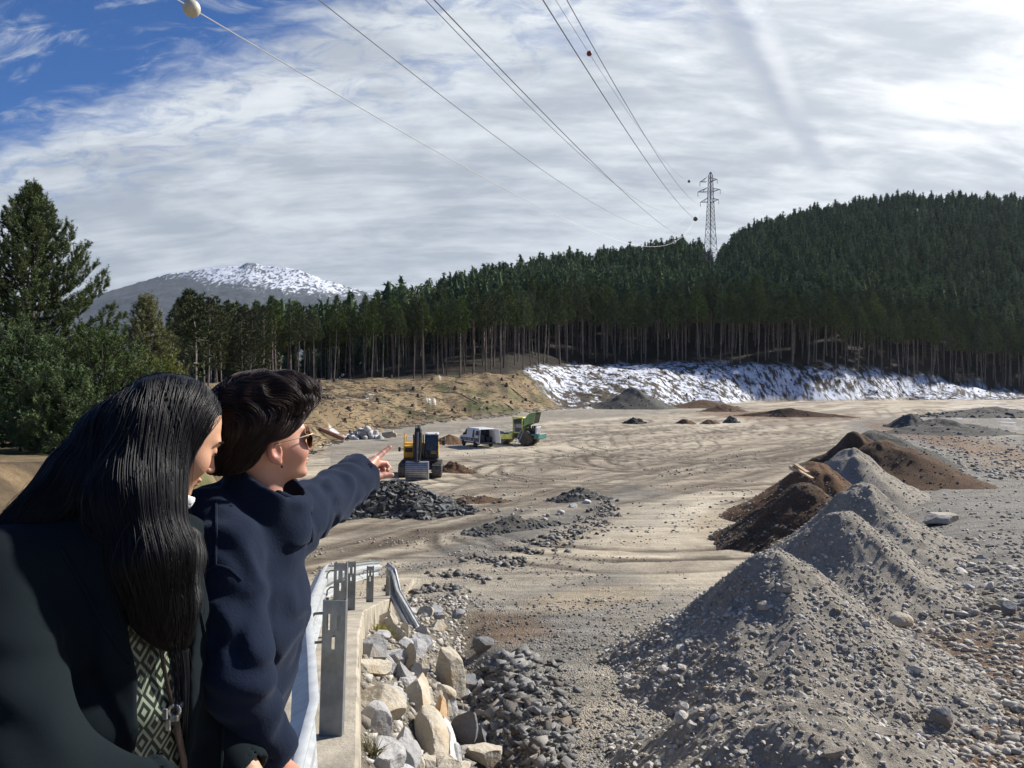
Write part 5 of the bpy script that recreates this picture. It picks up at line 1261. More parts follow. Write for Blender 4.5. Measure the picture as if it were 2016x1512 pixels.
def wheel(parent, c, R, w, tyre, rim, name='wheel', lug=0):
    t = MB(); t.lathe(c, 'y', [(-w/2, R*.62), (-w/2, R*.9), (-w*.36, R), (w*.36, R), (w/2, R*.9), (w/2, R*.62)], 28)
    if lug:
        for k in range(lug):
            a = 2*math.pi*k/lug
            for s in (-1, 1):
                R_ = rotm(0, -a, 0); t.box(np.array(c)+R_@np.array([R*1.0, s*w*.22, 0]), (R*.10, w*.46, R*.12), R_@rotm(s*.5, 0, 0))
    wo = t.build(name, tyre, parent, True)
    h = MB(); h.lathe(c, 'y', [(-w*.42, R*.2), (-w*.40, R*.60), (w*.40, R*.60), (w*.42, R*.2)], 20); h.build('rim', rim, wo, True)
    return wo
def van():
    D = 77.0; b = P(940, 879, D); phi = math.radians(118)
    r = thing('van', 'white delivery van with dark blue graphics and both rear doors open', 'van', (b[0], b[1], ground_z(b[0], b[1])), phi)
    W = .95; side = [(-2.3, .42), (-2.3, 1.25), (-2.22, 1.86), (-2.05, 1.95), (.55, 1.95), (.85, 1.86), (1.62, 1.18), (2.2, 1.02), (2.38, .8), (2.38, .38)]
    bd = MB(); inset = lambda z: W-.14*max(0, (z-1.05)/.9)**1.3
    n = len(side); V = []
    for s in (-1, 1): V += [(x, s*inset(z), z) for x, z in side]
    f = [list(range(n)), list(range(n, 2*n))[::-1]]+[[i, n+i, n+(i+1) % n, (i+1) % n] for i in range(n) if i not in (0, 1)]
    bd.add(V, f); body = bd.build('body', M_WHT, r)
    it = MB(); it.box((-1.6, 0, .52), (1.2, 1.7, .04)); it.add([(-1.0, -.88, .5), (-1.0, .88, .5), (-1.0, .84, 1.85), (-1.0, -.84, 1.85)], [[0, 1, 2, 3]])
    it.box((-1.45, .35, .9), (.7, .6, .7)); it.box((-1.5, -.5, .8), (.5, .5, .5)); it.build('cargo_space', M_INT, r)
    sk = MB(); sk.add([(-2.305, -.93, .40), (-2.305, .93, .40), (-2.305, .93, .55), (-2.305, -.93, .55)], [[0, 1, 2, 3]]); sk.build('rear_bumper', M_MGRY, r)
    wn = MB()
    for s in (-1, 1):
        q = lambda x, z: (x, s*(inset(z)+.006), z)
        wn.add([q(.62, 1.22), q(1.38, 1.22), q(.92, 1.72), q(.62, 1.76)], [[0, 1, 2, 3]])
    wn.add([(1.60, -.80, 1.215), (1.60, .80, 1.215), (.90, .70, 1.845), (.90, -.70, 1.845)], [[0, 1, 2, 3]]); V = wn.V[-1]; V += np.array([.012, 0, .012]); wn.build('window', M_GLS, r)
    wb = MB(); q = lambda x, z: (x, inset(z)+.008, z)
    wb.add([q(-1.15, 1.0), q(-.72, 1.0), q(-.78, 1.78), q(-1.12, 1.78)], [[0, 1, 2, 3]]); wb.add([q(-2.15, 1.25), q(-1.45, 1.25), q(-1.5, 1.72), q(-2.1, 1.72)], [[0, 1, 2, 3]]); wb.build('side_panel_window', M_MBLK, r)
    g = MB(); g.add([q(-2.25, .62), q(2.1, .62), q(2.1, .9), q(-2.25, .98)], [[0, 1, 2, 3]]); gp = g.build('graphics_band', M_NAVY, r)
    g2 = MB()
    for k in range(9):
        x0 = 1.9-.42*k
        if k in (1, 2, 4, 5, 7): g2.add([(x0, inset(.75)+.013, .68), (x0-.24, inset(.75)+.013, .68), (x0-.24, inset(.75)+.013, .84), (x0, inset(.75)+.013, .84)], [[0, 1, 2, 3]])
    g2.build('graphics_blocks', pbr('graphics_grey', (.38, .39, .42), .5), gp)
    for x in (-1.35, 1.5):
        for s in (-1, 1): wheel(r, (x, s*.86, .33), .33, .22, M_RUB, M_MGRY)
    bp = MB(); bp.box((2.36, 0, .48), (.14, 1.86, .24), bev=.04); bp.box((0, .93, .45), (3.9, .04, .12)); bp.build('bumper', M_MGRY, r)
    hl = MB()
    for s in (-1, 1): hl.box((2.30, s*.72, .84), (.14, .34, .2), bev=.03)
    hl.build('headlight', M_LAMP, r)
    tl = MB()
    for s in (-1, 1): tl.box((-2.28, s*.91, 1.05), (.06, .08, .42))
    tl.build('tail_light', M_RED, r)
    mi = MB()
    for s in (-1, 1): mi.box((1.15, s*1.02, 1.28), (.12, .18, .22), bev=.03)
    mi.build('mirror', M_MBLK, r)
    for s, an in ((1, 1.95), (-1, 1.75)):
        d = MB(); c_, s_ = math.cos(an), math.sin(an)
        def hp(u, z): return (-2.3-u*s_*1.0, s*(inset(z)+.0)-s*u*c_, z)
        d.add([hp(0, .5), hp(.86, .5), hp(.80, 1.86), hp(0, 1.86)], [[0, 1, 2, 3]])
        do = d.build('rear_door', M_WHT, r); m_ = do.modifiers.new('thickness', 'SOLIDIFY'); m_.thickness = .06; m_.offset = 0
        w = MB(); off = np.array([0.04*c_*0+.0, .0, 0])
        for o_ in (-.036, .036):
            nrm = np.array([c_, -s*s_, 0.])*o_; w.add([np.array(hp(.12, 1.2))+nrm, np.array(hp(.74, 1.2))+nrm, np.array(hp(.70, 1.74))+nrm, np.array(hp(.12, 1.74))+nrm], [[0, 1, 2, 3]])
        w.build('door_window', M_GLS, do)
        w = MB(); nrm = np.array([c_, -s*s_, 0.])*-.038; w.add([np.array(hp(.06, .62))+nrm, np.array(hp(.8, .62))+nrm, np.array(hp(.8, 1.12))+nrm, np.array(hp(.06, 1.12))+nrm], [[0, 1, 2, 3]]); w.build('door_lining', M_MBLK, do)
van()

def roller():
    D = 79.5; b = P(1026, 872, D); phi = math.radians(152)
    r = thing('road_roller', 'lime green and teal road roller with its engine hood raised', 'road roller', (b[0], b[1], ground_z(b[0], b[1])), phi)
    for s in (-1, 1): wheel(r, (-.95, s*.82, .76), .76, .58, M_MUD, M_LIME, 'tyre', 18)
    dr = MB(); dr.lathe((2.05, 0, .72), 'y', [(-1.0, .5), (-1.0, .72), (1.0, .72), (1.0, .5)], 32); dr.build('drum', M_TRK, r, True)
    fy = MB()
    for s in (-1, 1): fy.prism([(.5, .62), (2.9, .55), (2.95, .95), (2.6, 1.12), (.5, 1.12)], 'y', s*1.12-.07, s*1.12+.07)
    fy.box((2.98, 0, .8), (.14, 2.3, .4), bev=.03); fy.box((.72, 0, .95), (.5, 2.2, .65), bev=.05); fy.build('drum_frame', M_LIME, r)
    sh = MB(); sh.box((1.35, 0, 1.28), (1.1, 1.7, .14), rotm(0, .1, 0), bev=.05); sh.build('front_cover', M_SILV, r)
    ch = MB(); ch.box((-.9, 0, .85), (2.3, .9, .5), bev=.04); ch.box((.1, 0, 1.0), (.5, 1.5, .35), bev=.04); ch.build('chassis', M_MBLK, r)
    rb = MB(); rb.box((-2.25, 0, .95), (.55, 2.05, .55), bev=.06); rb.box((-1.9, 0, 1.12), (.9, 1.9, .2), bev=.04); rb.build('rear_bumper', M_TEAL, r)
    cb = MB(); z0, z1 = 1.35, 2.78; x0, x1, w = -.55, .55, .78
    cb.box((0, 0, 1.30), (1.15, 1.6, .16), bev=.03)
    for x in (x0, x1):
        for y in (-w, w): cb.box((x, y, (z0+z1)/2), (.10, .10, z1-z0))
    cb.box((x0-.04, 0, 1.75), (.06, 1.5, .7)); cab = cb.build('cab', M_LIME, r)
    rf = MB(); rf.box((0, 0, 2.84), (1.35, 1.76, .14), bev=.06); rf.build('cab_roof', M_LIME, cab)
    gl = MB(); 
    for y in (-w, w): gl.box((0, y, 2.05), (x1-x0-.1, .012, 1.3))
    gl.box((x1, 0, 2.0), (.012, 1.46, 1.4)); gl.box((x0, 0, 2.35), (.012, 1.46, .7)); gl.build('cab_window', M_GLS, cab)
    dk = MB(); dk.box((0.28, .79, 2.02), (.06, .03, 1.4)); dk.box((-.1, .79, 1.6), (.7, .02, .4)); dk.build('cab_door_frame', M_MBLK, cab)
    en = MB(); en.box((-1.35, 0, 1.45), (1.2, .9, .6), bev=.05); en.cyl((-1.2, .3, 1.7), (-1.2, .3, 1.98), .12, 12); en.box((-1.5, -.2, 1.85), (.5, .35, .3), bev=.04); en.build('engine', M_MBLK, r)
    rd = MB(); rd.box((-2.02, 0, 1.55), (.16, 1.2, .75), bev=.03); rd.build('radiator', M_BUCK, r)
    hd = MB(); hp = [(-.62, 1.95), (-.75, 2.75), (-1.25, 3.25), (-1.7, 3.42), (-1.98, 3.42), (-1.95, 3.36)]
    hd.prism([(-.62, 1.85), (-.72, 2.7), (-1.15, 3.2), (-1.55, 3.42), (-2.05, 3.45), (-1.78, 2.35), (-1.05, 2.15)], 'y', .66, .72)
    hd.prism([(-.62, 1.85), (-.72, 2.7), (-1.15, 3.2), (-1.55, 3.42), (-2.05, 3.45), (-1.78, 2.35), (-1.05, 2.15)], 'y', -.72, -.66)
    top = [(-.62, 1.85), (-.72, 2.7), (-1.15, 3.2), (-1.55, 3.42), (-2.05, 3.45)]
    for (a, c_) in zip(top[:-1], top[1:]):
        hd.add([(a[0], -.70, a[1]), (a[0], .70, a[1]), (c_[0], .70, c_[1]), (c_[0], -.70, c_[1]), (a[0]-.04, -.70, a[1]-.05), (a[0]-.04, .70, a[1]-.05), (c_[0]-.04, .70, c_[1]-.05), (c_[0]-.04, -.70, c_[1]-.05)], [[0, 1, 2, 3], [4, 7, 6, 5]])
    ho = hd.build('hood', pbr('hood_green', (.20, .33, .11), .45, var=.15, scale=2.), r)
    hi = MB(); hi.prism([(-.72, 1.9), (-.80, 2.65), (-1.2, 3.1), (-1.6, 3.32), (-2.0, 3.36), (-1.75, 2.4), (-1.1, 2.2)], 'y', -.64, .64); hi.build('hood_lining', M_MBLK, ho)
    st = MB(); st.cyl((-1.7, .5, 1.8), (-1.75, .5, 2.4), .025, 6); st.build('hood_strut', M_CHR, r)
    wp = MB(); wp.box((-2.54, .72, 1.42), (.03, .30, .42)); pl = wp.build('warning_plate', M_RED, r)
    ws = MB(); 
    for k in (-1, 1): ws.box((-2.558, .72, 1.42+k*.10), (.012, .36, .07), rotm(.7, 0, 0))
    ws.build('warning_stripe', M_WHT, pl)
    lm = MB(); lm.box((-2.54, -.8, 1.12), (.04, .2, .1)); lm.box((-2.54, .8, 1.12), (.04, .2, .1)); lm.build('tail_light', M_RED, r)
    step = MB(); step.box((.25, .98, .6), (.4, .1, .05)); step.box((.25, .98, .9), (.4, .1, .05)); step.build('step', M_MBLK, r)
    # the ladder leans on the near tyre
    A = np.array(r.location); R = rotm(0, 0, phi)
    ld = thing('ladder', 'light metal ladder leaning on the big rear tyre of the roller', 'ladder', tuple(A+R@np.array([-.35, 1.95, 0])), phi)
    a, c_ = np.array([0, 0, .0]), np.array([-.42, -.72, 1.62])
    for s in (-1, 1):
        m = MB(); o_ = np.array([.19*s, 0, 0]); m.tube([a+o_, c_+o_], .03, 6); m.build('rail', M_CHR, ld)
    for k in range(6):
        p = lerp(a, c_, .1+.16*k); m = MB(); m.cyl(p-np.array([.19, 0, 0]), p+np.array([.19, 0, 0]), .018, 6); m.build('rung', M_CHR, ld)
roller()
# ------------------------------------------------------------------ people: bodies grown from a signed distance field
def seg_d(X, a, b, ra, rb):
    """round cone (capsule with two radii)"""
    a, b = np.asarray(a, float), np.asarray(b, float); ba = b-a; t = np.clip(((X-a)@ba)/(ba@ba+1e-12), 0, 1)
    return np.linalg.norm(X-a-t[..., None]*ba, axis=-1)-(ra+(rb-ra)*t)
def ell_d(X, c, r, R=None):
    q = X-np.asarray(c, float)
    if R is not None: q = q@np.asarray(R, float)          # columns of R: the ellipsoid's axes
    r = np.asarray(r, float); k0 = np.linalg.norm(q/r, axis=-1); k1 = np.linalg.norm(q/(r*r), axis=-1)
    return k0*(k0-1.0)/(k1+1e-9)
def smin(a, b, k):
    h = np.clip(.5+.5*(b-a)/k, 0, 1); return b+(a-b)*h-k*h*(1-h)
def smax(a, b, k): return -smin(-a, -b, k)
def chain(X, pts, rad, k):
    d = None
    for i in range(len(pts)-1):
        e = seg_d(X, pts[i], pts[i+1], rad[i], rad[i+1]); d = e if d is None else smin(d, e, k)
    return d
def surface_nets(fn, lo, hi, vox):
    lo, hi = np.asarray(lo, float), np.asarray(hi, float); n = np.ceil((hi-lo)/vox).astype(int)+1
    ax = [lo[i]+vox*np.arange(n[i]) for i in range(3)]
    S = np.empty(n, np.float32)
    for i in range(0, n[0], 24):
        X = np.stack(np.meshgrid(ax[0][i:i+24], ax[1], ax[2], indexing='ij'), -1); S[i:i+24] = fn(X)
    ins = S < 0
    c = np.zeros(n-1, np.int8)
    for dx in (0, 1):
        for dy in (0, 1):
            for dz in (0, 1): c += ins[dx:n[0]-1+dx, dy:n[1]-1+dy, dz:n[2]-1+dz]
    act = (c > 0) & (c < 8); idx = np.full(n-1, -1, np.int64); I = np.argwhere(act); idx[act] = np.arange(len(I))
    acc = np.zeros((len(I), 3)); cnt = np.zeros(len(I))
    corner = [(a, b, d) for a in (0, 1) for b in (0, 1) for d in (0, 1)]
    for p in corner:
        for axs in range(3):
            if p[axs]: continue
            q = list(p); q[axs] = 1
            s0 = S[I[:, 0]+p[0], I[:, 1]+p[1], I[:, 2]+p[2]]; s1 = S[I[:, 0]+q[0], I[:, 1]+q[1], I[:, 2]+q[2]]
            m = (s0 < 0) != (s1 < 0); t = s0[m]/(s0[m]-s1[m]+1e-12); pos = np.tile(np.array(p, float), (m.sum(), 1)); pos[:, axs] = t
            acc[m] += pos; cnt[m] += 1
    V = lo+vox*(I+acc/np.maximum(cnt, 1)[:, None])
    Q = []
    for axs in range(3):
        o1, o2 = [(1, 2), (2, 0), (0, 1)][axs]
        sl0 = [slice(None)]*3; sl1 = [slice(None)]*3; sl0[axs] = slice(0, n[axs]-1); sl1[axs] = slice(1, n[axs])
        E = ins[tuple(sl0)] != ins[tuple(sl1)]; K = np.argwhere(E)
        K = K[(K[:, o1] > 0) & (K[:, o2] > 0) & (K[:, o1] < n[o1]-1) & (K[:, o2] < n[o2]-1)]
        fl = ins[tuple(sl0)][K[:, 0], K[:, 1], K[:, 2]]
        def g(d1, d2):
            k = K.copy(); k[:, o1] -= d1; k[:, o2] -= d2; return idx[k[:, 0], k[:, 1], k[:, 2]]
        q = np.stack([g(1, 1), g(0, 1), g(0, 0), g(1, 0)], 1); q[~fl] = q[~fl][:, ::-1]; Q.append(q)
    Q = np.concatenate(Q); Q = Q[(Q >= 0).all(1)]
    return V, Q
def relax(V, Q, it=2, k=.5):
    E = np.concatenate([Q[:, [0, 1]], Q[:, [1, 2]], Q[:, [2, 3]], Q[:, [3, 0]]]); n = len(V)
    for _ in range(it):
        s = np.zeros((n, 3)); c = np.zeros(n)
        for a, b in ((0, 1), (1, 0)):
            np.add.at(s, E[:, a], V[E[:, b]]); np.add.at(c, E[:, a], 1)
        V = V+k*(s/np.maximum(c, 1)[:, None]-V)
    return V
def grow(name, fn, lo, hi, vox, mat, parent, it=2, attrs=None):
    V, Q = surface_nets(fn, lo, hi, vox); V = relax(V, Q, it)
    a = {k: f(V) for k, f in (attrs or {}).items()}
    base = np.array(parent.matrix_basis.translation) if parent is not None else 0
    return mesh_np(name, V-base, Q, [mat], parent, smooth=True, attrs=a)
def grad(fn, X, e=.002):
    g = np.stack([fn(X+np.array(d)*e)-fn(X-np.array(d)*e) for d in ((1, 0, 0), (0, 1, 0), (0, 0, 1))], -1); return unit(g)

def skin_mat(name, base, red):
    m = bpy.data.materials.new(name); m.use_nodes = True; t = NT(m.node_tree); b = m.node_tree.nodes['Principled BSDF']
    co = t.n('ShaderNodeTexCoord').outputs['Object']; a = t.n('ShaderNodeAttribute', attribute_name='flush').outputs['Fac']
    c = t.mix(t.m('MULTIPLY', t.smooth(t.noise(co, 22., 5, .6), .35, .7), .35), base, red); c = t.mix(a, c, red)
    t.set(b.inputs['Base Color'], c); b.inputs['Roughness'].default_value = .48; b.inputs['Subsurface Weight'].default_value = .12
    b.inputs['Subsurface Radius'].default_value = (.010, .004, .002); b.inputs['Subsurface Scale'].default_value = 1.0
    bp = t.n('ShaderNodeBump', {'Strength': .3, 'Distance': .002, 'Height': t.noise(co, 260., 4, .65)}); t.set(b.inputs['Normal'], bp.outputs[0])
    return m
def wool_mat(name, c1, c2, sheen=.25, bump=.6, scale=330.):
    m = bpy.data.materials.new(name); m.use_nodes = True; t = NT(m.node_tree); b = m.node_tree.nodes['Principled BSDF']
    co = t.n('ShaderNodeTexCoord').outputs['Object']; n1 = t.noise(co, 14., 6, .65); n2 = t.noise(co, scale, 3, .7)
    t.set(b.inputs['Base Color'], t.mix(t.m('ADD', t.m('MULTIPLY', n1, .5), t.m('MULTIPLY', n2, .5)), c1, c2)); b.inputs['Roughness'].default_value = .95; b.inputs['Specular IOR Level'].default_value = .12
    b.inputs['Sheen Weight'].default_value = sheen; b.inputs['Sheen Roughness'].default_value = .45; b.inputs['Sheen Tint'].default_value = (.6, .7, .95, 1)
    bp = t.n('ShaderNodeBump', {'Strength': bump, 'Distance': .002, 'Height': t.m('ADD', n2, t.m('MULTIPLY', t.noise(co, 90., 4, .6), 1.2))}); t.set(b.inputs['Normal'], bp.outputs[0])
    return m
def hair_mat(name, c1, c2, rough=.32):
    m = bpy.data.materials.new(name); m.use_nodes = True; t = NT(m.node_tree); b = m.node_tree.nodes['Principled BSDF']
    a = t.n('ShaderNodeAttribute', attribute_name='tone').outputs['Fac']
    t.set(b.inputs['Base Color'], t.mix(a, c1, c2)); b.inputs['Roughness'].default_value = rough; b.inputs['Specular IOR Level'].default_value = .34
    return m
M_SKIN = skin_mat('skin', (.53, .30, .21), (.52, .19, .13))
M_SKIN2 = skin_mat('skin_tan', (.56, .33, .21), (.52, .23, .14))
M_COAT = wool_mat('navy_wool', (.0055, .0095, .021), (.010, .017, .036), .10)
M_JACK = wool_mat('dark_teal_jacket', (.0050, .0085, .0105), (.009, .0145, .0175), .02, .2, 700.)
M_HAIRA = hair_mat('black_hair', (.004, .004, .005), (.007, .007, .009), .44)
M_HAIRB = hair_mat('dark_brown_hair', (.012, .006, .006), (.044, .024, .018), .46)
M_HAIRA0 = hair_mat('black_hair_mass', (.003, .003, .004), (.009, .009, .011), .62)
M_HAIRB0 = hair_mat('dark_brown_hair_mass', (.008, .004, .004), (.022, .012, .010), .62)
M_TROU = wool_mat('dark_trousers', (.012, .012, .014), (.02, .02, .022), .05)
M_SHOE = pbr('black_shoe', (.012, .012, .012), .4, var=.1)

def strands(name, start, flow, sdf, steps, step, rad, mat, parent, rg, lift=.004, offs=None, base=0, avoid=None, cut=None):
    """hair: fine tubes that creep over the field sdf along flow(X, i, T)"""
    X = start.copy(); n = len(X); off = rg.uniform(.0, 1, n)*lift if offs is None else offs
    path = [X]; T = None; alive = np.ones(n, bool)
    for i in range(steps):
        d = flow(X, i, T); g = grad(sdf, X); s = sdf(X); near = (np.abs(s) < .04)[:, None]
        d = np.where(near, d-(d*g).sum(-1, keepdims=True)*g*np.clip((d*g).sum(-1, keepdims=True) < 0, 0, 1), d)
        d = unit(d) if T is None else unit(.55*T+.45*unit(d)); T = d
        X = X+d*step; s = sdf(X); g = grad(sdf, X)
        pen = s-off
        X = np.where((pen < 0)[:, None] | ((np.abs(pen) < .02)[:, None] & True), X-g*np.where(pen < 0, pen, pen*.5)[:, None], X)
        path.append(X)
    Pth = np.stack(path, 1)
    if cut is not None:          # shorter strands: squeeze the tail
        k_ = np.clip(cut, .15, 1); ti = np.linspace(0, steps, 1+steps)[None]*k_[:, None]; i0 = np.minimum(ti.astype(int), steps-1); fr_ = (ti-i0)[..., None]; ar = np.arange(n)[:, None]
        Pth = Pth[ar, i0]*(1-fr_)+Pth[ar, i0+1]*fr_
    if avoid is not None: Pth = Pth[(avoid(Pth) > 0).all(1)]; n = len(Pth)
    m = Pth.shape[1]
    Tn = unit(np.gradient(Pth, axis=1)); a = unit(np.cross(Tn, np.array([.31, .22, .9]))); b = np.cross(Tn, a)
    r = rad*np.interp(np.linspace(0, 1, m), [0, .08, .75, 1], [.5, 1, .9, .12])[None, :, None]*rg.uniform(.7, 1.25, (n, 1, 1))
    ring = np.stack([Pth+r*(a*math.cos(q)+b*math.sin(q)) for q in (0, 2.094, 4.189)], 2)     # n,m,3,3
    V = ring.reshape(-1, 3); k = np.arange(n)[:, None, None]*m*3; i = np.arange(m-1)[None, :, None]*3; j = np.arange(3)[None, None, :]
    A = k+i+j; B = k+i+(j+1) % 3; Fq = np.stack([A, B, B+3, A+3], -1).reshape(-1, 4)
    return mesh_np(name, V-base, Fq, [mat], parent, smooth=True, attrs={'tone': np.repeat(rg.uniform(0, 1, n)**1.5, m*3)})
def frame(f, up=(0, 0, 1.)):
    f = unit(np.asarray(f, float)); l = unit(np.cross(up, f)); u = np.cross(f, l); return np.stack([f, l, u], 1)   # columns: forward, left, up

def head_sdf(c, R, s=1.0, jaw=1.0):
    """female head centred at the ear line; local axes forward, left, up"""
    def fn(X):
        q = ((X-c)@R)/s; q[..., 2] = np.where(q[..., 2] < -.01, -.01+(q[..., 2]+.01)/jaw, q[..., 2]); qm = q.copy(); qm[..., 1] = np.abs(q[..., 1])
        d = ell_d(q, (-.012, 0, .040), (.096, .074, .090))
        d = smin(d, ell_d(q, (.038, 0, -.012), (.050, .058, .085)), .03)
        d = smin(d, ell_d(q, (.050, 0, -.070), (.034, .036, .034)), .035)            # jaw
        d = smin(d, ell_d(q, (.080, 0, -.098), (.014, .018, .013)), .022)            # chin
        d = smin(d, ell_d(qm, (.060, .040, -.028), (.026, .022, .026)), .025)        # cheeks
        d = smin(d, ell_d(q, (.082, 0, .026), (.012, .042, .012)), .02)              # brow
        d = smax(d, -ell_d(qm, (.098, .031, .008), (.016, .016, .011)), .012)        # eye sockets
        d = smin(d, ell_d(qm, (.080, .031, .007), (.0125, .0125, .0125)), .004)      # eyeballs
        d = smin(d, seg_d(q, (.088, 0, .012), (.107, 0, -.026), .006, .0085), .010)  # nose
        d = smin(d, ell_d(q, (.108, 0, -.029), (.009, .009, .008)), .006)
        d = smin(d, ell_d(qm, (.100, .010, -.032), (.008, .006, .006)), .006)
        d = smin(d, ell_d(q, (.091, 0, -.059), (.010, .021, .006)), .005)            # lips
        d = smin(d, ell_d(q, (.089, 0, -.069), (.010, .018, .006)), .005)
        d = smax(d, -ell_d(q, (.104, 0, -.064), (.010, .024, .0016)), .003)
        # ears
        e = ell_d(qm, (-.008, .076, -.012), (.019, .008, .031)); e = smax(e, -ell_d(qm, (-.002, .084, -.006), (.011, .008, .018)), .006)
        d = smin(d, e, .006); d = smin(d, ell_d(qm, (.0, .074, -.040), (.008, .006, .009)), .005)
        return d*s
    return fn

def on_surface(sdf, px, py, d0, d1, lift=0.0):
    dv = P(px, py, 1.0); Ds = np.linspace(d0, d1, 700); v = sdf(Ds[:, None]*dv); i = np.nonzero(v < lift)[0]
    return dv*(Ds[i[0]] if len(i) else (d0+d1)/2)
def seam(name, sdf, pix, d0, d1, rad, mat, root, lift=.001, n=26):
    pix = np.array(pix, float); u = np.linspace(0, len(pix)-1, n); k = np.arange(len(pix))
    pts = np.array([on_surface(sdf, np.interp(q, k, pix[:, 0]), np.interp(q, k, pix[:, 1]), d0, d1, lift) for q in u])
    pts[1:-1] = (pts[:-2]+2*pts[1:-1]+pts[2:])/4
    m = MB(); m.tube(pts-np.array(root.location), rad, 6); return m.build(name, mat, root, True)
RH = np.random.default_rng(77)
def join(parts):
    V, Q, o = [], [], 0
    for v, q in parts: V.append(v); Q.append(q+o); o += len(v)
    return np.concatenate(V), np.concatenate(Q)
def ridges(X, pts, amp, freq, r):
    """soft cloth folds around a few points: amplitude fades with distance"""
    s = 0
    for p, dr in pts:
        q = X-np.asarray(p); w = np.exp(-(q**2).sum(-1)/(r*r)); ph = q@np.asarray(dr, float)*freq+2.2*vn3(X*9+3.3, 4)
        s = s+w*np.sin(ph)
    return amp*s
def hand(X, wrist, mcp, fingers, thumb, k=.007):
    """palm from the wrist to four knuckles, each finger its own chain, thumb from the side of the palm"""
    d = None
    for m, r in zip(mcp, (.0135, .0140, .0130, .0115)):
        e = seg_d(X, wrist, m, .0195, r); d = e if d is None else smin(d, e, .014)
    for c, pts in zip(mcp, fingers):
        p = [c]+list(pts); rr = np.linspace(.0105, .0068, len(p)); d = smin(d, chain(X, p, rr, .003), k*.7)
    return smin(d, chain(X, thumb, np.linspace(.0155, .0085, len(thumb)), .005), .010)

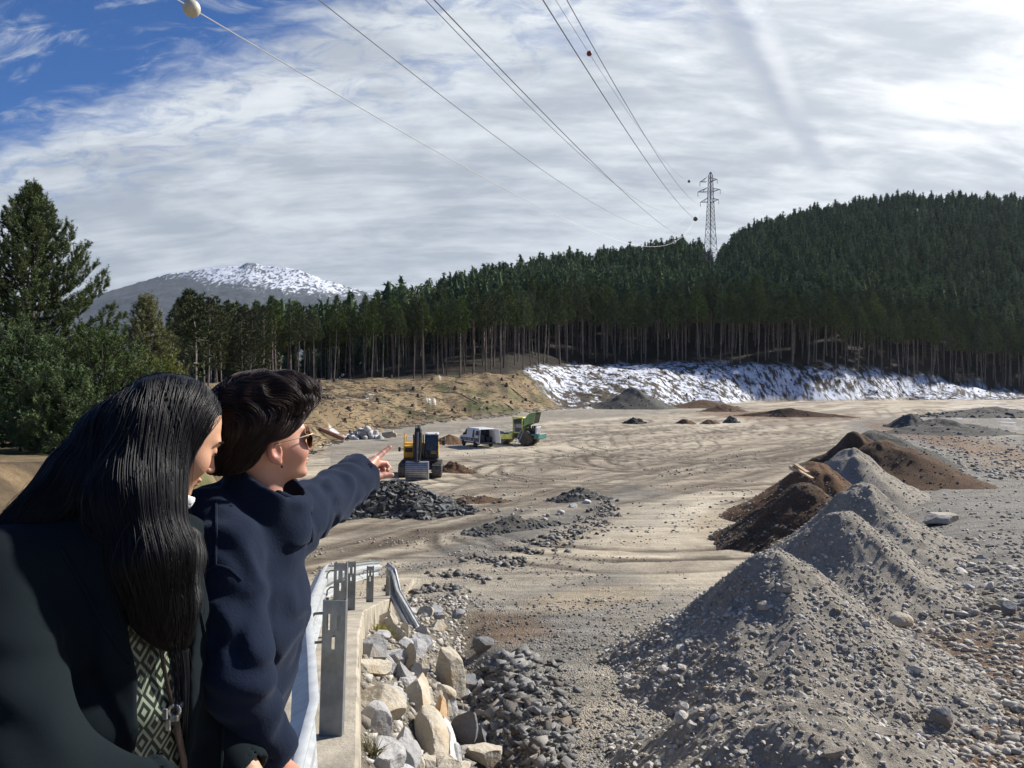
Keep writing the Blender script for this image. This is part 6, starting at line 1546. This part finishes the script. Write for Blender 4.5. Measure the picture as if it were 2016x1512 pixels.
# ---- the woman who points
def pointing_woman():
    root = thing('person', 'woman with short dark hair and sunglasses in a navy wool coat pointing into the pit', 'person', (-.73, 1.78, float(zr(1.78))))
    K = .937; P_ = lambda a, b_, d_: P(a, b_, d_*K)
    Rh = frame((.77, .64, .14)); sc = .99
    ear = P(541, 892, 1.69); c = ear-Rh@np.array([-.008, -.076, -.012])*sc
    hs = head_sdf(c, Rh, sc, .84)
    neck0 = c+Rh@np.array([-.022, 0, -.05]); neck1 = np.array([-.628, 1.90, -.37])*K
    def skin(X): return smin(hs(X), seg_d(X, neck0, neck1, .046, .052), .035)
    def flush(V):
        q = (V-c)@Rh/sc; q[:, 1] = np.abs(q[:, 1]); f = np.exp(-(((q-[.062, .045, -.03])/.03)**2).sum(1))*.6
        f += np.exp(-(((q-[-.012, .084, -.014])/[.03, .02, .035])**2).sum(1))*.75+np.exp(-(((q-[.108, 0, -.03])/.014)**2).sum(1))*.5+np.exp(-(((q-[.092, 0, -.064])/[.014, .024, .012])**2).sum(1))
        return np.clip(f, 0, 1)
    hv, hq = surface_nets(skin, c-[.16, .16, .27], c+[.16, .16, .17], .0030); hv = relax(hv, hq, 1)
    # pointing left arm and hand
    Ls, Le, Lw = np.array([-.600, 2.03, -.372])*K, P_(648, 980, 2.33), P_(711, 934, 2.60)
    mc = [P_(738, 905, 2.69), P_(741, 911, 2.712), P_(737, 908, 2.735), P_(731, 906, 2.75)]
    fi = [[P_(753, 892, 2.722), P_(760, 886, 2.735), P_(767.5, 880, 2.745)], [P_(759, 912, 2.742), P_(766, 921, 2.735), P_(763, 926, 2.722)],
          [P_(752, 913, 2.765), P_(759, 923, 2.755), P_(753, 928, 2.735)], [P_(744, 913, 2.775), P_(750, 922, 2.765), P_(745, 926, 2.745)]]
    th = [P_(722, 940, 2.625), P_(738, 940, 2.635), P_(756, 936, 2.66), P_(771, 935, 2.672)]
    def larm(X): return smin(hand(X, P_(717, 927, 2.635), mc, fi, th), chain(X, [Le, Lw, P_(717, 927, 2.635)], [.045, .031, .025], .01), .012)
    lo = np.min(np.array([Lw]+mc+fi[0]+fi[1]+fi[2]+fi[3]+th), 0)-.04; hi = np.max(np.array([Lw]+mc+fi[0]+fi[1]+fi[2]+fi[3]+th), 0)+.04
    av, aq = surface_nets(larm, lo, hi, .0021); av = relax(av, aq, 1)
    # hanging right arm and hand
    Rs, Re, Rw = np.array([-.672, 1.735, -.378])*K, P_(468, 1335, 1.63), P_(534, 1486, 1.72)
    w = P_(541, 1500, 1.725); dn = unit(np.array([.22, .10, -.9])); sd = np.array([.55, .75, .2]); fw = unit(np.cross(sd, dn))
    rmc = [w+dn*.085+unit(sd)*(.03-.02*i) for i in range(4)]; rf = [[m+dn*.036+fw*.006, m+dn*.060+fw*.018, m+dn*.076+fw*.034] for m in rmc]
    rt = [w+unit(sd)*.02+dn*.02, w+unit(sd)*.042+dn*.05+fw*.01, w+unit(sd)*.05+dn*.085+fw*.02]
    def rarm(X): return smin(hand(X, w, rmc, rf, rt), chain(X, [Re, Rw, w], [.042, .031, .026], .01), .012)
    rv, rq = surface_nets(rarm, w-[.12, .12, .22], w+[.12, .12, .08], .0035)
    tv, tq = surface_nets(lambda X: smin(seg_d(X, neck1, (-.66, 1.78, -.9), .044, .10), chain(X, [Ls, Le], [.05, .04], .02), .05), np.array([-.95, 1.5, -1.1]), np.array([-.35, 2.5, -.2]), .016)
    V, Q = join([(hv, hq), (av, aq), (rv, rq), (tv, tq)])
    fl = flush(V); fl[len(hv):len(hv)+len(av)] = np.clip(.35+.8*np.exp(-((av-np.array(fi[0][2]))**2).sum(1)/.02**2), 0, 1)*.6; fl[len(hv)+len(av):] = .4
    mesh_np('body', V-np.array(root.location), Q, [M_SKIN], root, smooth=True, attrs={'flush': fl})
    # coat
    ANCH = (Rs, Re, Rw, Ls, Le, Lw)
    def coat(X):
        X = X/K; Rs, Re, Rw, Ls, Le, Lw = (v/K for v in ANCH)
        q = X*np.array([1, .70, 1.0]); s = np.array([1, .70, 1.0])
        pts = [np.array(p)*s for p in ((-.640, 1.89, -.42), (-.662, 1.89, -.45), (-.664, 1.89, -.57), (-.700, 1.89, -.72), (-.758, 1.89, -.90), (-.79, 1.89, -1.14))]
        d = chain(q, pts, [.085, .122, .133, .133, .140, .158], .05)
        d = smin(d, chain(X, [(-.672, 1.76, -.380), (-.65, 1.90, -.370), (-.610, 2.03, -.385)], [.074, .070, .074], .05), .05)
        a1 = chain(X, [Rs, Re, Rw], [.086, .074, .058], .03)
        e = unit(Rw-Re); a1 = smax(a1, (X-Rw)@e, .006)
        a2 = chain(X, [Ls, Le, Lw, Lw+unit(Lw-Le)*.1], [.088, .077, .074, .074], .03); e2 = unit(Lw-Le+np.array([.10, 0, .02])); a2 = smax(a2, (X-Lw)@e2, .006)
        d = smin(d, seg_d(X, (-.73, 1.80, -.335), (-.715, 2.0, -.335), .088, .085), .05)
        d = smin(d, a1, .018); d = smin(d, a2, .04)
        d = smax(d, -(X[..., 2]+1.16), .01)
        # cuff mouths
        d = smax(d, -seg_d(X, Lw-unit(Lw-Le)*.05, Lw+unit(Lw-Le)*.1, .060, .060), .004)
        d = smax(d, -seg_d(X, Rw-e*.03, Rw+e*.1, .046, .046), .004)
        # funnel collar
        n = np.array([-.642, 1.895, 0]); t = (X[..., 2]+.40)/.2
        qx, qy = X[..., 0]-n[0]-.030*t, X[..., 1]-n[1]; r = np.hypot(qx, qy*1.02); rad = .120-.022*np.clip(t, 0, 1.3)+.020*np.clip(t-.7, 0, 1)
        sh = np.abs(r-rad)-.0110; top = X[..., 2]-(-.228-.62*qx); sh = smax(sh, top, .006); sh = smax(sh, -.40-X[..., 2], .01)
        gap = .014-np.abs(qy-.012)-.35*np.clip(X[..., 2]+.36, 0, .2); sh = np.where(qx > 0, smax(sh, gap, .006), sh)
        # flap of the collar turned outwards in front
        A, B, C2 = P(548, 972, 1.85), P(584, 992, 1.88), P(579, 1062, 1.89)
        d = smax(d, -smax(seg_d(X, (-.630, 1.905, -.44), (-.600, 1.905, -.20), .058, .080), -(X[..., 2]+.37), .02), .008)
        d = smin(d, sh, .012)
        fl = smin(seg_d(X, A, B, .008, .008), seg_d(X, B, C2, .009, .010), .012); d = smin(d, fl, .022)
        # folds
        d = d-ridges(X, [(Re, (.3, 0, 1)), (Re+np.array([.0, 0, .10]), (.55, .1, .8)), (Rw+np.array([-.02, 0, .05]), (.5, .2, .8))], .0075, 95, .085)
        d = d-ridges(X, [(Le, (.9, .25, .3)), (lerp(Ls, Le, .4), (.8, .5, .35)), (Ls+np.array([.03, -.05, 0]), (.7, -.3, .7))], .0085, 80, .10)
        d = d-ridges(X, [((-.56, 1.78, -.66), (.65, .2, .5)), ((-.60, 1.76, -.50), (.9, .1, .25))], .006, 70, .13)
        d = d-.004*np.sin(9*vn3(X*7.5, 9)*2+X[..., 2]*14)-.004*vn3(X*22, 12)
        # seams: back seam and dropped shoulder seam
        sm = np.abs((X-Rs)@unit(np.array([.16, -.05, -1.0]))-.115); m = np.exp(-(sm/.004)**2)*(X[..., 1] < 1.84)*np.exp(-((a1)/.02)**2)
        d = d+.0035*m
        return d*K
    V, Q = surface_nets(coat, np.array([-1.0, 1.46, -1.18])*K, np.array([-.38, 2.72, -.17])*K, .0066); V = relax(V, Q, 1)
    mesh_np('coat', V-np.array(root.location), Q, [M_COAT], root, smooth=True)
    for q_ in (((425, 985), (426, 1040), (424, 1120)), ((398, 1128), (425, 1112), (452, 1120), (476, 1142))): seam('seam', coat, q_, 1.2, 2.1, .0030, M_COAT, root)
    # hair
    ZX, ZZ = [-.12, -.066, -.040, -.030, .02, .11], [-.036, -.034, -.020, .024, .028, .070]
    def hair(X):
        q = (X-c)@Rh/sc; qm = q.copy(); qm[..., 1] = np.abs(q[..., 1])
        d = ell_d(q, (-.018, 0, .050), (.124, .100, .118)); d = smin(d, ell_d(q, (.048, -.010, .112), (.086, .082, .056)), .03)
        d = smin(d, ell_d(q, (-.075, 0, -.025), (.046, .062, .055)), .035)
        d = smin(d, ell_d(qm, (.022, .070, .030), (.035, .022, .034)), .02)
        d = d-.0035*np.sin(34*q[..., 0]+9*vn3(q*22, 5)+14*q[..., 2])*np.clip((q[..., 2]-.03)*14, 0, 1)-.005*vn3(q*30, 7)
        d = smax(d, -ell_d(qm, (.010, .090, -.024), (.032, .045, .045)), .010)
        d = smax(d, np.interp(q[..., 0], ZX, ZZ)-q[..., 2], .010)
        return d*sc
    attr = {'tone': lambda V: np.clip(.35+.8*vn3((V-c)@Rh*30, 3), 0, 1)}
    ho = grow('hair', hair, c-[.2, .2, .16], c+[.2, .2, .22], .0040, M_HAIRB0, root, 1, attr)
    n = 12000; u = RH.normal(size=(n*2, 3)); u = unit(u); Xs = c+(u*np.array([.13, .10, .13]))@Rh.T+Rh@np.array([-.015, 0, .05])
    for _ in range(5): Xs = Xs-grad(hair, Xs)*hair(Xs)[:, None]*.9
    q = (Xs-c)@Rh; Xs = Xs[(q[:, 2] > -.07) & (np.abs(hair(Xs)) < .004)][:n]
    ev = lambda X: np.minimum(ell_d(((X-c)@Rh)/sc*np.array([1, -1, 1]), (.004, .088, -.024), (.028, .034, .036)), (((X-c)@Rh)[..., 2]/sc-np.interp(((X-c)@Rh)[..., 0]/sc, ZX, ZZ)+.008))
    def flow(X, i, T):
        q = (X-c)@Rh; top = sstep(.04, .13, q[:, 2]); front = sstep(-.02, .07, q[:, 0])
        wv = np.sin(q[:, 0]*55+5*vn3(q*9, 2)+i*.30)[:, None]
        sd_ = np.sign(q[:, 1]+.02)
        back = np.stack([-.75*np.ones(len(q)), .25*sd_, -.75*np.ones(len(q))], 1); fwd = np.stack([.75-.25*front, .60*sd_, .05-.65*front], 1)
        d = back*(1-top)[:, None]+fwd*top[:, None]; d = d+np.stack([.12*wv[:, 0], .30*wv[:, 0], .22*wv[:, 0]], 1)*top[:, None]
        d = d+.45*np.stack([vn3(q*15+7, 1), vn3(q*15+17, 2), vn3(q*15+27, 3)], 1)
        return d@Rh.T
    strands('hair_strands', Xs, flow, hair, 13, .0062, .00075, M_HAIRB, ho, RH, .007, base=np.array(root.location), avoid=ev)
    # sunglasses, earring
    sg = MB(); L = lambda p: c+Rh@(np.array(p)*sc)-np.array(root.location)
    for s in (-1, 1):
        ring = [L((.105-.006*abs(math.sin(a))-.010*(abs(s*.037+.030*math.cos(a))/.06)**2, s*.037+.030*math.cos(a), .004+.027*math.sin(a))) for a in np.linspace(0, 2*math.pi, 29)]
        sg.tube(ring, .0014, 6); sg.tube([L((.094, s*.066, .014)), L((.060, s*.076, .012)), L((-.004, s*.0805, .008)), L((-.022, s*.079, -.012))], .0012, 6)
    sg.tube([L((.106, -.010, .012)), L((.108, 0, .015)), L((.106, .010, .012))], .0012, 6)
    so_ = sg.build('sunglasses', pbr('gold_metal', (.75, .62, .42), .25, .9, var=.05), root, True)
    for s in (-1, 1):
        ln = MB(); ring = [L((.105-.006*abs(math.sin(a))-.010*(abs(s*.037+.030*math.cos(a))/.06)**2, s*.037+.030*math.cos(a), .004+.027*math.sin(a))) for a in np.linspace(0, 2*math.pi, 28, endpoint=False)]
        ln.add([L((.109, s*.037, .004))]+ring, [[0, 1+i, 1+(i+1) % 28] for i in range(28)]); ln.build('lens', pbr('brown_lens', (.045, .016, .010), .08, var=.02, spec=.8), so_)
    er = MB(); er.lathe(L((.002, -.0835, -.045)), 'y', [(-.0035, .001), (-.002, .003), (.002, .003)], 12); er.build('earring', M_MBLK, root)
    # legs
    gz = float(zr(1.78)); lv = []
    def legs(X): return smin(chain(X, [(-.74, 1.69, -1.0), (-.72, 1.68, -1.36), (-.74, 1.68, gz+.05)], [.10, .075, .06], .02), chain(X, [(-.74, 1.87, -1.0), (-.70, 1.87, -1.36), (-.72, 1.87, gz+.05)], [.10, .075, .06], .02), .02)
    grow('trousers', legs, (-1, 1.5, gz-.02), (-.55, 2.1, -.9), .012, M_TROU, root)
    for y in (1.68, 1.87):
        m = lambda X: smax(smin(ell_d(X, (-.66, y, gz+.03), (.12, .045, .04)), ell_d(X, (-.73, y, gz+.05), (.055, .05, .07)), .03), -(X[..., 2]-gz), .006)
        grow('shoe', m, (-.86, y-.09, gz-.03), (-.48, y+.09, gz+.16), .008, M_SHOE, root)
pointing_woman()

# ---- the woman who looks down
def looking_woman():
    root = thing('person', 'woman with long straight black hair in a dark jacket leaning forward and looking down', 'person', (-.80, 1.46, float(zr(1.46))))
    Rh = frame((.67, .56, -.46)); sc = .96
    nose = P(419, 927, 1.60); c = nose-Rh@np.array([.114, 0, -.029])*sc
    hs = head_sdf(c, Rh, sc); neck0 = c+Rh@np.array([-.03, 0, -.05]); neck1 = np.array([-.775, 1.48, -.33])
    def skin(X): return smin(hs(X), seg_d(X, neck0, neck1, .052, .062), .035)
    hv, hq = surface_nets(skin, c-[.2, .2, .30], c+[.19, .19, .19], .0030); hv = relax(hv, hq, 1)
    Rs, Re, Rw = np.array([-.905, 1.31, -.345]), np.array([-.760, 1.17, -.60]), np.array([-.60, 1.26, -.72])
    Ls, Le, Lw = np.array([-.705, 1.58, -.355]), P(398, 1398, 1.56), P(488, 1522, 1.50)
    parts = [(hv, hq)]
    for (w, dr, sdv) in ((Lw, unit(np.array([.5, -.1, -.75])), np.array([.2, .9, 0])), (Rw, unit(np.array([.7, .25, -.5])), np.array([-.3, .8, .1]))):
        fw = unit(np.cross(sdv, dr)); w2 = w+dr*.03; u = unit(sdv)
        m = [w2+dr*.082+u*(.03-.02*i) for i in range(4)]; fs = [[k+dr*.035+fw*.008, k+dr*.056+fw*.022, k+dr*.066+fw*.040] for k in m]
        t = [w2+u*.016+dr*.03, w2+u*.036+dr*.06+fw*.01, w2+u*.044+dr*.09+fw*.02]
        parts.append(surface_nets(lambda X: smin(hand(X, w2, m, fs, t), seg_d(X, w-dr*.06, w2, .03, .026), .012), w2-.2, w2+.2, .004))
    parts.append(surface_nets(lambda X: seg_d(X, neck1, (-.79, 1.46, -.9), .07, .09), np.array([-1., 1.25, -1.05]), np.array([-.6, 1.7, -.2]), .016))
    V, Q = join(parts); q = (V-c)@Rh/sc; q[:, 1] = np.abs(q[:, 1])
    fl = np.exp(-(((q-[.062, .045, -.03])/.03)**2).sum(1))*.45+np.exp(-(((q-[.108, 0, -.03])/.016)**2).sum(1))*.5+np.exp(-(((q-[.092, 0, -.064])/[.014, .024, .012])**2).sum(1))*.9
    mesh_np('body', V-np.array(root.location), Q, [M_SKIN2], root, smooth=True, attrs={'flush': np.clip(fl, 0, 1)})
    # eyebrow and lashes
    L = lambda p: c+Rh@(np.array(p)*sc)-np.array(root.location); eb = MB()
    for s in (-1, 1):
        eb = MB(); eb.tube([L((.096, s*.014, .026)), L((.094, s*.032, .033)), L((.080, s*.052, .028))], [.003, .0032, .0015], 5); eb.build('eyebrow', M_HAIRA, root); eb = MB(); eb.tube([L((.092, s*.020, .004)), L((.094, s*.032, .002)), L((.086, s*.045, .004))], [.0012, .002, .0015], 5); eb.build('eyelashes', M_HAIRA, root)
    # torso and jacket
    fd, ld = unit(np.array([.81, -.58, 0])), unit(np.array([.58, .81, 0]))
    tc = [(-.775, 1.475, -.37), (-.775, 1.46, -.46), (-.770, 1.46, -.62), (-.775, 1.46, -.80), (-.80, 1.46, -1.10)]
    def torso(X, infl=0.0):
        s = np.array([1, .70, 1]); B = np.stack([fd, ld, [0, 0, 1]], 1); q = (X@B)*s
        return chain(q, [(np.array(p)@B)*s for p in tc], [.085, .118, .125, .125, .145], .05)-infl
    def blouse(X): return smax(torso(X, -.012)-.003*np.sin(X[..., 2]*40+6*vn3(X*12, 2)), -(X[..., 2]+1.05), .01)
    def lat(X): return (X-np.array(tc[2]))@ld, (X-np.array(tc[2]))@fd
    def jacket(X):
        d = torso(X, .008)
        d = smin(d, chain(X, [Rs, neck1+np.array([-.01, -.02, -.02]), Ls], [.082, .082, .074], .05), .06)
        d = smin(d, ell_d(X, (-.87, 1.47, -.42), (.13, .17, .16)), .07)
        a1 = chain(X, [Rs, Re, Rw], [.090, .078, .060], .03); e1 = unit(Rw-Re); a1 = smax(a1, (X-Rw)@e1, .006); a1 = smax(a1, -seg_d(X, Rw-e1*.03, Rw+e1*.1, .047, .047), .004)
        a2 = chain(X, [Ls, Le, Lw], [.075, .062, .047], .03); e2 = unit(Lw-Le); a2 = smax(a2, (X-Lw)@e2, .006); a2 = smax(a2, -seg_d(X, Lw-e2*.03, Lw+e2*.1, .036, .036), .004)
        d = smin(d, a1, .02); d = smin(d, a2, .02)
        l, f = lat(X); z = X[..., 2]
        w = np.interp(z, [-1.15, -.78, -.62, -.50, -.42, -.33], [.085, .058, .048, .060, .062, .05]); lc = np.interp(z, [-1.1, -.6, -.4], [.004, .012, .02])
        # lapels: a thicker fold along both edges of the opening
        edge = np.abs(l-lc)-w; lap = np.interp(z, [-.75, -.64, -.50, -.36], [.004, .020, .055, .05])
        d = d-.009*sstep(lap+.006, lap-.004, edge)*(f > 0)*sstep(-.78, -.66, z)
        slit = np.where(f > .02, smax(w-np.abs(l-lc), .0*z-.5, .01), -1.0)
        d = smax(d, slit, .004)
        d = smax(d, -torso(X, -.022), .004)
        # neck hole
        d = smax(d, -seg_d(X, neck1-np.array([0, 0, .05]), neck0, .074, .08), .01)
        d = smax(d, -(z+1.14), .01)
        d = d-ridges(X, [(Re, (.5, .2, .8)), (lerp(Rs, Re, .55), (.3, 0, 1)), (lerp(Re, Rw, .5), (.8, .3, .4)), (Le, (.4, 0, 1))], .0075, 85, .10)
        d = d-ridges(X, [((-.74, 1.30, -.60), (.6, .1, .7)), ((-.86, 1.32, -.62), (.8, -.3, .5))], .006, 70, .12)-.004*vn3(X*16, 6)-.004*np.sin(X[..., 2]*16+8*vn3(X*6, 3))
        return d
    V, Q = surface_nets(jacket, np.array([-1.12, 1.02, -1.16]), np.array([-.42, 1.78, -.18]), .0068); V = relax(V, Q, 1)
    mesh_np('jacket', V-np.array(root.location), Q, [M_JACK], root, smooth=True)
    for q_ in (((120, 1080), (160, 1150), (215, 1250), (262, 1312), (298, 1370), (314, 1440), (318, 1512)), ((388, 1180), (412, 1290), (430, 1370), (438, 1440), (436, 1512))): seam('lapel_edge', jacket, q_, .9, 1.7, .0042, M_JACK, root)
    m = bpy.data.materials.new('patterned_blouse'); m.use_nodes = True; t = NT(m.node_tree); b = m.node_tree.nodes['Principled BSDF']
    co = t.n('ShaderNodeTexCoord').outputs['Object']; mp = t.n('ShaderNodeMapping', {'Vector': co, 'Rotation': (0, 0, .62), 'Scale': (1, 1, 1)}).outputs[0]
    sx = t.n('ShaderNodeSeparateXYZ', {0: mp}).outputs
    fx = t.m('ABSOLUTE', t.m('SUBTRACT', t.m('FRACT', t.m('MULTIPLY', sx[1], 26.)), .5)); fz = t.m('ABSOLUTE', t.m('SUBTRACT', t.m('FRACT', t.m('MULTIPLY', sx[2], 17.)), .5))
    st = t.m('GREATER_THAN', t.m('FRACT', t.m('MULTIPLY', t.m('ADD', fx, fz), 3.0)), .56)
    t.set(b.inputs['Base Color'], t.mix(st, (.006, .018, .011), (.30, .34, .24))); b.inputs['Roughness'].default_value = .5
    grow('blouse', blouse, (-1.0, 1.2, -1.08), (-.5, 1.72, -.24), .008, m, root)
    # hair: cap plus hanging curtains
    def pts(l): return [P(a, b_, d_) for a, b_, d_, r in l], [r for *_, r in l]
    C1 = pts([(304, 870, 1.50, .076), (278, 985, 1.43, .058), (312, 1100, 1.40, .052), (336, 1205, 1.40, .030), (346, 1245, 1.40, .012)])
    C2_ = pts([(275, 860, 1.50, .086), (260, 980, 1.42, .070), (291, 1090, 1.37, .045), (305, 1190, 1.38, .034), (325, 1240, 1.39, .012)])
    C3 = pts([(228, 868, 1.55, .074), (158, 948, 1.47, .060), (90, 1004, 1.41, .040), (15, 1044, 1.37, .022)])
    C4 = pts([(370, 1000, 1.53, .022), (376, 1100, 1.50, .026), (372, 1190, 1.45, .018), (364, 1250, 1.42, .008)])
    def hair(X):
        q = (X-c)@Rh/sc
        d = ell_d(q, (-.016, 0, .042), (.106, .084, .090))
        for cc in (C1, C2_, C3): d = smin(d, chain(X, cc[0], cc[1], .03), .045)
        d = smin(d, chain(X, C4[0], C4[1], .02), .02)
        # the face stays free in front of the hanging curtain
        l = ell_d(q, (.120, .0, -.032), (.116, .16, .136)); d = smax(d, -l, .010)
        d = smax(d, -ell_d(q, (.075, .0, -.12), (.045, .07, .045)), .01)
        d = d-.0045*vn3(np.stack([X[..., 0]*55, X[..., 1]*55, X[..., 2]*5], -1), 3)-.003*vn3(X*14, 8)
        return d
    attr = {'tone': lambda V: np.clip(.4+.9*vn3(np.stack([V[:, 0]*130, V[:, 1]*130, V[:, 2]*8], 1), 3), 0, 1)}
    ho = grow('hair', hair, (-1.06, 1.22, -.56), (-.50, 1.78, .06), .0045, M_HAIRA0, root, 1, attr)
    lo, hi = np.array([-1.06, 1.22, -.54]), np.array([-.50, 1.78, .05])
    Xs = lo+(hi-lo)*RH.uniform(0, 1, (130000, 3)); Xs = Xs[np.abs(hair(Xs)) < .02]
    for _ in range(5): Xs = Xs-grad(hair, Xs)*hair(Xs)[:, None]*.9
    q = (Xs-c)@Rh; g = grad(hair, Xs)
    ok = (np.abs(hair(Xs)) < .003) & (q[:, 0]+q[:, 2]*.25 < .085) & ((g*Xs).sum(1) < .25*np.linalg.norm(Xs, axis=1)); Xs = Xs[ok]; q = q[ok]
    w = np.where(q[:, 2] > .02, 1.0, .34); Xs = Xs[RH.uniform(0, 1, len(Xs)) < w][:27000]; q = (Xs-c)@Rh
    side = np.sign(q[:, 1]+.012)
    SEG = [(np.array(k[0][i]), np.array(k[0][i+1])) for k in (C1, C2_, C3, C4) for i in range(len(k[0])-1)]
    def flow(X, i, T):
        q = (X-c)@Rh; up = sstep(.03, .10, q[:, 2])[:, None]; W = 0; D_ = 0
        for a_, b_ in SEG:
            t_ = np.clip(((X-a_)@(b_-a_))/((b_-a_)@(b_-a_)), 0, 1); w_ = np.exp(-(np.linalg.norm(X-a_-t_[:, None]*(b_-a_), axis=1)/.035)**2)[:, None]+1e-9
            W = W+w_; D_ = D_+w_*unit(b_-a_)
        d = (D_/W+np.array([0, 0, -.35]))*(1-up)+up*(np.array([0, 0, -.7])+Rh[:, 1][None]*side[:, None]*1.1-Rh[:, 0][None]*.45)
        return d+.14*np.stack([vn3(X*16+3, 1), vn3(X*16+13, 2), vn3(X*16+23, 3)*.3], 1)
    fc = lambda X: ell_d((X-c)@Rh/sc, (.122, .0, -.03), (.110, .16, .130))
    strands('hair_strands', Xs, flow, hair, 30, .0115, .00055, M_HAIRA, ho, RH, .006, base=np.array(root.location), avoid=fc, cut=np.where(q[:, 2] > .02, RH.uniform(.6, 1, len(Xs)), RH.uniform(.3, .7, len(Xs))))
    k_ = RH.permutation(len(Xs))[:420]; XF = Xs[k_]; sideF = side[k_]
    def flowF(X, i, T):
        q = (X-c)@Rh; up = sstep(.03, .10, q[:, 2])[:, None]
        return np.array([0, 0, -1.])+up*(Rh[:, 1][None]*sideF[:, None]*1.0)+.75*np.stack([vn3(X*11+53, 1), vn3(X*11+63, 2), vn3(X*11+73, 3)*.4], 1)+.35*np.stack([vn3(XF*90, 1), vn3(XF*90+9, 2), vn3(XF*90+5, 3)], 1)
    strands('flyaway_hair', XF, flowF, hair, 22, .0115, .0004, M_HAIRA, ho, RH, .014, base=np.array(root.location), avoid=fc, cut=RH.uniform(.3, 1, len(XF)))
    # mask pulled under the chin
    cm = c+Rh@np.array([.050, 0, -.108])*sc
    mk = lambda X: smax(np.abs(ell_d((X-cm)@Rh, (0, 0, 0), (.052, .056, .036)))-.0022, ((X-cm)@Rh)[..., 2]-.012, .003)
    grow('face_mask', mk, cm-.08, cm+.08, .0035, pbr('mask_white', (.78, .79, .80), .85, var=.05, bump=.2, bscale=200), root)
    gz = float(zr(1.46))
    legs = lambda X: smin(chain(X, [(-.83, 1.37, -1.06), (-.80, 1.34, -1.38), (-.83, 1.34, gz+.05)], [.10, .075, .06], .02), chain(X, [(-.80, 1.55, -1.06), (-.76, 1.56, -1.38), (-.79, 1.56, gz+.05)], [.10, .075, .06], .02), .02)
    grow('trousers', legs, (-1, 1.2, gz-.02), (-.6, 1.8, -.95), .012, M_TROU, root)
    for x, y in ((-.83, 1.34), (-.79, 1.56)):
        m_ = lambda X: smax(smin(ell_d(X, (x+.07, y-.03, gz+.03), (.12, .05, .04)), ell_d(X, (x, y, gz+.05), (.055, .05, .07)), .03), -(X[..., 2]-gz), .006)
        grow('shoe', m_, (x-.12, y-.12, gz-.03), (x+.25, y+.1, gz+.16), .008, M_SHOE, root)
    # leather cord with a silver clasp hanging over the blouse: worn, but a thing of its own
    ly = thing('lanyard', 'dark leather cord with a silver clasp hanging over the patterned blouse', 'lanyard', tuple(P(345, 1400, 1.33)))
    def onb(px, py, up=.008):
        D = 1.0; d0 = P(px, py, 1.0)
        Ds = np.linspace(1.05, 1.7, 500); v = torso(Ds[:, None]*d0, -.010); i = np.nonzero(v < up)[0]
        return d0*(Ds[i[0]] if len(i) else 1.36)
    O = np.array(ly.location); M_CORD = pbr('brown_leather', (.030, .018, .014), .35, var=.2, scale=30.)
    m2 = MB(); m2.tube([onb(x, y)-O for x, y in ((308, 1215), (315, 1262), (322, 1310), (332, 1360), (342, 1398))], .0038, 7); m2.build('cord', M_CORD, ly, True)
    m2 = MB(); m2.tube([onb(x, y)-O for x, y in ((372, 1372), (360, 1385), (346, 1399))], .0048, 7); m2.build('cord', M_CHR, ly, True)
    m2 = MB(); m2.tube([onb(x, y, .012)-O for x, y in ((345, 1404), (350, 1440), (358, 1476), (366, 1520), (370, 1570))], .0066, 8); m2.build('cord', pbr('brown_cord', (.12, .085, .065), .35, var=.2, scale=30.), ly, True)
    m2 = MB(); p = onb(343, 1400, .012)-O; m2.tube([p+np.array([.010*math.cos(a), .0, .010*math.sin(a)]) for a in np.linspace(0, 2*math.pi, 16)], .0035, 6); m2.box(p+np.array([.002, -.004, -.012]), (.016, .008, .012), bev=.002); m2.build('clasp', M_CHR, ly, True)
    m2 = MB(); 
    for (x, y) in ((325, 1406), (331, 1428)): m2.box(onb(x, y, .01)-O, (.009, .004, .020), bev=.001)
    m2.build('tag', M_CHR, ly)
looking_woman()

# ------------------------------------------------------------------ thin mountain haze
def haze():
    m = bpy.data.materials.new('haze_air'); m.use_nodes = True; nt = m.node_tree; nt.nodes.clear()
    o = nt.nodes.new('ShaderNodeOutputMaterial'); v = nt.nodes.new('ShaderNodeVolumePrincipled')
    v.inputs['Color'].default_value = (.80, .87, .96, 1); v.inputs['Density'].default_value = 3.4e-5; v.inputs['Anisotropy'].default_value = .2
    nt.links.new(v.outputs[0], o.inputs['Volume'])
    b = MB(); b.box((0, 0, 0), (19000, 18400, 1072)); ob = b.build('haze', m); ob.location = (0, 0, 1072/2-62)
    tag(ob, kind='stuff')
haze()
